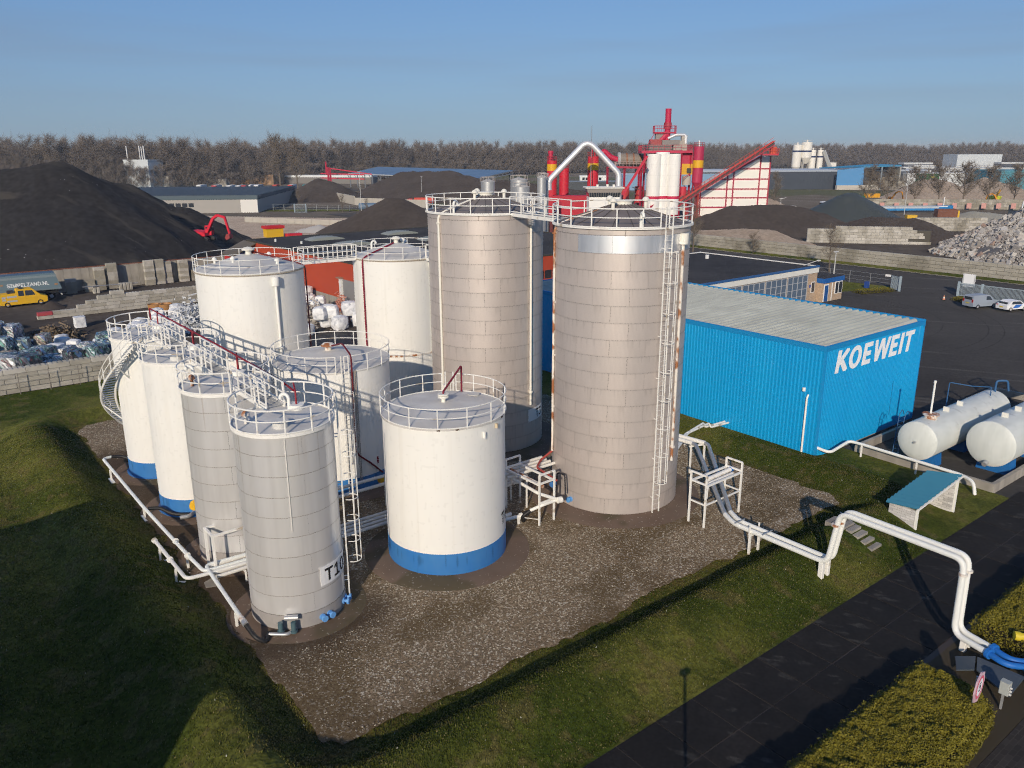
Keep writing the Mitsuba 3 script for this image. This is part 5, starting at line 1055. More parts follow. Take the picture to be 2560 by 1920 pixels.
def tangle(n, c, r, ln, w):
    C = NP.normal(0, 1, (n, 3)) * [r[0], r[1], 0] * .5 + c; C[:, 2] = np.abs(NP.normal(0, r[2] * .5, n)) * np.exp(-((C[:, 0] - c[0]) ** 2 + (C[:, 1] - c[1]) ** 2) / (r[0] ** 2)); a = NP.normal(0, 1, (n, 3)); a[:, 2] *= .5; a /= np.linalg.norm(a, axis=1, keepdims=True); b = np.cross(a, NP.normal(0, 1, (n, 3))); b /= np.linalg.norm(b, axis=1, keepdims=True); l = NP.uniform(.3, 1, (n, 1)) * ln
    V = np.stack([C - a * l - b * w, C + a * l - b * w, C + a * l + b * w, C - a * l + b * w], 1).reshape(-1, 3); V[:, 2] = np.maximum(V[:, 2], .02); i = 4 * np.arange(n)[:, None]; return V, np.vstack([i + [0, 1, 2], i + [0, 2, 3]])
single('scrap_heap', tangle(900, (14.9, 108, 0), (2.6, 2.2, 1.6), .5, .09), (.16, .12, .08), 'brown heap of scrap wood and cable before the stepped block wall', 'heap', kind='stuff')
single('scrap_heap', tangle(1500, (30.4, 105.5, 0), (3.2, 3.6, 3.0), .45, .10), (.52, .54, .56), 'pale tangled scrap foil left of the wide white back tank', 'heap', kind='stuff')
single('scrap_heap', tangle(1300, (43.5, 101, 0), (4.5, 6, 2.2), .45, .10), (.40, .37, .33), 'mixed scrap lying between the white bags by the warehouse', 'heap', kind='stuff')
single('scrap_heap', tangle(500, (48.6, 100.0, 0), (.9, 1.5, 3.0), .4, .07), (.50, .22, .16), 'orange strapping tangle beside the warehouse door', 'heap', kind='stuff')
heap('black_puddle', 'wet black ground patch behind the squat tank', 'ground', 27, 46, 78, 90, .6, lambda U, V: .25 - .03 * ((U - 37) ** 2 / 16 + (V - 84.5) ** 2 / 4), (.008, .008, .009), .05)
# concrete block stacks along the retaining wall
for i, (u, v, n) in enumerate(((26.6, 142.6, 8), (28.6, 143.0, 9), (34.3, 142.8, 9), (36.0, 143.1, 9), (37.3, 143.4, 8), (40.0, 143.2, 8), (42.0, 143.4, 4), (24.9, 142.2, 4), (22.2, 142.0, 5))):
    t = thing('block_stack', '%s stack of grey concrete blocks by the retaining wall' % ('tall third from left,tall fourth from left,tall fifth from left,tall sixth from left,tall seventh from left,tall eighth from left,low rightmost,low second from left,low leftmost'.split(',')[i]), 'stack', 'concrete block stacks')
    for k in range(n): block(t, u + R_.uniform(-.04, .04), v + R_.uniform(-.04, .04), k * .46, 1.55, .45, .85)
for i, (u, v) in enumerate(((25.6, 139.8), (29.6, 140.2))):
    t = thing('slab_stack', ('left' if i == 0 else 'right') + ' row of tilted concrete slabs with bolt holes in front of the block stacks', 'stack')
    for k in range(4 if i else 2): obj(t, 'slab', MB().box(0, .42, 0, .9, 0, 1.15, .06).xf(.05 * k, (u + k * .52, v, 0)), 'block', uv=3 + k)
single('steel_tube', MB().tube([(24.0, 139.2, 1.3), (32.5, 140.8, .9)], .07, 8), 'galvanised', 'long grey tube lying across the concrete slabs', 'tube')
single('gravel_pile', MB().rev([(0, 1.0), (.6, .8), (1.3, .3), (1.9, 0)], 18.2, 130.6, 18), 'asphalt_heap', 'small dark earth pile between the yellow truck and the stepped wall', 'pile', smooth=True)
# ---------------------------------------------------------------- vehicles
def wheel(par, x, y, r, w, yaw, loc, name='wheel'):
    m = MB(); v, f = MB().rev([(r * .55, -w / 2), (r * .93, -w / 2), (r, -w * .3), (r, w * .3), (r * .93, w / 2), (r * .55, w / 2), (r * .55, -w / 2)], 0, 0, 22).get(); c, s = math.cos(yaw), math.sin(yaw)
    def place(v): q = np.c_[x + v[:, 0], y + v[:, 2], r + v[:, 1]]; return np.c_[c * q[:, 0] - s * q[:, 1], s * q[:, 0] + c * q[:, 1], q[:, 2]] + np.array(loc)
    k = obj(par, name, (place(v), f), 'tyre', 40); v2, f2 = MB().rev([(0, -w * .38), (r * .2, -w * .42), (r * .5, -w * .3), (r * .57, -w * .46), (r * .57, w * .46), (r * .5, w * .3), (r * .2, w * .42), (0, w * .38)], 0, 0, 18).get(); obj(k, 'rim', (place(v2), f2), (.36, .36, .37), 40)
def car(name, label, cat, loc, yaw, prof, W, body, wins, wheels, r, parts=(), group=None, tumble=.16, zb=.95):
    t = thing(name, label, cat, group); tp_ = lambda z: 1 - tumble * np.clip((z - zb) / .8, 0, 1.2)
    obj(t, 'body', MB().profile(prof, -W / 2, W / 2, tp_).xf(yaw, loc), body, 25)
    for nm, pl, mat in wins:
        for s in (-1, 1):
            P = np.array(pl); y = s * (W / 2 * tp_(P[:, 1]) + .008); V = np.c_[P[:, 0], y, P[:, 1]]; V2 = V - [0, s * .05, 0]; n = len(P); i = np.arange(n); j = (i + 1) % n
            m = MB().add(np.vstack([V, V2]), np.vstack([np.c_[i, j, j + n, i + n], [[0, k_, k_ + 1, k_ + 1] for k_ in range(1, n - 1)]])); obj(t, nm, m.xf(yaw, loc), mat)
    for x in wheels:
        for s in (-1, 1): wheel(t, x, s * (W / 2 - .10), r, .24, yaw, loc)
    for nm, b, mat in parts: obj(t, nm, MB().box(*b).xf(yaw, loc), mat)
    return t
car('truck', 'yellow crew cab breakdown truck parked before the grey tipper trailer', 'truck', (15.4, 135.8, 0), 0, [(-3.05, .35), (-2.6, .3), (2.6, .32), (3.0, .45), (3.05, 1.15), (2.2, 1.45), (1.35, 2.35), (1.1, 2.45), (-.75, 2.45), (-.9, 1.95), (-2.95, 1.85), (-3.05, 1.2)], 2.0, (.62, .36, .012),
    [('window', [(.25, 1.5), (1.55, 1.5), (1.2, 2.2), (.3, 2.25)], 'glass_dark'), ('window', [(-.62, 1.5), (.1, 1.5), (.1, 2.25), (-.6, 2.25)], 'glass_dark'), ('locker_door', [(-2.1, .75), (-.85, .75), (-.85, 1.6), (-2.1, 1.6)], (.36, .38, .41)), ('locker_door', [(-2.75, .95), (-2.25, .95), (-2.25, 1.55), (-2.75, 1.55)], (.36, .38, .41))], (-2.15, 2.05), .38,
    [('light_bar', (-.4, .0, -.7, .7, 2.45, 2.62), (.05, .05, .05)), ('spare_gear', (-1.9, -1.1, -.6, .6, 1.9, 2.25), (.03, .03, .035)), ('windscreen', (1.62, 1.72, -.7, .7, 1.6, 2.0), 'glass_dark'), ('bumper', (2.95, 3.1, -.95, .95, .35, .62), (.04, .04, .045)), ('headlight', (3.0, 3.07, -.9, -.55, .85, 1.05), (.6, .6, .6)), ('headlight', (3.0, 3.07, .55, .9, .85, 1.05), (.6, .6, .6))], tumble=.12, zb=1.4)
car('van', 'silver grey delivery van parked by the grey fence on the right', 'van', (120.8, 46.6, 0), -.35, [(-2.3, .35), (2.2, .3), (2.35, .5), (2.3, .95), (1.45, 1.15), (.75, 1.8), (.3, 1.9), (-2.1, 1.88), (-2.28, 1.6), (-2.35, .8)], 1.85, (.26, .30, .36), [('window', [(.05, 1.2), (1.15, 1.15), (.7, 1.68), (.1, 1.72)], 'glass_dark')], (-1.4, 1.45), .33,
    [('rear_light', (-2.36, -2.30, .65, .85, .95, 1.35), (.4, .01, .01)), ('rear_light', (-2.36, -2.30, -.85, -.65, .95, 1.35), (.4, .01, .01)), ('number_plate', (-2.37, -2.33, -.3, .3, .75, .88), (.6, .45, .02)), ('rear_window', (-2.35, -2.28, -.6, .6, 1.3, 1.68), 'glass_dark')])
car('car', 'white hatchback with blue stripes cut by the right edge of the picture', 'car', (121.9, 42.9, 0), -.35, [(-1.95, .35), (1.9, .3), (2.0, .5), (1.95, .8), (1.1, .98), (.45, 1.45), (-1.0, 1.48), (-1.75, 1.05), (-2.0, .9)], 1.76, (.72, .73, .75), [('window', [(-1.2, 1.02), (.9, 1.0), (.38, 1.38), (-.9, 1.40)], 'glass_dark'), ('blue_stripe', [(-.9, .5), (.2, .5), (.8, .95), (-.4, .95)], (.03, .14, .5))], (-1.2, 1.25), .32,
    [('rear_window', (-1.78, -1.5, -.6, .6, 1.06, 1.3), 'glass_dark'), ('rear_light', (-2.0, -1.9, .5, .85, .82, .95), (.35, .01, .01)), ('number_plate', (-2.02, -1.97, -.28, .28, .6, .72), (.6, .45, .02))])
tl = thing('trailer', 'grey tipper trailer lettered SIMPELZAND.NL beside the yellow truck', 'trailer')
obj(tl, 'tub', MB().profile([(8.5, 1.55), (21.05, 1.5), (20.5, 3.4), (20.35, 4.0), (8.5, 4.05)], 138.2, 140.6), (.125, .185, .22))
obj(tl, 'top_sheet', MB().box(8.5, 20.35, 138.35, 140.45, 4.0, 4.10), (.07, .12, .18)); obj(tl, 'side_rail', MB().box(8.5, 20.5, 138.12, 138.22, 3.45, 3.75), (.20, .25, .28)); obj(tl, 'lower_rail', MB().box(8.5, 21.0, 138.13, 138.21, 1.55, 1.72), (.16, .20, .22))
obj(tl, 'chassis', MB().box(8.5, 20.6, 138.7, 140.1, .95, 1.5), (.02, .02, .022)); obj(tl, 'bumper', MB().box(20.9, 21.0, 138.3, 140.5, .55, .75), (.4, .4, .4))
for x in (16.9, 18.2, 19.5):
    for y in (138.55, 140.25): wheel(tl, x, y, .52, .34, 0, (0, 0, 0))
for x, z in ((12.95, 2.65), (20.1, 2.2)): obj(tl, 'side_marker', MB().box(x, x + .45, 138.16, 138.19, z, z + .2), (.40, .20, .08))
t_ = meshkit.text_mesh('SIMPELZAND.NL', .52, .02, True); v = np.array(t_.vertices); v[:, 0] *= 5.55 / v[:, 0].max(); obj(tl, 'lettering', (np.c_[13.85 + v[:, 0], 138.19 - v[:, 2], 2.33 + v[:, 1]], np.array(t_.faces)), (.74, .75, .76))
def truck(label, loc, yaw, cab, box, L=7, group='trucks parked in a row'):
    t = thing('parked_truck', label, 'truck', group)
    obj(t, 'cab', MB().profile([(0, .5), (2.1, .45), (2.2, 1.2), (2.05, 2.9), (1.7, 3.2), (0, 3.3)], -1.2, 1.2).xf(yaw, loc), cab); obj(t, 'windscreen', MB().box(2.08, 2.2, -1.05, 1.05, 1.7, 2.65).xf(yaw, loc), 'glass_dark'); obj(t, 'grille', MB().box(2.16, 2.26, -.8, .8, .6, 1.3).xf(yaw, loc), (.05, .05, .055))
    obj(t, 'body', MB().box(-L, -.2, -1.22, 1.22, 1.0, 3.4).xf(yaw, loc), box); obj(t, 'chassis', MB().box(-L, 0, -.5, .5, .6, 1.0).xf(yaw, loc), (.03, .03, .03))
    for x in (1.2, -L + 1.2):
        for y in (-1.05, 1.05): wheel(t, x, y, .5, .3, yaw, loc)
for i, (u, v, c, b, col) in enumerate(((154.9, 467, (.45, .03, .03), (.5, .5, .5), 'red'), (160, 458.5, (.6, .6, .6), (.62, .62, .6), 'white'), (164, 455, (.65, .66, .66), (.3, .35, .4), 'white'), (167.5, 455.5, (.45, .03, .03), (.1, .1, .1), 'red'), (171.5, 458.5, (.66, .66, .66), (.5, .5, .52), 'white'), (175, 456, (.68, .68, .68), (.35, .35, .36), 'white'), (150, 478, (.66, .67, .68), (.55, .56, .57), 'white'), (183, 449, (.4, .05, .03), (.3, .05, .03), 'red'), (190, 444, (.5, .04, .03), (.5, .5, .5), 'red'), (197, 440, (.03, .25, .25), (.1, .12, .12), 'teal'))):
    truck('parked lorry with a %s cab in the row behind the long grey hall' % col, (u, v, 0), -2.25, c, b, 8, 'lorries with %s cabs' % col)
def tanktruck(label, u, v, cab, tank, yaw):
    t = thing('tank_lorry', label, 'lorry'); loc = (u, v, 0); m = MB().rev([(0, 0), (1.1, .1), (1.2, .4), (1.2, 7.6), (1.1, 7.9), (0, 8)], 0, 0, 18).get()
    obj(t, 'tank', MB().add(np.c_[-m[0][:, 2] - .6, m[0][:, 0], 2.3 + m[0][:, 1]], m[1]).xf(yaw, loc), tank, 40); obj(t, 'cab', MB().profile([(0, .5), (2.1, .45), (2.2, 1.2), (2.0, 2.9), (0, 3.1)], -1.2, 1.2).xf(yaw, loc), cab); obj(t, 'windscreen', MB().box(2.0, 2.18, -1, 1, 1.6, 2.5).xf(yaw, loc), 'glass_dark'); obj(t, 'chassis', MB().box(-8.4, 0, -.8, .8, .6, 1.2).xf(yaw, loc), (.02, .02, .02))
    for x in (1.1, -5.5, -6.8):
        for y in (-1.05, 1.05): wheel(t, x, y, .5, .3, yaw, loc)
tanktruck('blue grey tank lorry with a red cab beside the brown heap', 146, 261, (.45, .06, .02), (.10, .16, .24), -.67)
tanktruck('red lorry in front of the dark heaps near the T3 silo', 172, 283, (.5, .03, .03), (.55, .08, .05), 2.5)
def excavator(label, loc, yaw, col, track=(.03, .03, .03), reach=1.):
    t = thing('excavator', label, 'excavator')
    for s in (-1, 1): obj(t, 'track', MB().profile([(-1.9, .25), (-1.6, 0), (1.6, 0), (1.9, .25), (1.9, .6), (1.6, .85), (-1.6, .85), (-1.9, .6)], s * 1.1 - .3, s * 1.1 + .3).xf(yaw, loc), track)
    obj(t, 'house', MB().profile([(-2.1, 1.05), (1.2, 1.0), (1.2, 1.6), (.2, 1.9), (-1.9, 2.1), (-2.1, 1.9)], -1.25, 1.25).xf(yaw, loc), col); obj(t, 'cab', MB().profile([(.2, 1.1), (1.6, 1.1), (1.7, 1.9), (1.3, 2.9), (.3, 2.95)], .35, 1.25).xf(yaw, loc), col); obj(t, 'cab_window', MB().box(.45, 1.68, .33, 1.27, 1.9, 2.7).xf(yaw, loc), 'glass_dark')
    b = [(.8, 0, 1.5), (2.6, 0, 4.4), (3.6, 0, 5.0), (5.2 * reach, 0, 4.6)]; 
    for a_, b_, w in zip(b, b[1:], (.5, .48, .42)): obj(t, 'boom', MB().bar(a_, b_, w).xf(yaw, loc), col)
    obj(t, 'stick', MB().bar((5.1 * reach, 0, 4.7), (5.9 * reach, 0, 1.5), .38).xf(yaw, loc), col); obj(t, 'bucket', MB().profile([(5.5 * reach, 1.5), (6.1 * reach, 1.4), (6.2 * reach, .7), (5.4 * reach, .3), (5.1 * reach, .7)], -.6, .6).xf(yaw, loc), (.25, .04, .04)); obj(t, 'counterweight', MB().box(-2.3, -1.5, -1.2, 1.2, 1.1, 1.9, .2).xf(yaw, loc), col)
excavator('bright red excavator standing on the black heap', (50.6, 162.4, 4.7), -.9, (.56, .012, .035))
excavator('red long-armed excavator behind the greenish grey gravel heap', (249, 136.5, 1.2), 2.2, (.55, .03, .06), reach=1.25)
excavator('orange excavator beyond the barge on the right', (324, 165.5, 0), -.7, (.55, .22, .01))
excavator('orange excavator near the yellow crane in the far yard', (338, 129, 0), 2.4, (.60, .25, .02))
mc = thing('container', 'yellow container with a red top behind the warehouse roof', 'container'); obj(mc, 'box', MB().box(80, 84.5, 204.5, 207, 0, 2.2), (.62, .38, .01)); obj(mc, 'lid', MB().box(79.7, 84.8, 204.2, 207.3, 2.2, 2.9), (.5, .02, .02)); obj(mc, 'ramp', MB().box(85, 89, 203, 205, 0, .7), (.5, .02, .03))
# ---------------------------------------------------------------- orange red warehouse
wh = thing('warehouse', 'long orange red warehouse with a black flat roof and skylights behind the tanks', 'building')
u0, u1, v0, v1, h = 50.2, 98, 88.8, 138.0, 6.85
obj(wh, 'wall', MB().box(u0, u1, v0, v1, 1.6, h), 'red_wall'); obj(wh, 'plinth', MB().box(u0 - .03, u1 + .03, v0 - .03, v1 + .03, -.1, 1.6), 'concrete')
obj(wh, 'roof', MB().box(u0 + .15, u1 - .15, v0 + .15, v1 - .15, h - .2, h + .04), 'bitumen')
for a in ((u0 - .06, u0 + .15, v0 - .06, v1 + .06, h - .1, h + .16), (u1 - .15, u1 + .06, v0 - .06, v1 + .06, h - .1, h + .16), (u0 + .15, u1 - .15, v0 - .06, v0 + .15, h - .1, h + .16), (u0 + .15, u1 - .15, v1 - .15, v1 + .06, h - .1, h + .16)): obj(wh, 'roof_edge', MB().box(*a), (.05, .045, .035))
for u in np.arange(52, 97, 1.5): obj(wh, 'window', MB().box(u, u + 1.3, v0 - .05, v0 + .02, 3.5, 4.7), 'glass_dark')
d_ = obj(wh, 'door', MB().box(u0 - .05, u0 + .02, 98.0, 102.0, 0, 4.4), (.20, .20, .20)); obj(wh, 'door_post', MB().box(u0 - .35, u0 + .02, 102.0, 102.6, 0, 4.5), (.62, .62, .60)); obj(wh, 'door_canopy', MB().box(u0 - .6, u0, 101.8, 103.0, 4.5, 4.65), (.28, .17, .12))
for u, v in ((61, 128.5), (61, 118), (76, 128.5), (76, 116), (76, 99), (61, 105)):
    a = np.linspace(0, math.pi, 9); pl = [(u + 3.1 * 0 + 3.2 * math.cos(q), h + .55 * math.sin(q)) for q in a]
    obj(wh, 'skylight', MB().profile(pl, v, v + 3.0), (.24, .26, .24), 40)
for u, v in ((53, 132), (55, 126), (70, 108)): obj(wh, 'roof_vent', MB().cyl(u, v, h, h + .5, .18, 10), (.6, .6, .58))
lt = thing('lean_to', 'small lean-to with brown roof at the left end of the red warehouse', 'building'); obj(lt, 'wall', MB().box(46.5, 50.1, 134, 139, 0, 4.6), (.45, .03, .03)); obj(lt, 'roof', MB().prism([(46.0, 133.6), (50.2, 133.6), (50.2, 139.4), (46.0, 139.4)], [4.7, 6.6, 6.6, 4.7], [4.85, 6.75, 6.75, 4.85]), (.12, .10, .07))
# ---------------------------------------------------------------- office with the glass front
of = thing('office', 'white and brown office garage with a wall of glass doors and a black flat roof', 'building')
a0, a1, b0, b1, oh = 76., 107.2, 63.9, 85.5, 5.3
obj(of, 'wall', MB().box(a0, a1, b0 + .05, b1, -.1, 4.3), 'tan_brick'); obj(of, 'fascia', MB().box(a0 - .05, a1 + .05, b0 - .1, b1 + .05, 4.3, 5.05), (.68, .68, .64)); obj(of, 'roof', MB().box(a0 + .1, a1 - .1, b0 + .1, b1 - .1, 4.9, 5.12), 'bitumen')
for q in ((a0 - .1, a1 + .1, b0 - .18, b0 + .1, 5.05, 5.32), (a0 - .1, a0 + .1, b0 + .1, b1 - .1, 5.05, 5.32), (a1 - .1, a1 + .1, b0 + .1, b1 - .1, 5.05, 5.25), (a0 - .1, a1 + .1, b1 - .1, b1 + .1, 5.05, 5.25)): obj(of, 'roof_trim', MB().box(*q), (.03, .10, .26) if q[2] < b0 else (.62, .62, .60))
for u in np.arange(a0 + 2.9, 100.5, 5.2):
    k = obj(of, 'glass_door', MB().box(u, u + 4.9, b0 - .02, b0 + .04, .1, 4.2), 'glass_blue')
    for i in range(5): obj(k, 'mullion', MB().bar((u + i * 1.225, b0 - .04, .1), (u + i * 1.225, b0 - .04, 4.2), .07), (.40, .42, .45))
    for z in (.15, 1.2, 2.2, 3.2, 4.15): obj(k, 'transom', MB().bar((u, b0 - .04, z), (u + 4.9, b0 - .04, z), .06), (.40, .42, .45))
k = obj(of, 'window', MB().box(105.9, 106.6, b0 - .02, b0 + .08, 1.5, 2.9), 'glass_dark'); obj(k, 'frame', MB().box(105.8, 106.7, b0 - .01, b0 + .06, 1.4, 3.0), (.7, .7, .7)); obj(of, 'blue_plate', MB().box(105.35, 105.65, b0 - .02, b0 + .06, 2.2, 2.6), (.02, .06, .3))
obj(of, 'mast_lamp', MB().tube([(106.6, 66, 5.1), (106.9, 64, 6.0)], .05, 6).box(106.8, 107.3, 63.7, 64.0, 5.95, 6.1), (.6, .6, .6)); obj(of, 'roof_vent', MB().cyl(102, 80, 5.1, 5.7, .3, 12), (.6, .6, .6))
an = thing('annex', 'low brown brick annex with a bright blue roof band and white window beside the office', 'building')
obj(an, 'wall', MB().box(107.35, 112.6, 62.9, 68.5, -.1, 2.75), 'tan_brick'); obj(an, 'roof_band', MB().box(107.3, 112.75, 62.75, 68.6, 2.75, 3.4), (.012, .10, .34)); obj(an, 'roof', MB().box(107.45, 112.6, 62.9, 68.45, 3.3, 3.42), 'bitumen')
k = obj(an, 'window', MB().box(110.6, 112.3, 62.78, 62.95, 1.0, 2.6), 'glass_dark'); obj(k, 'frame', MB().box(110.45, 112.45, 62.82, 62.97, .9, 2.72), (.74, .74, .74)); obj(k, 'mullion', MB().bar((111.3, 62.77, 1.0), (111.3, 62.77, 2.6), .08), (.74, .74, .74))
d_ = obj(an, 'door', MB().box(107.7, 108.6, 62.8, 62.95, 0, 2.4), (.015, .08, .26)); obj(d_, 'frame', MB().box(107.55, 108.75, 62.83, 62.97, 0, 2.55), (.74, .74, .74)); obj(an, 'downpipe', MB().bar((109.6, 62.8, 0), (109.6, 62.8, 2.7), .1), (.7, .7, .7))
# ---------------------------------------------------------------- gates, fence and yard things
def barfence(name, label, p0, p1, h, step=.16, posts=(0, 1), col=(.30, .37, .42), cat='gate'):
    t = thing(name, label, cat); p0, p1 = np.array([*p0, 0.]), np.array([*p1, 0.]); L = np.linalg.norm(p1 - p0)
    for z in (.15, h - .1): obj(t, 'rail', MB().bar(p0 + Z0 * z, p1 + Z0 * z, .08), col)
    b = ply(MB().bar((0, 0, .12), (0, 0, h - .05), .045), col)
    for x in np.arange(step, L, step): q = p0 + (p1 - p0) * x / L; obj(t, 'bar', b, None, to=T().translate([q[0], q[1], 0]))
    for f in posts: q = p0 + (p1 - p0) * f; obj(t, 'post', MB().box(q[0] - .14, q[0] + .14, q[1] - .14, q[1] + .14, 0, h + .12), col)
    return t
barfence('gate', 'open leaf of the grey bar gate left of the driveway', (126.2, 62.4), (125.0, 60.3), 2.25, posts=(1,))
barfence('gate', 'long grey sliding bar gate right of the driveway behind the parked van', (127.8, 52.7), (127.9, 36.0), 2.1, posts=(0, .2, 1))
nb = thing('sign_board', 'white notice board standing behind the sliding gate', 'board'); obj(nb, 'panel', MB().box(128.3, 128.36, 50.7, 52.5, 1.5, 3.4), (.72, .73, .74))
for v in (50.8, 52.4): obj(nb, 'post', MB().bar((128.33, v, 0), (128.33, v, 3.3), .09), 'galvanised')
gf = thing('wire_fence', 'thin wire fence on posts between the lawn and the street near the annex', 'fence')
for v in np.arange(62.8, 84, 3.6): obj(gf, 'post', MB().bar((127.3, v, 0), (127.3, v, 2.0), .06), 'galvanised')
for z in (.7, 1.3, 1.95): obj(gf, 'wire', MB().tube([(127.3, 62.8, z), (127.3, 84, z)], .02, 4), 'galvanised')
obj(gf, 'name_plate', MB().box(127.2, 127.24, 63.0, 63.9, 1.75, 2.1), (.72, .72, .72))
cn = thing('traffic_cone', 'worn orange and white traffic cone on the yard', 'cone'); obj(cn, 'body', MB().rev([(.2, .04), (.03, .75), (0, .75)], 122.8, 52.45, 14), (.55, .20, .10)); obj(cn, 'base', MB().box(122.57, 123.03, 52.2, 52.68, 0, .05), (.03, .03, .03)); obj(cn, 'white_band', MB().rev([(.145, .28), (.10, .46)], 122.8, 52.45, 14), (.7, .66, .6))
for P, lab in (([(118.2, 62.6), (124.4, 60.6), (124.8, 61.9), (118.6, 64.6)], 'low yellow green hedge beside the open gate leaf'), ([(122.7, 49.6), (125.4, 48.2), (126.2, 50.2), (123.6, 51.8)], 'low clipped hedge beside the van')): hedge(lab, P, .55, 5000)
single('bin', MB().box(124.0, 124.6, 65.0, 65.6, 0, 1.0), (.02, .06, .25), 'small blue bin on the lawn by the fence', 'bin')
def lamp_post(u, v, h, label, arm=0.):
    t = thing('lamp_post', label, 'lamp post'); obj(t, 'pole', MB().tube([(u, v, 0), (u, v, h)], [.12, .06], 8), (.46, .47, .47), 50); obj(t, 'lamp_head', MB().box(u - .5, u + .5, v - .2, v + .2, h, h + .16), (.5, .5, .5))
    if arm: obj(t, 'arm', MB().tube([(u, v, h - .1), (u + arm * .786, v - arm * .618, h + .3)], .06, 6), (.46, .47, .47))
for u, v, h, lab, a in ((108.2, 205.6, 15.9, 'tall thin grey lamp post in front of the brown conical heap', 0), (194, 311, 10.5, 'grey lamp post before the dark heaps under the canopy', 0), (235.5, 352.5, 7.5, 'lamp post beside the right end of the canopy', 0), (206.5, 137, 7.9, 'lamp post with a short arm right of the clad hall', 1.6),
                      (134.1, 76.8, 3.9, 'slim grey pole on the verge behind the office', 0), (252, 138, 6.4, 'leaning pole in the greenish grey gravel heap', 0), (275, 134.4, 13.3, 'tall grey lamp post before the blue and white barge', 0)): lamp_post(u, v, h, lab, a)
# ---------------------------------------------------------------- asphalt plant
pl_ = thing('asphalt_plant', 'red asphalt plant tower with three white silos, tall red stack and platforms', 'plant')
DR = (.36, .012, .04)
def yb(c, sx, sy, z0, z1, yaw=-.666): return MB().box(-sx / 2, sx / 2, -sy / 2, sy / 2, z0, z1).xf(yaw, (*c, 0))
for (u, v), r, z1 in (((177.2, 159.7), 2.0, 20.4), ((180.0, 159.0), 1.9, 20.9), ((181.7, 156.1), 1.75, 20.4)):
    k = obj(pl_, 'white_silo', MB().cyl(u, v, 3.6, z1, r, 28), (.76, .75, .72), 40); obj(k, 'red_band', MB().rev([(r + .02, 8.0), (r + .02, 8.8)], u, v, 28), (.50, .02, .07), 40)
    for z in (11.5, 14.5, 17.5): obj(k, 'seam', MB().rev([(r, z - .03), (r + .02, z), (r, z + .03)], u, v, 28), (.66, .66, .64))
    obj(pl_, 'silo_cone', MB().cyl(u, v, 1.5, 3.6, .6, 18, r * .98), DR)
obj(pl_, 'deck', yb((183.8, 161.6), 14.5, 6.5, 20.6, 21.3), (.42, .02, .06))
obj(pl_, 'tower_frame', yb((184.5, 162.5), 8, 5, 2, 20.6), (.10, .018, .022)); obj(pl_, 'red_cladding', yb((188.4, 158.6), 4.6, 4, 17.6, 20.9), (.40, .02, .06)); obj(pl_, 'yellow_cladding', yb((188.35, 158.5), 4.7, 4.1, 14.6, 17.6), (.58, .32, .01))
obj(pl_, 'grille', yb((188.0, 155.9), 1.3, .2, 15.0, 16.4), (.04, .04, .03))
obj(pl_, 'stack', MB().tube([(184.3, 161.5, 23.0), (184.1, 161.3, 32.8)], .84, 22), (.46, .010, .055), 40); obj(pl_, 'stack_elbow', MB().tube([(182.0, 163.0, 23.2), (184.2, 161.4, 26.2)], .95, 14), (.44, .012, .05), 40); obj(pl_, 'stack_collar', MB().tube([(184.2, 161.4, 27.4), (184.2, 161.4, 29.0)], 1.12, 18), (.36, .03, .05), 40)
obj(pl_, 'stack_platform', yb((183.6, 162), 6.2, 3, 26.0, 26.4), (.40, .015, .05))
def fence_rect(par, c, sx, sy, z, h, col, yaw=-.666, n=5):
    C4 = [(-sx / 2, -sy / 2), (sx / 2, -sy / 2), (sx / 2, sy / 2), (-sx / 2, sy / 2)]; m = MB()
    for (a, b), (c_, d) in zip(C4, C4[1:] + C4[:1]):
        for zz in (h, h * .55): m.bar((a, b, z + zz), (c_, d, z + zz), .08)
        for i in range(n): m.bar((a + (c_ - a) * i / n, b + (d - b) * i / n, z), (a + (c_ - a) * i / n, b + (d - b) * i / n, z + h), .08)
    obj(par, 'guard_rail', m.xf(yaw, (*c, 0)), col)
fence_rect(pl_, (183.6, 162), 6.2, 3, 26.4, 1.7, DR); fence_rect(pl_, (183.8, 161.6), 14.5, 6.5, 21.3, 1.5, DR, n=9)
for c, sx, sy, z0, z1, col in (((182.4, 162.6), 6.5, 4, 21.3, 22.9, (.16, .14, .13)), ((181.4, 163.4), 3.2, 3, 22.9, 24.4, (.30, .05, .05)), ((184.6, 160.6), 5, 3, 22.9, 24.2, (.20, .18, .17)), ((179.6, 164), 2, 2, 21.3, 23, (.06, .06, .07)), ((186.4, 159.4), 2.6, 2.4, 21.3, 24, (.30, .28, .25)), ((188.0, 158.4), 1.6, 1.6, 21.3, 25.5, (.34, .31, .27)), ((182.5, 163), 2.2, 2, 24.4, 26, (.22, .20, .19))): obj(pl_, 'machine', yb(c, sx, sy, z0, z1), col)
obj(pl_, 'silver_pipe', MB().bend([(183.6, 160.6, 24.6), (185.4, 159.4, 25.6), (187.9, 157.7, 25.6), (188.0, 157.6, 23.2)], .42, .6, 12), 'pipe_steel', 50)
for i, (a, b) in enumerate((((178.2, 164.6), (180.4, 162.9)), ((180.4, 163), (185.7, 159.3)))): obj(pl_, 'brace', MB().bar((*a, 21.3), (*b, 26), .16), DR)
for u, v in ((175.5, 161.8), (183.5, 155.2), (188.5, 156.0), (186, 166)): obj(pl_, 'leg', MB().bar((u, v, 0), (u, v, 20.6), .4), DR)
for i in range(26):
    a, b = np.array([R_.uniform(183, 190), R_.uniform(153, 158), R_.uniform(2, 14)]), np.array([R_.uniform(-2, 2), R_.uniform(-2, 2), R_.uniform(-3, 3)])
    obj(pl_, 'brace', MB().bar(a, a + b, .16), (.40, .03, .05) if i % 3 else (.30, .27, .25))
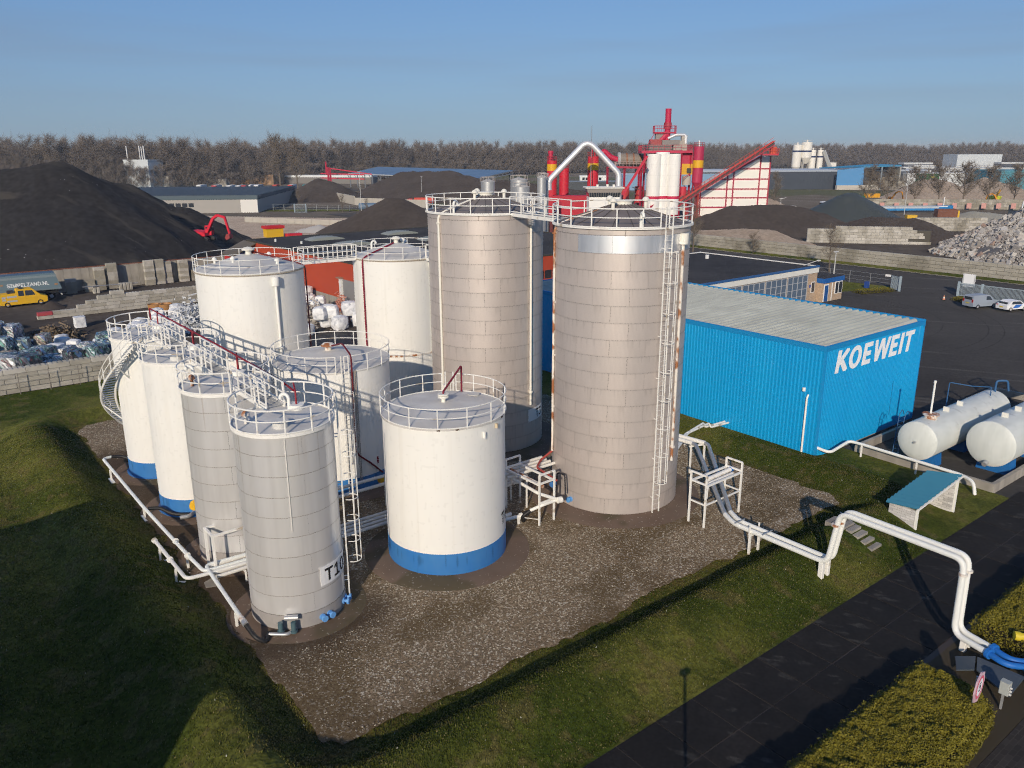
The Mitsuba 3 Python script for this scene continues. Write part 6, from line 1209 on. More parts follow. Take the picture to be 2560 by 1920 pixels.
for c, r, z in (((186.2, 156.4), 1.1, 10), ((187.2, 156), 1.2, 13), ((185.6, 156), 1.0, 6)): obj(pl_, 'vessel', MB().cyl(*c, z - 1.3, z + 1.2, r, 16), (.42, .38, .34) if r != 1.1 else (.5, .03, .05), 40)
def rsilo(label, u, v, r, z0, z1, b0, b1, col, cone=True, top='cap'):
    t = thing('red_silo', label, 'silo'); obj(t, 'shell', MB().cyl(u, v, z0, z1, r, 26), col, 40)
    if b1: obj(t, 'yellow_band', MB().rev([(r + .02, b0), (r + .02, b1)], u, v, 26), (.66, .36, .008), 40)
    if cone: obj(t, 'cone', MB().cyl(u, v, z0 - 1.8, z0, .4, 18, r), col)
    for a in range(4): obj(t, 'leg', MB().bar((u + r * .8 * math.cos(a * 1.57 + .5), v + r * .8 * math.sin(a * 1.57 + .5), 0), (u + r * .8 * math.cos(a * 1.57 + .5), v + r * .8 * math.sin(a * 1.57 + .5), z0), .25), (.36, .02, .04))
    m = MB(); m.ring(u, v, z1 + 1.1, r, .05, 20, 5); m.ring(u, v, z1 + .55, r, .05, 20, 5)
    for a in range(10): m.bar((u + r * math.cos(a * .628), v + r * math.sin(a * .628), z1), (u + r * math.cos(a * .628), v + r * math.sin(a * .628), z1 + 1.1), .06)
    obj(t, 'guard_rail', m, (.36, .03, .04)); return t
k = rsilo('red silo with a yellow band right of the three white silos', 189.3, 153.8, 1.5, 12.4, 22.4, 16.5, 18.6, (.40, .022, .07)); obj(k, 'vent_pipe', MB().cyl(189.3, 153.8, 22.4, 24, .3, 12), 'pipe_steel')
k = rsilo('red silo with a yellow band and knob top left of the silver pipe', 147.8, 170, 1.35, 5, 18.8, 16.2, 17.9, RED, False); obj(k, 'filter', MB().cyl(147.5, 170.2, 18.8, 21.4, .6, 14).cyl(147.5, 170.2, 20.6, 21.3, .75, 14), (.46, .02, .06), 40)
rsilo('plain red silo partly hidden behind the silver pipe', 150.4, 167.9, 1.3, 5, 16.8, 0, 0, (.50, .012, .03), False)
k = rsilo('bright red silo with an orange yellow band under the silver arch', 154.5, 160.9, 1.46, 5, 19.9, 16.35, 18.15, RED, False); obj(k, 'top_pipes', MB().bar((154.2, 161.1, 19.9), (154.2, 161.1, 22), .25).bar((154.8, 160.7, 19.9), (154.8, 160.7, 21.6), .2), RED)
sp_ = thing('silver_duct', 'big shiny silver duct shaped like an upturned V between the red silos', 'duct'); obj(sp_, 'duct', MB().bend([(134.1, 155.3, 9), (134.05, 155.35, 14.2), (140.6, 150.2, 22.7), (141.5, 149.5, 23.1), (142.4, 148.8, 22.7), (147.7, 144.6, 15.9), (147.8, 144.5, 8)], .74, .9, 20), 'pipe_steel', 50)
ma = thing('antenna_mast', 'thin antenna mast beside the top of the silver duct', 'mast'); obj(ma, 'mast', MB().tube([(150, 157, 0), (150, 157, 27.5)], [.18, .06], 6), (.2, .2, .21))
rb_ = thing('red_hopper', 'low dark red hopper building under the silver duct', 'hopper'); obj(rb_, 'body', yb((138.6, 152.5), 11, 5, 6.0, 10.6), (.40, .008, .025)); obj(rb_, 'head', yb((134.1, 155.4), 1.9, 2.2, 7, 12), (.46, .008, .025)); obj(rb_, 'legs', yb((138.6, 152.5), 10, 4, 0, 6), (.10, .01, .012))
cb_ = thing('control_cabin', 'white control cabin with a ring of slanted dark windows on a white tower', 'cabin'); c = (134.2, 136.2)
obj(cb_, 'tower', yb(c, 7.0, 6.0, 2, 11.2), (.74, .73, .70)); V = np.array([(-3.5, -3.0), (3.5, -3.0), (3.5, 3.0), (-3.5, 3.0)])
def frus(s0, s1, z0, z1): return MB().prism(V * s0, z0, z1) if s0 == s1 else MB().add(np.vstack([np.c_[V * s0, [z0] * 4], np.c_[V * s1, [z1] * 4]]), [[0, 1, 5, 4], [1, 2, 6, 5], [2, 3, 7, 6], [3, 0, 4, 7], [3, 2, 1, 0], [4, 5, 6, 7]])
obj(cb_, 'window_band', frus(1.0, 1.08, 11.2, 12.2).xf(-.666, (*c, 0)), 'glass_dark'); obj(cb_, 'brow', frus(1.08, 1.18, 12.2, 13.1).xf(-.666, (*c, 0)), (.30, .27, .25)); obj(cb_, 'roof', frus(1.26, 1.26, 13.1, 13.4).xf(-.666, (*c, 0)), (.58, .56, .52))
for x in np.arange(-3.4, 3.5, .52): obj(cb_, 'mullion', MB().bar((x, -3.08, 11.2), (x * 1.06, -3.28, 12.2), .07).xf(-.666, (*c, 0)), (.30, .29, .28))
for x, y in ((-1.5, -1), (1, .5), (2.2, -1.6)): obj(cb_, 'roof_unit', MB().box(x - .25, x + .25, y - .25, y + .25, 13.4, 13.95).xf(-.666, (*c, 0)), (.62, .6, .56))
dm = thing('drying_drum', 'rusty grey drying drum on a red gantry behind the stairs', 'drum'); obj(dm, 'drum', MB().tube([(176.6, 172.8, 18.9), (183.0, 168.0, 18.5)], 1.75, 26), (.20, .17, .145), 40); 
for t_ in (.25, .5, .75): a = np.array((176.6, 172.8, 18.9)) * (1 - t_) + np.array((183, 168., 18.5)) * t_; obj(dm, 'tyre_ring', MB().tube([a - [.16, -.12, 0], a + [.16, -.12, 0]], 1.9, 26), (.24, .10, .05), 40)
obj(dm, 'end_hood', MB().tube([(176.2, 173.1, 18.9), (176.8, 172.6, 18.9)], 1.95, 26), (.34, .35, .36), 40); obj(dm, 'elbow', MB().bend([(176.4, 173, 18.7), (174.6, 174.4, 19.4), (173, 175.6, 21.2), (172.4, 176, 20.5)], .8, .9, 14), (.46, .012, .05), 50); obj(dm, 'gantry', MB().bar((171.5, 172.5, 16.8), (184.5, 163.5, 16.3), .55), (.36, .02, .05)); fence_rect(dm, (178, 169.5), 9, 3.5, 16.9, 1.3, (.4, .3, .28), n=9)
for u, v in ((172, 173), (176, 170), (179.5, 167.5), (183, 165)): obj(dm, 'leg', MB().bar((u, v, 0), (u, v, 16.8), .45), (.34, .015, .04))
for i in range(14): a = np.array([R_.uniform(168, 180), R_.uniform(158, 168), R_.uniform(4, 12)]); obj(dm, 'brace', MB().bar(a, a + [R_.uniform(-3, 3), R_.uniform(-2, 2), R_.uniform(-3, 3)], .22), (.44, .02, .05) if i % 3 else (.09, .08, .08))
for c_, r_ in (((170, 164), 1.4), ((174.5, 162.5), 1.2)): obj(dm, 'vessel', MB().cyl(*c_, 7, 11.5, r_, 14), (.42, .03, .03), 40)
cs = thing('conveyor', 'steep red conveyor stair left of the white silos', 'conveyor'); 
for o in (-.7, .7): obj(cs, 'stringer', MB().bar((162.6 + o * .6, 158.3 + o * .8, 8.6), (168.0 + o * .6, 154 + o * .8, 19.9), .42), (.48, .012, .04))
for t_ in np.linspace(.03, .97, 17): q = np.array((162.6, 158.3, 8.6)) * (1 - t_) + np.array((168., 154, 19.9)) * t_; obj(cs, 'step', MB().bar(q + [-.42, -.56, 0], q + [.42, .56, 0], .14), (.42, .02, .05))
obj(cs, 'leg', MB().bar((163, 158, 0), (163, 158, 9), .4), DR); obj(cs, 'leg', MB().bar((167, 155, 0), (167, 155, 17.5), .4), DR)
bc = thing('conveyor', 'long sloping red belt conveyor rising over the white clad hall', 'conveyor'); A, B = np.array((187.4, 151.5, 10.2)), np.array((203.2, 139.1, 23.0)); e = (B - A) / np.linalg.norm(B - A)
obj(bc, 'belt', MB().bar(A - e * 9, B + e * .5, .7), (.06, .05, .05)); 
for o in (-.75, .75): obj(bc, 'truss', MB().bar(A - e * 9 + [o * .6, o * .8, .55], B + e * .5 + [o * .6, o * .8, .55], .22), (.44, .05, .04)); obj(bc, 'truss', MB().bar(A - e * 9 + [o * .6, o * .8, -.55], B + e * .5 + [o * .6, o * .8, -.55], .22), (.42, .03, .05))
for x in np.arange(-8, 21, 1.6):
    q = A + e * x; obj(bc, 'railing_post', MB().bar(q + [-.45, -.6, .55], q + [-.45, -.6, 1.75], .09), (.48, .06, .04)); obj(bc, 'lattice', MB().bar(q + [-.45, -.6, -.55], q + e * .8 + [-.45, -.6, .55], .10), (.42, .04, .05))
obj(bc, 'handrail', MB().bar(A - e * 8 + [-.45, -.6, 1.7], B + [-.45, -.6, 1.7], .09), (.48, .06, .04)); obj(bc, 'head_platform', yb((203.6, 140.2), 4.5, 3, 19.9, 20.3), (.46, .03, .05)); obj(bc, 'drive', yb((204.2, 139.5), 1.6, 1.6, 20.3, 22.2), (.52, .07, .03)); fence_rect(bc, (203.6, 140.2), 4.5, 3, 20.3, 1.5, (.46, .04, .04))
for x in (-8.5, -4, 0): q = A + e * x; obj(bc, 'leg', MB().bar((q[0], q[1], 0), q, .35), (.44, .05, .04))
# white hall with red frame: wall drawn along its length s (metres) with the roofline rising to the right
ch = thing('clad_hall', 'white clad hall with red frame bars and a slanting top under the belt conveyor', 'building'); O = np.array((191.2, 155.0)); D = np.array((16.2, -12.8)); Ls = np.linalg.norm(D); D = D / Ls; N = np.array([D[1], -D[0]])
def wallpoly(pts, d0, d1):
    from shapely.geometry import Polygon as P_
    m = MB().profile(pts, d0, d1).get(); v = m[0]; return np.c_[O[0] + D[0] * v[:, 0] + N[0] * -v[:, 1], O[1] + D[1] * v[:, 0] + N[1] * -v[:, 1], v[:, 2]], m[1][:, ::-1]
obj(ch, 'core', wallpoly([(0, 2.5), (20.6, 2.5), (20.6, 19.7), (18, 19.7), (0, 10.3)], .1, 9), (.50, .49, .46))
top_ = lambda x: min(10.25 + .525 * x, 19.65)
xs = [0, 8.5, 10.3, 17.8, 20.6]; zs = [2.5, 5.2, 7.9, 10.4, 13.2, 16.1, 19.7]
for xa, xb in zip(xs, xs[1:]):
    for za, zb in zip(zs, zs[1:]):
        q = [(x, z) for x, z in ((xa + .2, za + .2), (xb - .2, za + .2), (xb - .2, min(zb - .1, top_(xb - .2) - .25)), (xa + .2, min(zb - .1, top_(xa + .2) - .25)))]
        if q[2][1] - za < .8: continue
        if q[3][1] < za + .25: xc = (za + .5 - 10.25) / .525 + .3; q = [(max(xa + .2, xc), za + .2), q[1], q[2]] + ([(xc + (zb - za) / .525, q[2][1])] if xc + (zb - za) / .525 < xb - .3 else [])
        elif q[3][1] < zb - .2 and top_(xb - .2) - .25 > zb: xc = (zb + .15 - 10.25) / .525; q = [q[0], q[1], q[2], (min(xc, xb - .4), zb - .1), q[3]]
        obj(ch, 'panel', wallpoly(q, -.06, .1), (.74, .72, .67))
for z in zs[:-1]:
    x0_ = max(0, (z - 10.25) / .525); obj(ch, 'frame_bar', wallpoly([(x0_, z - .18), (20.6, z - .18), (20.6, z + .18), (x0_ + .2, z + .18)], -.16, .1), (.36, .03, .06))
for x in (0, 8.5, 10.3, 17.8, 20.6): obj(ch, 'frame_bar', wallpoly([(x - .2, 0), (x + .2, 0), (x + .2, top_(x)), (x - .2, top_(x))], -.2, .1), (.33, .03, .055))
obj(ch, 'frame_bar', wallpoly([(0, 9.9), (18, 19.4), (18, 19.9), (0, 10.45)], -.22, .1), (.40, .03, .05)); obj(ch, 'dark_bay', wallpoly([(9.1, 2.7), (9.9, 2.7), (9.9, 14.8), (9.1, 14.4)], -.02, .12), (.14, .02, .03))
for i, (u, v, r, z1) in enumerate(((112.9, 140.1, 1.95, 13.9), (113.2, 141.2, 1.9, 15.3), (116.5, 137.4, 1.0, 15.8), (118.8, 139.2, 1.0, 15.6), (109, 147, 1.6, 14.9))):
    t = thing('steel_tank', 'small stainless tank in the cluster behind the T3 silo', 'tank', 'small stainless tanks behind the T3 silo'); obj(t, 'shell', MB().cyl(u, v, 0, z1, r, 26), 'galvanised', 40); obj(t, 'roof', MB().rev([(r + .04, z1), (0, z1 + .7)], u, v, 26), (.40, .39, .37)); m = MB(); m.ring(u, v, z1 + 1, r, .04, 24, 5)
    for a in range(8): m.bar((u + r * math.cos(a * .785), v + r * math.sin(a * .785), z1), (u + r * math.cos(a * .785), v + r * math.sin(a * .785), z1 + 1), .05)
    obj(t, 'guard_rail', m, (.5, .45, .42))
# ---------------------------------------------------------------- canopy with blue roof, gantry
cp = thing('canopy', 'wide open canopy with a pale blue metal roof over dark heaps', 'canopy')
obj(cp, 'roof', MB().prism([(236, 328), (271, 343), (271, 488), (236, 462)], [8.0, 11, 11, 8.0], [8.35, 11.35, 11.35, 8.35]), 'blue_metal_roof'); obj(cp, 'eave', MB().bar((235.9, 327.5, 8.1), (235.9, 462.5, 8.1), .5), (.42, .45, .48))
for v in np.arange(330, 463, 9.4):
    obj(cp, 'post', MB().bar((236.6, v, 0), (236.6, v, 8), .45), (.17, .19, .22)); obj(cp, 'brace', MB().bar((236.6, v, 4.5), (236.6, v + 4.2, 7.8), .25), (.17, .19, .22))
for a, b in (((236, 328, 8), (271, 343, 11)), ((236, 328, 7), (271, 343, 9.6))): obj(cp, 'truss', MB().bar(a, b, .35), (.20, .22, .25))
for t_ in np.linspace(0, .95, 11): a = np.array((236, 328, 8.)) * (1 - t_) + np.array((271, 343, 11.)) * t_; obj(cp, 'truss_web', MB().bar(a, a + [1.7, .73, -1.0], .2), (.20, .22, .25))
for v in np.arange(345, 488, 20): obj(cp, 'post', MB().bar((270.4, v, 0), (270.4, v, 11), .45), (.12, .13, .15))
rg = thing('red_gantry', 'red steel conveyor gantry at the left end of the canopy', 'gantry')
for u, v in ((199, 414), (202, 420), (196, 405)): obj(rg, 'leg', MB().bar((u, v, 0), (u, v, 13.0), .7), (.44, .02, .05))
for z in (7.5, 9.8): obj(rg, 'beam', MB().bar((197, 419, z), (213, 399, z - .6), .6), (.46, .02, .05))
obj(rg, 'mast', MB().bar((199, 416, 9), (199, 416, 16), .6), (.46, .02, .05)); obj(rg, 'jib', MB().bar((199, 416, 12.8), (216, 396, 9.4), .5), (.48, .02, .05))
for nm, a, b, h, lab in (('retaining_wall', (158.6, 306.3), (172, 271.3), 3.0, 'pale concrete wall in front of the dark heaps'), ('retaining_wall', (169, 352), (158.8, 307), 3.6, 'pale concrete wall running back from the dark heaps'), ('retaining_wall', (145.5, 364), (152.2, 358), 2.6, 'short pale wall with grey boards left of the small dark heap'), ('retaining_wall', (93, 255), (112, 222), 1.6, 'low concrete wall along the sandy lot')):
    a, b = np.array(a, float), np.array(b, float); L = np.linalg.norm(b - a); t = thing(nm, lab, 'wall'); n = int(L / 3)
    for i in range(n): obj(t, 'slab', MB().box(i * L / n + .04, (i + 1) * L / n - .04, -.2, .2, 0, h + R_.uniform(-.05, .05)).xf(math.atan2(b[1] - a[1], b[0] - a[0]), (*a, 0)), (.40, .375, .33))
# ---------------------------------------------------------------- halls and buildings further off
def hall(label, p0, p1, depth, h, wall, roof, name='hall', fascia=None, fh=.8, wins=(), z0=0, roofs=0.):
    """front wall from p0 to p1 (left to right as seen), running back by depth"""
    a, b = np.array(p0, float), np.array(p1, float); L = np.linalg.norm(b - a); yaw = math.atan2(b[1] - a[1], b[0] - a[0]); t = thing(name, label, 'building')
    obj(t, 'wall', MB().box(0, L, 0, depth, z0 - .1, h - fh).xf(yaw, (*a, 0)), wall); obj(t, 'fascia', MB().box(-.15, L + .15, -.15, depth + .15, h - fh, h).xf(yaw, (*a, 0)), fascia or wall); obj(t, 'roof', MB().prism([(.1, .1), (L - .1, .1), (L - .1, depth - .1), (.1, depth - .1)], h - .05, [h + .06, h + .06, h + .06 + roofs, h + .06 + roofs]).xf(yaw, (*a, 0)), roof)
    for w in wins: obj(t, w[0], MB().box(w[1], w[2], -.08, .05, w[3], w[4]).xf(yaw, (*a, 0)), w[5] if len(w) > 5 else 'glass_dark')
    return t, yaw, a
hall('long grey hall with a dark flat roof behind the black heap', (52, 333), (112.2, 293.3), 78, 6.15, (.30, .285, .265), (.032, .040, .046), fascia=(.045, .075, .095), fh=1.5,
     wins=[('window', 36 + i * 2.3, 37.8 + i * 2.3, 2.1, 3.5) for i in range(6)] + [('window', 30.4, 32.4, 2.1, 3.5), ('door', 22, 29.5, .1, 4.5, (.20, .23, .24)), ('end_wall', 66, 72.1, 0, 4.6, (.62, .61, .58)), ('window', 14, 21, 2.0, 3.2)])
hall('white hall low behind the black heap with a small window', (128, 560), (148.7, 532.6), 30, 7.0, (.58, .57, .53), (.06, .06, .06), wins=[('window', 26, 30, 1.0, 3.2)])
t, yaw, a = hall('white building block with slanted cladding and white antennas on its roof', (126, 541), (136.5, 527.5), 14, 17.0, (.50, .54, .57), (.10, .11, .12))
for x, z in ((1, 25), (10, 25), (11.5, 24.5), (13, 25)): obj(t, 'antenna', MB().bar((x, 3, 17), (x, 3, z), .5).xf(yaw, (*a, 0)), (.66, .67, .68))
hall('low white building left of the antenna block', (84, 590), (112, 566), 20, 9.0, (.60, .60, .58), (.08, .08, .08), wins=[('window', 2 + 5 * i, 5 + 5 * i, 4, 6) for i in range(6)])
hall('white roofed low building peeking over the black heap at far left', (-30, 640), (30, 600), 25, 10, (.60, .61, .62), (.5, .5, .5))
hall('long low building with a white fascia at the foot of the wood', (239.4, 690), (268, 655), 25, 8.5, (.36, .31, .24), (.10, .10, .10), fascia=(.56, .60, .63), fh=3.6, wins=[('window', 3 + 6 * i, 6 + 6 * i, .8, 4) for i in range(7)])
hall('long low brick red building beside the white fascia building', (262, 640), (300, 596), 20, 7.0, (.30, .12, .075), (.2, .2, .2), fascia=(.34, .13, .08))
hall('long white flat canopy roof before the parked lorries', (220, 560), (272, 500), 12, 5.4, (.16, .15, .14), (.60, .62, .63), fascia=(.60, .62, .63), fh=1.2)
hall('lumber store with stacks of brown planks behind the lorries', (170, 572), (215, 530), 20, 6.5, (.20, .12, .06), (.16, .10, .055), wins=[('plank_stack', 3 * i, 3 * i + 2.6, .3 + (i % 3) * .2, 5.2 - (i % 4) * .6, (.34, .20, .10)) for i in range(20)])
hall('pale low shed wall in front of the lumber', (158, 548), (182, 526), 5, 4.4, (.46, .43, .37), (.4, .38, .33))
hall('house with a grey pitched roof and white gable among the trees', (224, 756), (244, 741), 14, 8, (.25, .16, .11), (.13, .14, .16), fascia=(.5, .5, .5), roofs=5.)
hall('dark blue industrial building in front of the wood', (346, 800), (402, 742), 40, 15, (.035, .07, .16), (.30, .33, .36), fascia=(.025, .055, .14), fh=6.5, wins=[('glass_front', 42, 78, 1, 8, (.03, .09, .09)), ('panel', 18, 41, 0, 8.5, (.32, .24, .23))])
for i, (x0, y0, x1, y1, h_, lab) in enumerate(((395, 790, 460, 735, 9, 'long dark low shed under the middle of the wood'), (470, 730, 560, 650, 9, 'long dark shed with snow white roof strips right of the first'), (545, 640, 610, 575, 8, 'dark long shed at the foot of the wood before the duct'))): hall(lab, (x0, y0), (x1, y1), 20, h_, (.05, .055, .08), (.34, .36, .40), fascia=(.04, .05, .09))
hall('dark slate hall with white panels behind the bright red silo', (236, 262), (254, 248), 14, 8.4, (.045, .055, .065), (.16, .18, .2)); hall('small white upper storey on the slate hall behind the red silo', (272, 292), (282, 284), 6, 9.6, (.66, .68, .68), (.6, .6, .6), wins=[('window', 1 + 1.6 * i, 2.2 + 1.6 * i, 7.6, 8.9) for i in range(6)])
hall('long blue glass fronted building behind the drying drum', (330, 320), (375, 284), 20, 8.5, (.16, .28, .42), (.4, .44, .48))
hall('long dark blue grey building right of the clad hall', (352, 304), (466, 218), 40, 10.2, (.035, .045, .062), (.36, .40, .46), fascia=(.30, .34, .40), fh=.8)
for nm, u, v, r, z0, z1, lab in (('white_silo', 621.5, 401, 3.6, 7, 25, 'tall white silo with a dark blue band, leftmost of the far group'), ('white_silo', 627.5, 396, 4.2, 14.5, 27, 'tallest white silo with a dark blue band in the far group'), ('white_silo', 632.5, 393, 2.6, 4, 20.7, 'slim white silo behind the slanted chute in the far group'), ('white_silo', 637.5, 389, 2.4, 4, 20.7, 'rightmost slim white silo in the far group')):
    t = thing(nm, lab, 'silo'); obj(t, 'shell', MB().cyl(u, v, z0, z1, r, 24), (.72, .70, .65), 40); obj(t, 'cone', MB().cyl(u, v, max(z0 - 5, .5), z0, r * .35, 18, r), (.62, .60, .55)); bz = 19 if z1 > 22 else 14.5; obj(t, 'blue_band', MB().rev([(r + .03, bz), (r + .03, bz + 1.4)], u, v, 24), (.02, .035, .10)); obj(t, 'top_rail', MB().ring(u, v, z1 + 1, r, .12, 20, 5).cyl(u, v, z1, z1 + 1.8, .7, 10), (.6, .58, .54))
    for a in range(4): obj(t, 'leg', MB().bar((u + r * .8 * math.cos(a * 1.57), v + r * .8 * math.sin(a * 1.57), 0), (u + r * .8 * math.cos(a * 1.57), v + r * .8 * math.sin(a * 1.57), z0), .6), (.5, .48, .44))
t = thing('chute', 'slanted grey chute in front of the far white silos', 'chute'); obj(t, 'chute', MB().bar((636, 385, 20), (642.5, 380, 3), 2.2), (.42, .43, .42)); t = thing('mixer_house', 'small white mixer house at the foot of the far white silos', 'building'); obj(t, 'wall', MB().box(-3.5, 3.5, -3, 3, 0, 10.5).xf(-.666, (645, 383, 0)), (.64, .62, .58))
bsd = thing('blue_shed', 'open fronted storage shed with a bright blue wall and blue roof edge', 'shed')
obj(bsd, 'end_wall', MB().add([(418, 243.7, 2.4), (429.5, 234.8, 2.4), (429.4, 234.8, 11.9), (418, 243.7, 10.4), (418.3, 244.1, 2.4), (429.8, 235.2, 2.4), (429.7, 235.2, 11.9), (418.3, 244.1, 10.4)], [[0, 1, 2, 3], [7, 6, 5, 4], [1, 5, 6, 2], [0, 3, 7, 4], [3, 2, 6, 7]]), (.075, .24, .48)); obj(bsd, 'base', MB().bar((418, 243.7, 1.2), (436, 230, 1.2), 2.4), (.45, .42, .37)); obj(bsd, 'roof', MB().prism([(429, 235), (445, 222.4), (470, 250), (446, 272)], [11.7, 12.3, 12.3, 10.4], [12.3, 13.0, 13.0, 11]), (.03, .20, .36)); obj(bsd, 'back_wall', MB().box(0, 30, 0, .5, 0, 11).xf(-.666, (437, 246, 0)), (.03, .032, .035)); obj(bsd, 'side_wall', MB().bar((445, 222.4, 3.5), (463, 244, 3.5), .6).box(-.3, .3, 0, 26, 3, 11.8).xf(-.69, (445, 222.6, 0)), (.33, .32, .28)); obj(bsd, 'post', MB().bar((437, 228.8, 0), (437, 228.8, 12), .5), (.3, .36, .4))
heap('sand_heap', 'sand slope inside the blue shed', 'heap', 430, 462, 222, 250, 1.5, ridge([(452, 236, 9.5), (456, 241, 9)], .62), (.30, .27, .22), .3, seed=41)
hall('white low warehouse right of the blue shed', (452, 222), (480, 199), 12, 8.6, (.55, .58, .60), (.5, .52, .54)); hall('green container like shed with a yellow mark', (385.8, 180.4), (390.5, 176.8), 10, 10.2, (.015, .10, .03), (.05, .12, .06), wins=[('yellow_mark', 2.2, 4.0, 8.4, 9.4, (.5, .42, .03))]); hall('turquoise shed cut by the right edge of the picture', (412.4, 159.2), (432, 143), 24, 11.6, (.06, .22, .28), (.08, .24, .30))
hall('long pale grey wall with grooves behind the rubble yard', (470, 196), (520, 148), 6, 11.5, (.42, .44, .45), (.4, .42, .44)); hall('wide white industrial hall near the right horizon', (937, 408), (975, 378), 30, 15, (.50, .54, .57), (.5, .54, .57))
for i in range(10):
    d = 520 + 38 * i % 420; a = math.radians(52 - 38.17 * 0 + 0) ; X = R_.uniform(.40, .66); Y = 560 + 31 * (i * 7 % 13)
    u, v = Y * .618 + X * Y * .786, Y * .786 - X * Y * .618; w = R_.uniform(18, 46)
    hall(['low white roofed industrial unit in the far estate at the right', 'low grey industrial unit with a dark front in the far estate at the right'][i % 2], (u, v), (u + w * .786, v - w * .618), 14, R_.uniform(4.5, 7.5), (.34, .35, .36) if i % 2 == 0 else (.06, .065, .08), (.36, .38, .40), fascia=(.50, .52, .53), fh=1.6, wins=[('window', 2 + 4 * j, 4.6 + 4 * j, 1, 3.4) for j in range(4)])
    labels[[k for k in labels if k.startswith('hall')][-1]]['group'] = ['white far units', 'grey far units'][i % 2]
# barges and the quay
bt = thing('barge', 'long blue and white cargo barge with a white wheelhouse, moored behind the dark heaps', 'barge')
A, B = np.array([265.5, 160.2]), np.array([303.5, 131.5]); L = np.linalg.norm(B - A); yaw = math.atan2(*(B - A)[::-1])
obj(bt, 'hull', MB().prism([(0, -2.2), (2, -2.8), (L - 4, -2.8), (L, -.6), (L, .6), (L - 4, 2.8), (2, 2.8), (0, 2.2)], -.5, [1.2, 1.0, 1.0, 2.0, 2.0, 1.0, 1.0, 1.2]).xf(yaw, (*A, 0)), (.015, .02, .03)); obj(bt, 'blue_stripe', MB().prism([(-.05, -2.25), (2, -2.86), (L - 4, -2.86), (L + .05, -.6), (L + .05, .6), (L - 4, 2.86), (2, 2.86), (-.05, 2.25)], .55, [1.25, 1.05, 1.05, 2.05, 2.05, 1.05, 1.05, 1.25]).xf(yaw, (*A, 0)), (.02, .20, .46)); obj(bt, 'hold', MB().box(7, L - 6, -2.4, 2.4, 1.0, 1.9).xf(yaw, (*A, 0)), (.40, .43, .45)); obj(bt, 'wheelhouse', MB().box(.6, 4.2, -1.8, 1.8, 1.2, 3.6).xf(yaw, (*A, 0)), (.68, .70, .72)); obj(bt, 'window_band', MB().box(.5, 4.3, -1.9, 1.9, 2.5, 3.2).xf(yaw, (*A, 0)), 'glass_dark'); obj(bt, 'cabin', MB().box(4.2, 6.6, -1.9, 1.9, 1.2, 2.3).xf(yaw, (*A, 0)), (.66, .68, .70)); obj(bt, 'foredeck', MB().box(L - 6, L - 2.4, -1.6, 1.6, 1.0, 1.9).xf(yaw, (*A, 0)), (.6, .62, .64)); obj(bt, 'mast', MB().bar((L - 3.2, 0, 1.5), (L - 3.2, 0, 5.0), .25).xf(yaw, (*A, 0)), (.66, .66, .66))
b2 = thing('barge', 'bow of a dark barge with a white mast beside the rubble heap', 'barge'); obj(b2, 'hull', MB().prism([(0, 0), (2.4, -1.8), (12, -1.8), (12, 1.8), (2.4, 1.8)], -.5, [2.8, 2.0, 1.6, 1.6, 2.0]).xf(-.75, (282, 105, 0)), (.02, .03, .045)); obj(b2, 'deck_house', MB().box(3, 7, -1.2, 1.2, 1.6, 2.4).xf(-.75, (282, 105, 0)), (.6, .62, .62)); obj(b2, 'mast', MB().bar((3.8, 0, 1.8), (4.2, 0, 5.6), .3).xf(-.75, (282, 105, 0)), (.66, .68, .68))
hp = thing('hopper', 'rusty brown hopper with yellow ends on the quay', 'hopper'); obj(hp, 'tub', MB().prism([(-3, -1.5), (3, -1.5), (3, 1.5), (-3, 1.5)], [1.0] * 4, 3.4).xf(-.75, (264, 116, 0)), (.15, .055, .03)); obj(hp, 'end', MB().box(3, 3.5, -1.5, 1.5, .3, 3.0).xf(-.75, (264, 116, 0)), (.60, .36, .01)); obj(hp, 'yellow_frame', MB().box(-8, -5, -1, 1, .2, 1.5).xf(-.75, (262, 119, 0)), (.60, .36, .02))
block_wall('grey quay wall of concrete blocks with red and white marks across the water', (292, 158), -.82, 62, 4, 2.6, .9, 1.0, studs=False)
for i in range(11): a = np.array([291.3, 157.6]) + np.array([.682, -.731]) * (5 + 5 * i); single('marker_board', MB().box(0, 1.6, -.1, .1, .5, 2.4).xf(-.82, (a[0] - .8, a[1] - .8, 0)), (.50, .26, .23), 'small red and white striped board standing at the quay wall', 'board', 'striped boards on the quay')
yt = thing('yellow_crane', 'bright yellow machine with an orange boom in the far yard at the right', 'crane'); obj(yt, 'body', MB().box(-2, 2, -1.5, 1.5, 1, 3.4).xf(-.6, (352, 137, 0)), (.5, .55, .02)); obj(yt, 'boom', MB().bar((348, 136, 1), (354, 136, 5.5), .6), (.6, .3, .01)); obj(yt, 'track', MB().box(-2.2, 2.2, -1.6, 1.6, 0, 1).xf(-.6, (352, 137, 0)), (.03, .03, .03))
tr_ = thing('tractor', 'green tractor with yellow wheels pulling an orange tipping wagon beyond the barge', 'tractor'); obj(tr_, 'hood', MB().box(-.2, 2.6, -.6, .6, 1, 2).xf(-.6, (336, 185, 0)), (.02, .10, .03)); obj(tr_, 'cab', MB().box(-1.8, -.2, -.8, .8, 1.2, 3.1).xf(-.6, (336, 185, 0)), (.03, .05, .04)); obj(tr_, 'wagon', MB().box(-9, -3, -1.2, 1.2, 1.3, 3).xf(-.6 + 3.14, (336, 185, 0)), (.62, .30, .01))
for x, r in ((-1.2, .95), (2, .65)):
    for y in (-1, 1): wheel(tr_, x, y, r, .5, -.6, (336, 185, 0))
hall('small grey shed with a white door by the barge stern', (247, 165), (252, 161), 3, 2.6, (.34, .33, .31), (.3, .3, .28))
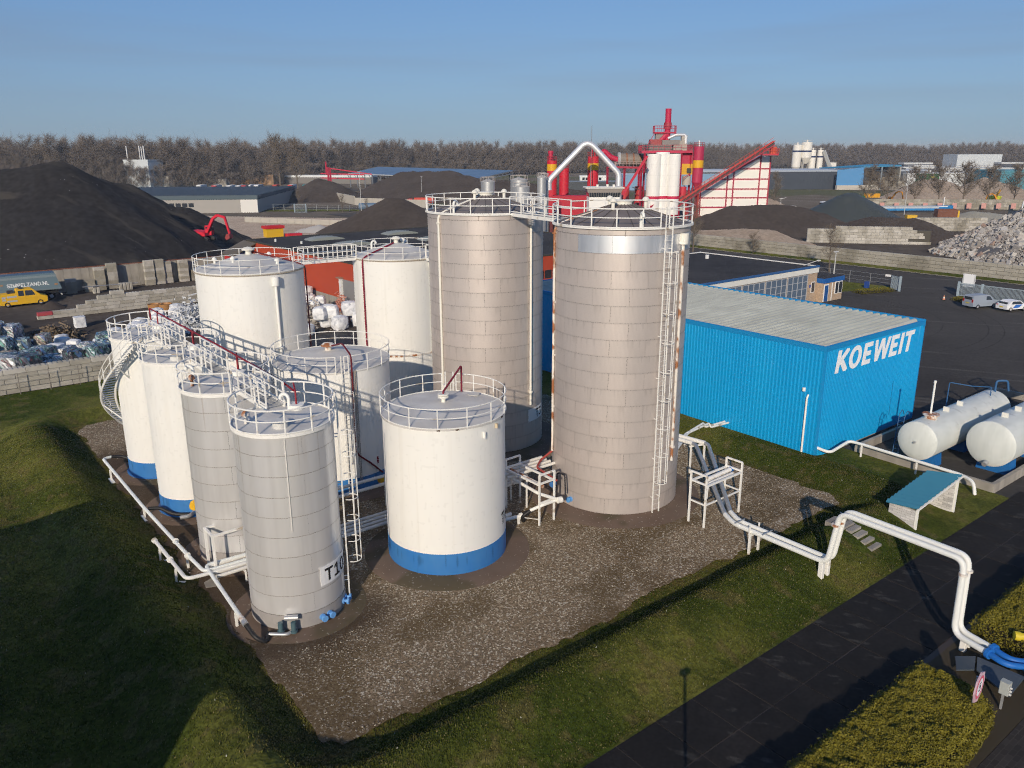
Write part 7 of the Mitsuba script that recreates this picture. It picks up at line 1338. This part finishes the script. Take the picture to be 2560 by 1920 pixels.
barfence('gate', 'grey gate panels at the edge of the sandy lot', (122, 283.4), (125.2, 280.6), 3.0, .35); 
fn_ = thing('wire_fence', 'long mesh fence between the sandy lot and the street', 'fence')
for t_ in np.linspace(0, 1, 30): u, v = np.array((100, 322.)) * (1 - t_) + np.array((185, 229.)) * t_; obj(fn_, 'post', MB().bar((u, v, 0), (u, v, 2.2), .12), (.34, .36, .36))
for z in (.5, 1.2, 2.1): obj(fn_, 'wire', MB().tube([(100, 322, z), (185, 229, z)], .03, 4), (.34, .36, .36))
# ---------------------------------------------------------------- bare trees
def bare(seed, h, spread, nb=16, tw=26, tr=.018, twr=.0035, lean=.05, lo=.25, curve=.3):
    r = random.Random(seed); V, F, C, n = [], [], [], [0]
    def limb(a, b, r0, r1, c, sides=3):
        a, b = np.array(a), np.array(b); d = b - a; d = d / max(np.linalg.norm(d), 1e-6); x = np.cross(d, [.31, .52, .79]); x /= np.linalg.norm(x); y = np.cross(d, x)
        for p_, q in ((a, r0), (b, r1)):
            for k in range(sides): t = 6.283 * k / sides; V.append(p_ + q * (math.cos(t) * x + math.sin(t) * y)); C.append(c)
        for k in range(sides): k2 = (k + 1) % sides; F.extend([[n[0] + k, n[0] + k2, n[0] + sides + k2], [n[0] + k, n[0] + sides + k2, n[0] + sides + k]])
        n[0] += 2 * sides
    top = np.array([r.uniform(-lean, lean) * h, r.uniform(-lean, lean) * h, h * .92]); limb((0, 0, -.2), top * .5, h * tr, h * tr * .65, .4, 5); limb(top * .5, top, h * tr * .65, h * tr * .15, .5, 4)
    for i in range(nb):
        t = lo + (1 - lo) * (i + r.random()) / nb; a = top * t; az = r.uniform(0, 6.283); ln = spread * h * (1.15 - .75 * t) * r.uniform(.7, 1.1); up_ = r.uniform(.5, 1.1)
        d = np.array([math.cos(az), math.sin(az), up_]); m_ = a + d * ln * .55; e_ = m_ + np.array([d[0], d[1], up_ + curve]) * ln * .45; rr_ = h * tr * .32 * (1.2 - t)
        limb(a, m_, rr_, rr_ * .6, .5); limb(m_, e_, rr_ * .6, rr_ * .2, .6)
        for k in range(tw):
            s = r.uniform(.2, 1.0); b = a + (m_ - a) * s / .55 if s < .55 else m_ + (e_ - m_) * (s - .55) / .45; g = np.array([r.gauss(0, 1), r.gauss(0, 1), r.gauss(.7, .7)]); g /= np.linalg.norm(g); l = h * r.uniform(.05, .13)
            limb(b, b + g * l, h * twr, h * twr * .3, .5 + .5 * r.random())
            if tw > 20: g2 = g + np.array([r.gauss(0, .5), r.gauss(0, .5), r.gauss(.1, .5)]); c_ = b + g * l * .5; limb(c_, c_ + g2 * l * .6, h * twr * .7, h * twr * .3, .5 + .5 * r.random())
    return np.array(V), np.array(F), np.array(C)
def tree(label, u, v, h, seed, spread=.30, mat='bark', name='bare_tree', group=None, **kw):
    V, F, C = bare(seed, h, spread, **kw); V = V + [u, v, 0]; t = thing(name, label, 'tree', group); nt = 5 * 2 + 4 * 2; ft = (F < nt).all(1)
    obj(t, 'trunk', (V[:nt], F[ft]), mat, uv=np.c_[C[:nt], C[:nt]]); obj(t, 'crown', (V[nt:], F[~ft] - nt), mat, uv=np.c_[C[nt:], C[nt:]]); return t
tree('small bare street tree on the verge beyond the office roof', 136.1, 78.9, 8.2, 1, .28, nb=18, twr=.0022); tree('bare young tree just right of the banded silo behind the office', 140.7, 114.3, 10.7, 2, .20, nb=20, twr=.002, curve=.8); tree('wide bare shrub against the long block wall behind the office', 147.2, 103.4, 4.2, 3, .50, nb=22, lo=.05, twr=.004)
for u, v, h, s, lab in ((135.2, 271.6, 6.3, 4, 'small bare street tree left of the tank lorry'), (136.8, 255.8, 5.4, 5, 'small bare street tree right of the tank lorry'), (145.4, 333.3, 5.5, 6, 'small bare tree by the grey boards left of the dark heap')): tree(lab, u, v, h, s, .3, nb=14)
for i, (u, v, h, lab) in enumerate(((292, 157.2, 13, 'bare dark tree in front of the blue shed'), (298.5, 152.9, 12.5, 'bare dark tree right of the blue shed opening'), (306.5, 147.0, 13, 'bare dark tree before the white low warehouse'), (314, 141.2, 13.5, 'bare dark tree right of the green shed'), (321, 135.5, 14.5, 'bare dark tree before the pale rubble heaps'), (328, 129.4, 13, 'bare dark tree left of the turquoise shed'), (334, 123.3, 13.5, 'bare dark tree in front of the turquoise shed'))): tree(lab, u, v, h * 1.12, 20 + i, .42, nb=26, tw=30, twr=.0042)
tree('pair of pale birches leaning right beside the dark blue grey building', 252, 170, 14, 31, .22, nb=20, twr=.0025)
tree('very tall spreading bare poplar standing before the wood', 171, 412.5, 29, 40, .30, nb=26, tw=30, twr=.0024, lo=.3); tree('second tall bare poplar close right of the spreading one', 178, 407, 27, 41, .22, nb=24, tw=28, twr=.0024, lo=.3)
for i, (u, v, h, lab) in enumerate(((148, 545, 14, 'bare tree before the white antenna block'), (155, 536, 12, 'bare tree right of the white antenna block'), (246, 560, 13, 'round bare shrub tree before the white canopy roof'), (284, 640, 15, 'bare birch before the dark blue building'))): tree(lab, u, v, h, 50 + i, .34, nb=16)
def conifer(label, u, v, h, r, name='evergreen_tree', col=(.012, .026, .018), n=1500):
    t = thing(name, label, 'tree'); obj(t, 'trunk', MB().tube([(u, v, 0), (u, v, h * .9)], [h * .02, .05], 6), (.06, .045, .035))
    z = NP.uniform(.08, 1, n); a = NP.uniform(0, 6.28, n); q = r * (1 - z) ** .75 * np.sqrt(NP.uniform(.3, 1, n)) + .1; c = np.c_[u + q * np.cos(a), v + q * np.sin(a), z * h]; s = h * .045; x = NP.normal(0, 1, (n, 3)); x /= np.linalg.norm(x, axis=1, keepdims=True); y = np.cross(x, NP.normal(0, 1, (n, 3))); y /= np.linalg.norm(y, axis=1, keepdims=True)
    V = np.stack([c - x * s, c + x * s, c + y * s * 1.2], 1).reshape(-1, 3); obj(t, 'crown', (V, np.arange(3 * n).reshape(-1, 3)), col)
conifer('dark round evergreen right of the white antenna block', 166, 560, 14, 6.5); conifer('dark green conifer behind the house with the white gable', 262, 735, 17, 6); conifer('dark green conical conifer in the far yard on the right', 402, 168, 10, 3.6, col=(.030, .032, .010)); conifer('dark evergreen shrubs before the house with the white gable', 244, 722, 8, 8); conifer('dark evergreen at the middle of the wood', 460, 760, 15, 6)
# the wood on the horizon: bare trees and undergrowth
for i in range(6):
    V, F, C = bare(100 + i, 1.0, .20 + .03 * (i % 3), nb=24, tw=26, tr=.010, twr=.0026, lo=.30, curve=1.1, lean=.03)
    scene['wood_tree_kind_%d' % i] = {'type': 'shapegroup', 'tree': ply((V, F), 'far_bark')}
V, F, C = bare(140, 1.0, .5, nb=30, tw=24, tr=.012, twr=.0055, lo=.02, curve=.5); scene['wood_shrub_kind'] = {'type': 'shapegroup', 'shrub': ply((V, F), 'far_bark')}
labels['wood'] = {'label': 'long winter wood of bare brown trees along the horizon', 'category': 'wood', 'kind': 'stuff'}; wn = [0]
def wood(ref, u, v, h, w=1.):
    wn[0] += 1; scene['wood__%03d' % wn[0]] = {'type': 'instance', 'group': {'type': 'ref', 'id': ref}, 'to_world': T().translate([u, v, 0]).rotate([0, 0, 1], R_.uniform(0, 360)).scale([h * w, h * w, h])}
def cam2site(X, Y): return Y * .618 + X * .786, Y * .786 - X * .618
# edge of the wood: (bearing X/Y, distance, height)
EDGE = [(-.78, 470, 27), (-.60, 490, 28), (-.50, 500, 28.5), (-.38, 520, 27), (-.30, 560, 28), (-.20, 640, 27.5), (-.08, 700, 27), (.02, 760, 27), (.12, 830, 27), (.22, 880, 26), (.30, 950, 25), (.38, 1050, 25.5), (.46, 1000, 26), (.485, 1000, 23.5), (.54, 1000, 26), (.64, 980, 26.5), (.80, 980, 27.5)]
eb, ed_, eh = np.array(EDGE).T
for row in range(5):
    b = -.80
    while b < .80:
        d = np.interp(b, eb, ed_) + row * 11 + R_.uniform(-5, 5); h = np.interp(b, eb, eh) * R_.uniform(.72, 1.07); gap = .36 + .64 * (meshkit.noise(np.array([b * 26, 3.3, row]), 5) > .25)
        u, v = cam2site(b * d, d); wood('wood_tree_kind_%d' % R_.randrange(6), u, v, h * (1 if gap > .5 else .78), R_.uniform(.9, 1.25))
        if row < 4: uu, vv = cam2site((b + .004) * (d - 7), d - 7); wood('wood_shrub_kind', uu, vv, R_.uniform(7, 14), 1.1)
        b += R_.uniform(4.2, 6.5) / d
far = MB(); bb_ = np.linspace(-.85, .85, 300); P = [cam2site(b * (np.interp(b, eb, ed_) + 75), np.interp(b, eb, ed_) + 75) for b in bb_]; hh = np.interp(bb_, eb, eh) * .42 + 3.0 * (meshkit.fbm(np.c_[bb_ * 60, 0 * bb_, 0 * bb_], 4, 2) - .5)
P2 = [cam2site(b * (np.interp(b, eb, ed_) + 120), np.interp(b, eb, ed_) + 120) for b in bb_]
n = len(P); i = np.arange(n - 1); far.add(np.vstack([np.c_[P, np.zeros(n)], np.c_[P, hh], np.c_[P2, hh * 1.05], np.c_[P2, np.zeros(n)]]), np.vstack([np.c_[i + k * n, i + 1 + k * n, i + 1 + (k + 1) * n, i + (k + 1) * n] for k in range(3)]))
single('thicket', far, (.085, .068, .056), 'dense brown thicket inside the far wood', 'thicket', kind='stuff')
# brown scrub by the barge and by the sandy lot
for i, (u, v, s, h, lab) in enumerate(((244, 176, 10, 4.5, 'brown leafless scrub left of the barge'), (330, 470, 16, 5, 'brown scrub around the dark blue building'))):
    V, F, C = bare(200 + i, 1., 1.2, nb=60, tw=24, tr=.004, twr=.008, lo=.02); V = V * [s, s, h] + [u, v, 0]; single('scrub', (V, F), 'far_bark', lab, 'scrub', kind='stuff')
scene['haze_air'] = {'type': 'homogeneous', 'albedo': {'type': 'rgb', 'value': [.95, .955, .96]}, 'sigma_t': {'type': 'rgb', 'value': [.00014, .000155, .00018]}}
scene['haze'] = {'type': 'cube', 'to_world': T().translate([400, 400, 19.5]).scale([6400, 6400, 21.]), 'bsdf': {'type': 'null'}, 'interior': {'type': 'ref', 'id': 'haze_air'}}
labels['haze'] = {'label': 'thin winter haze over the land', 'category': 'haze', 'kind': 'stuff'}
scene['camera']['medium'] = {'type': 'ref', 'id': 'haze_air'}
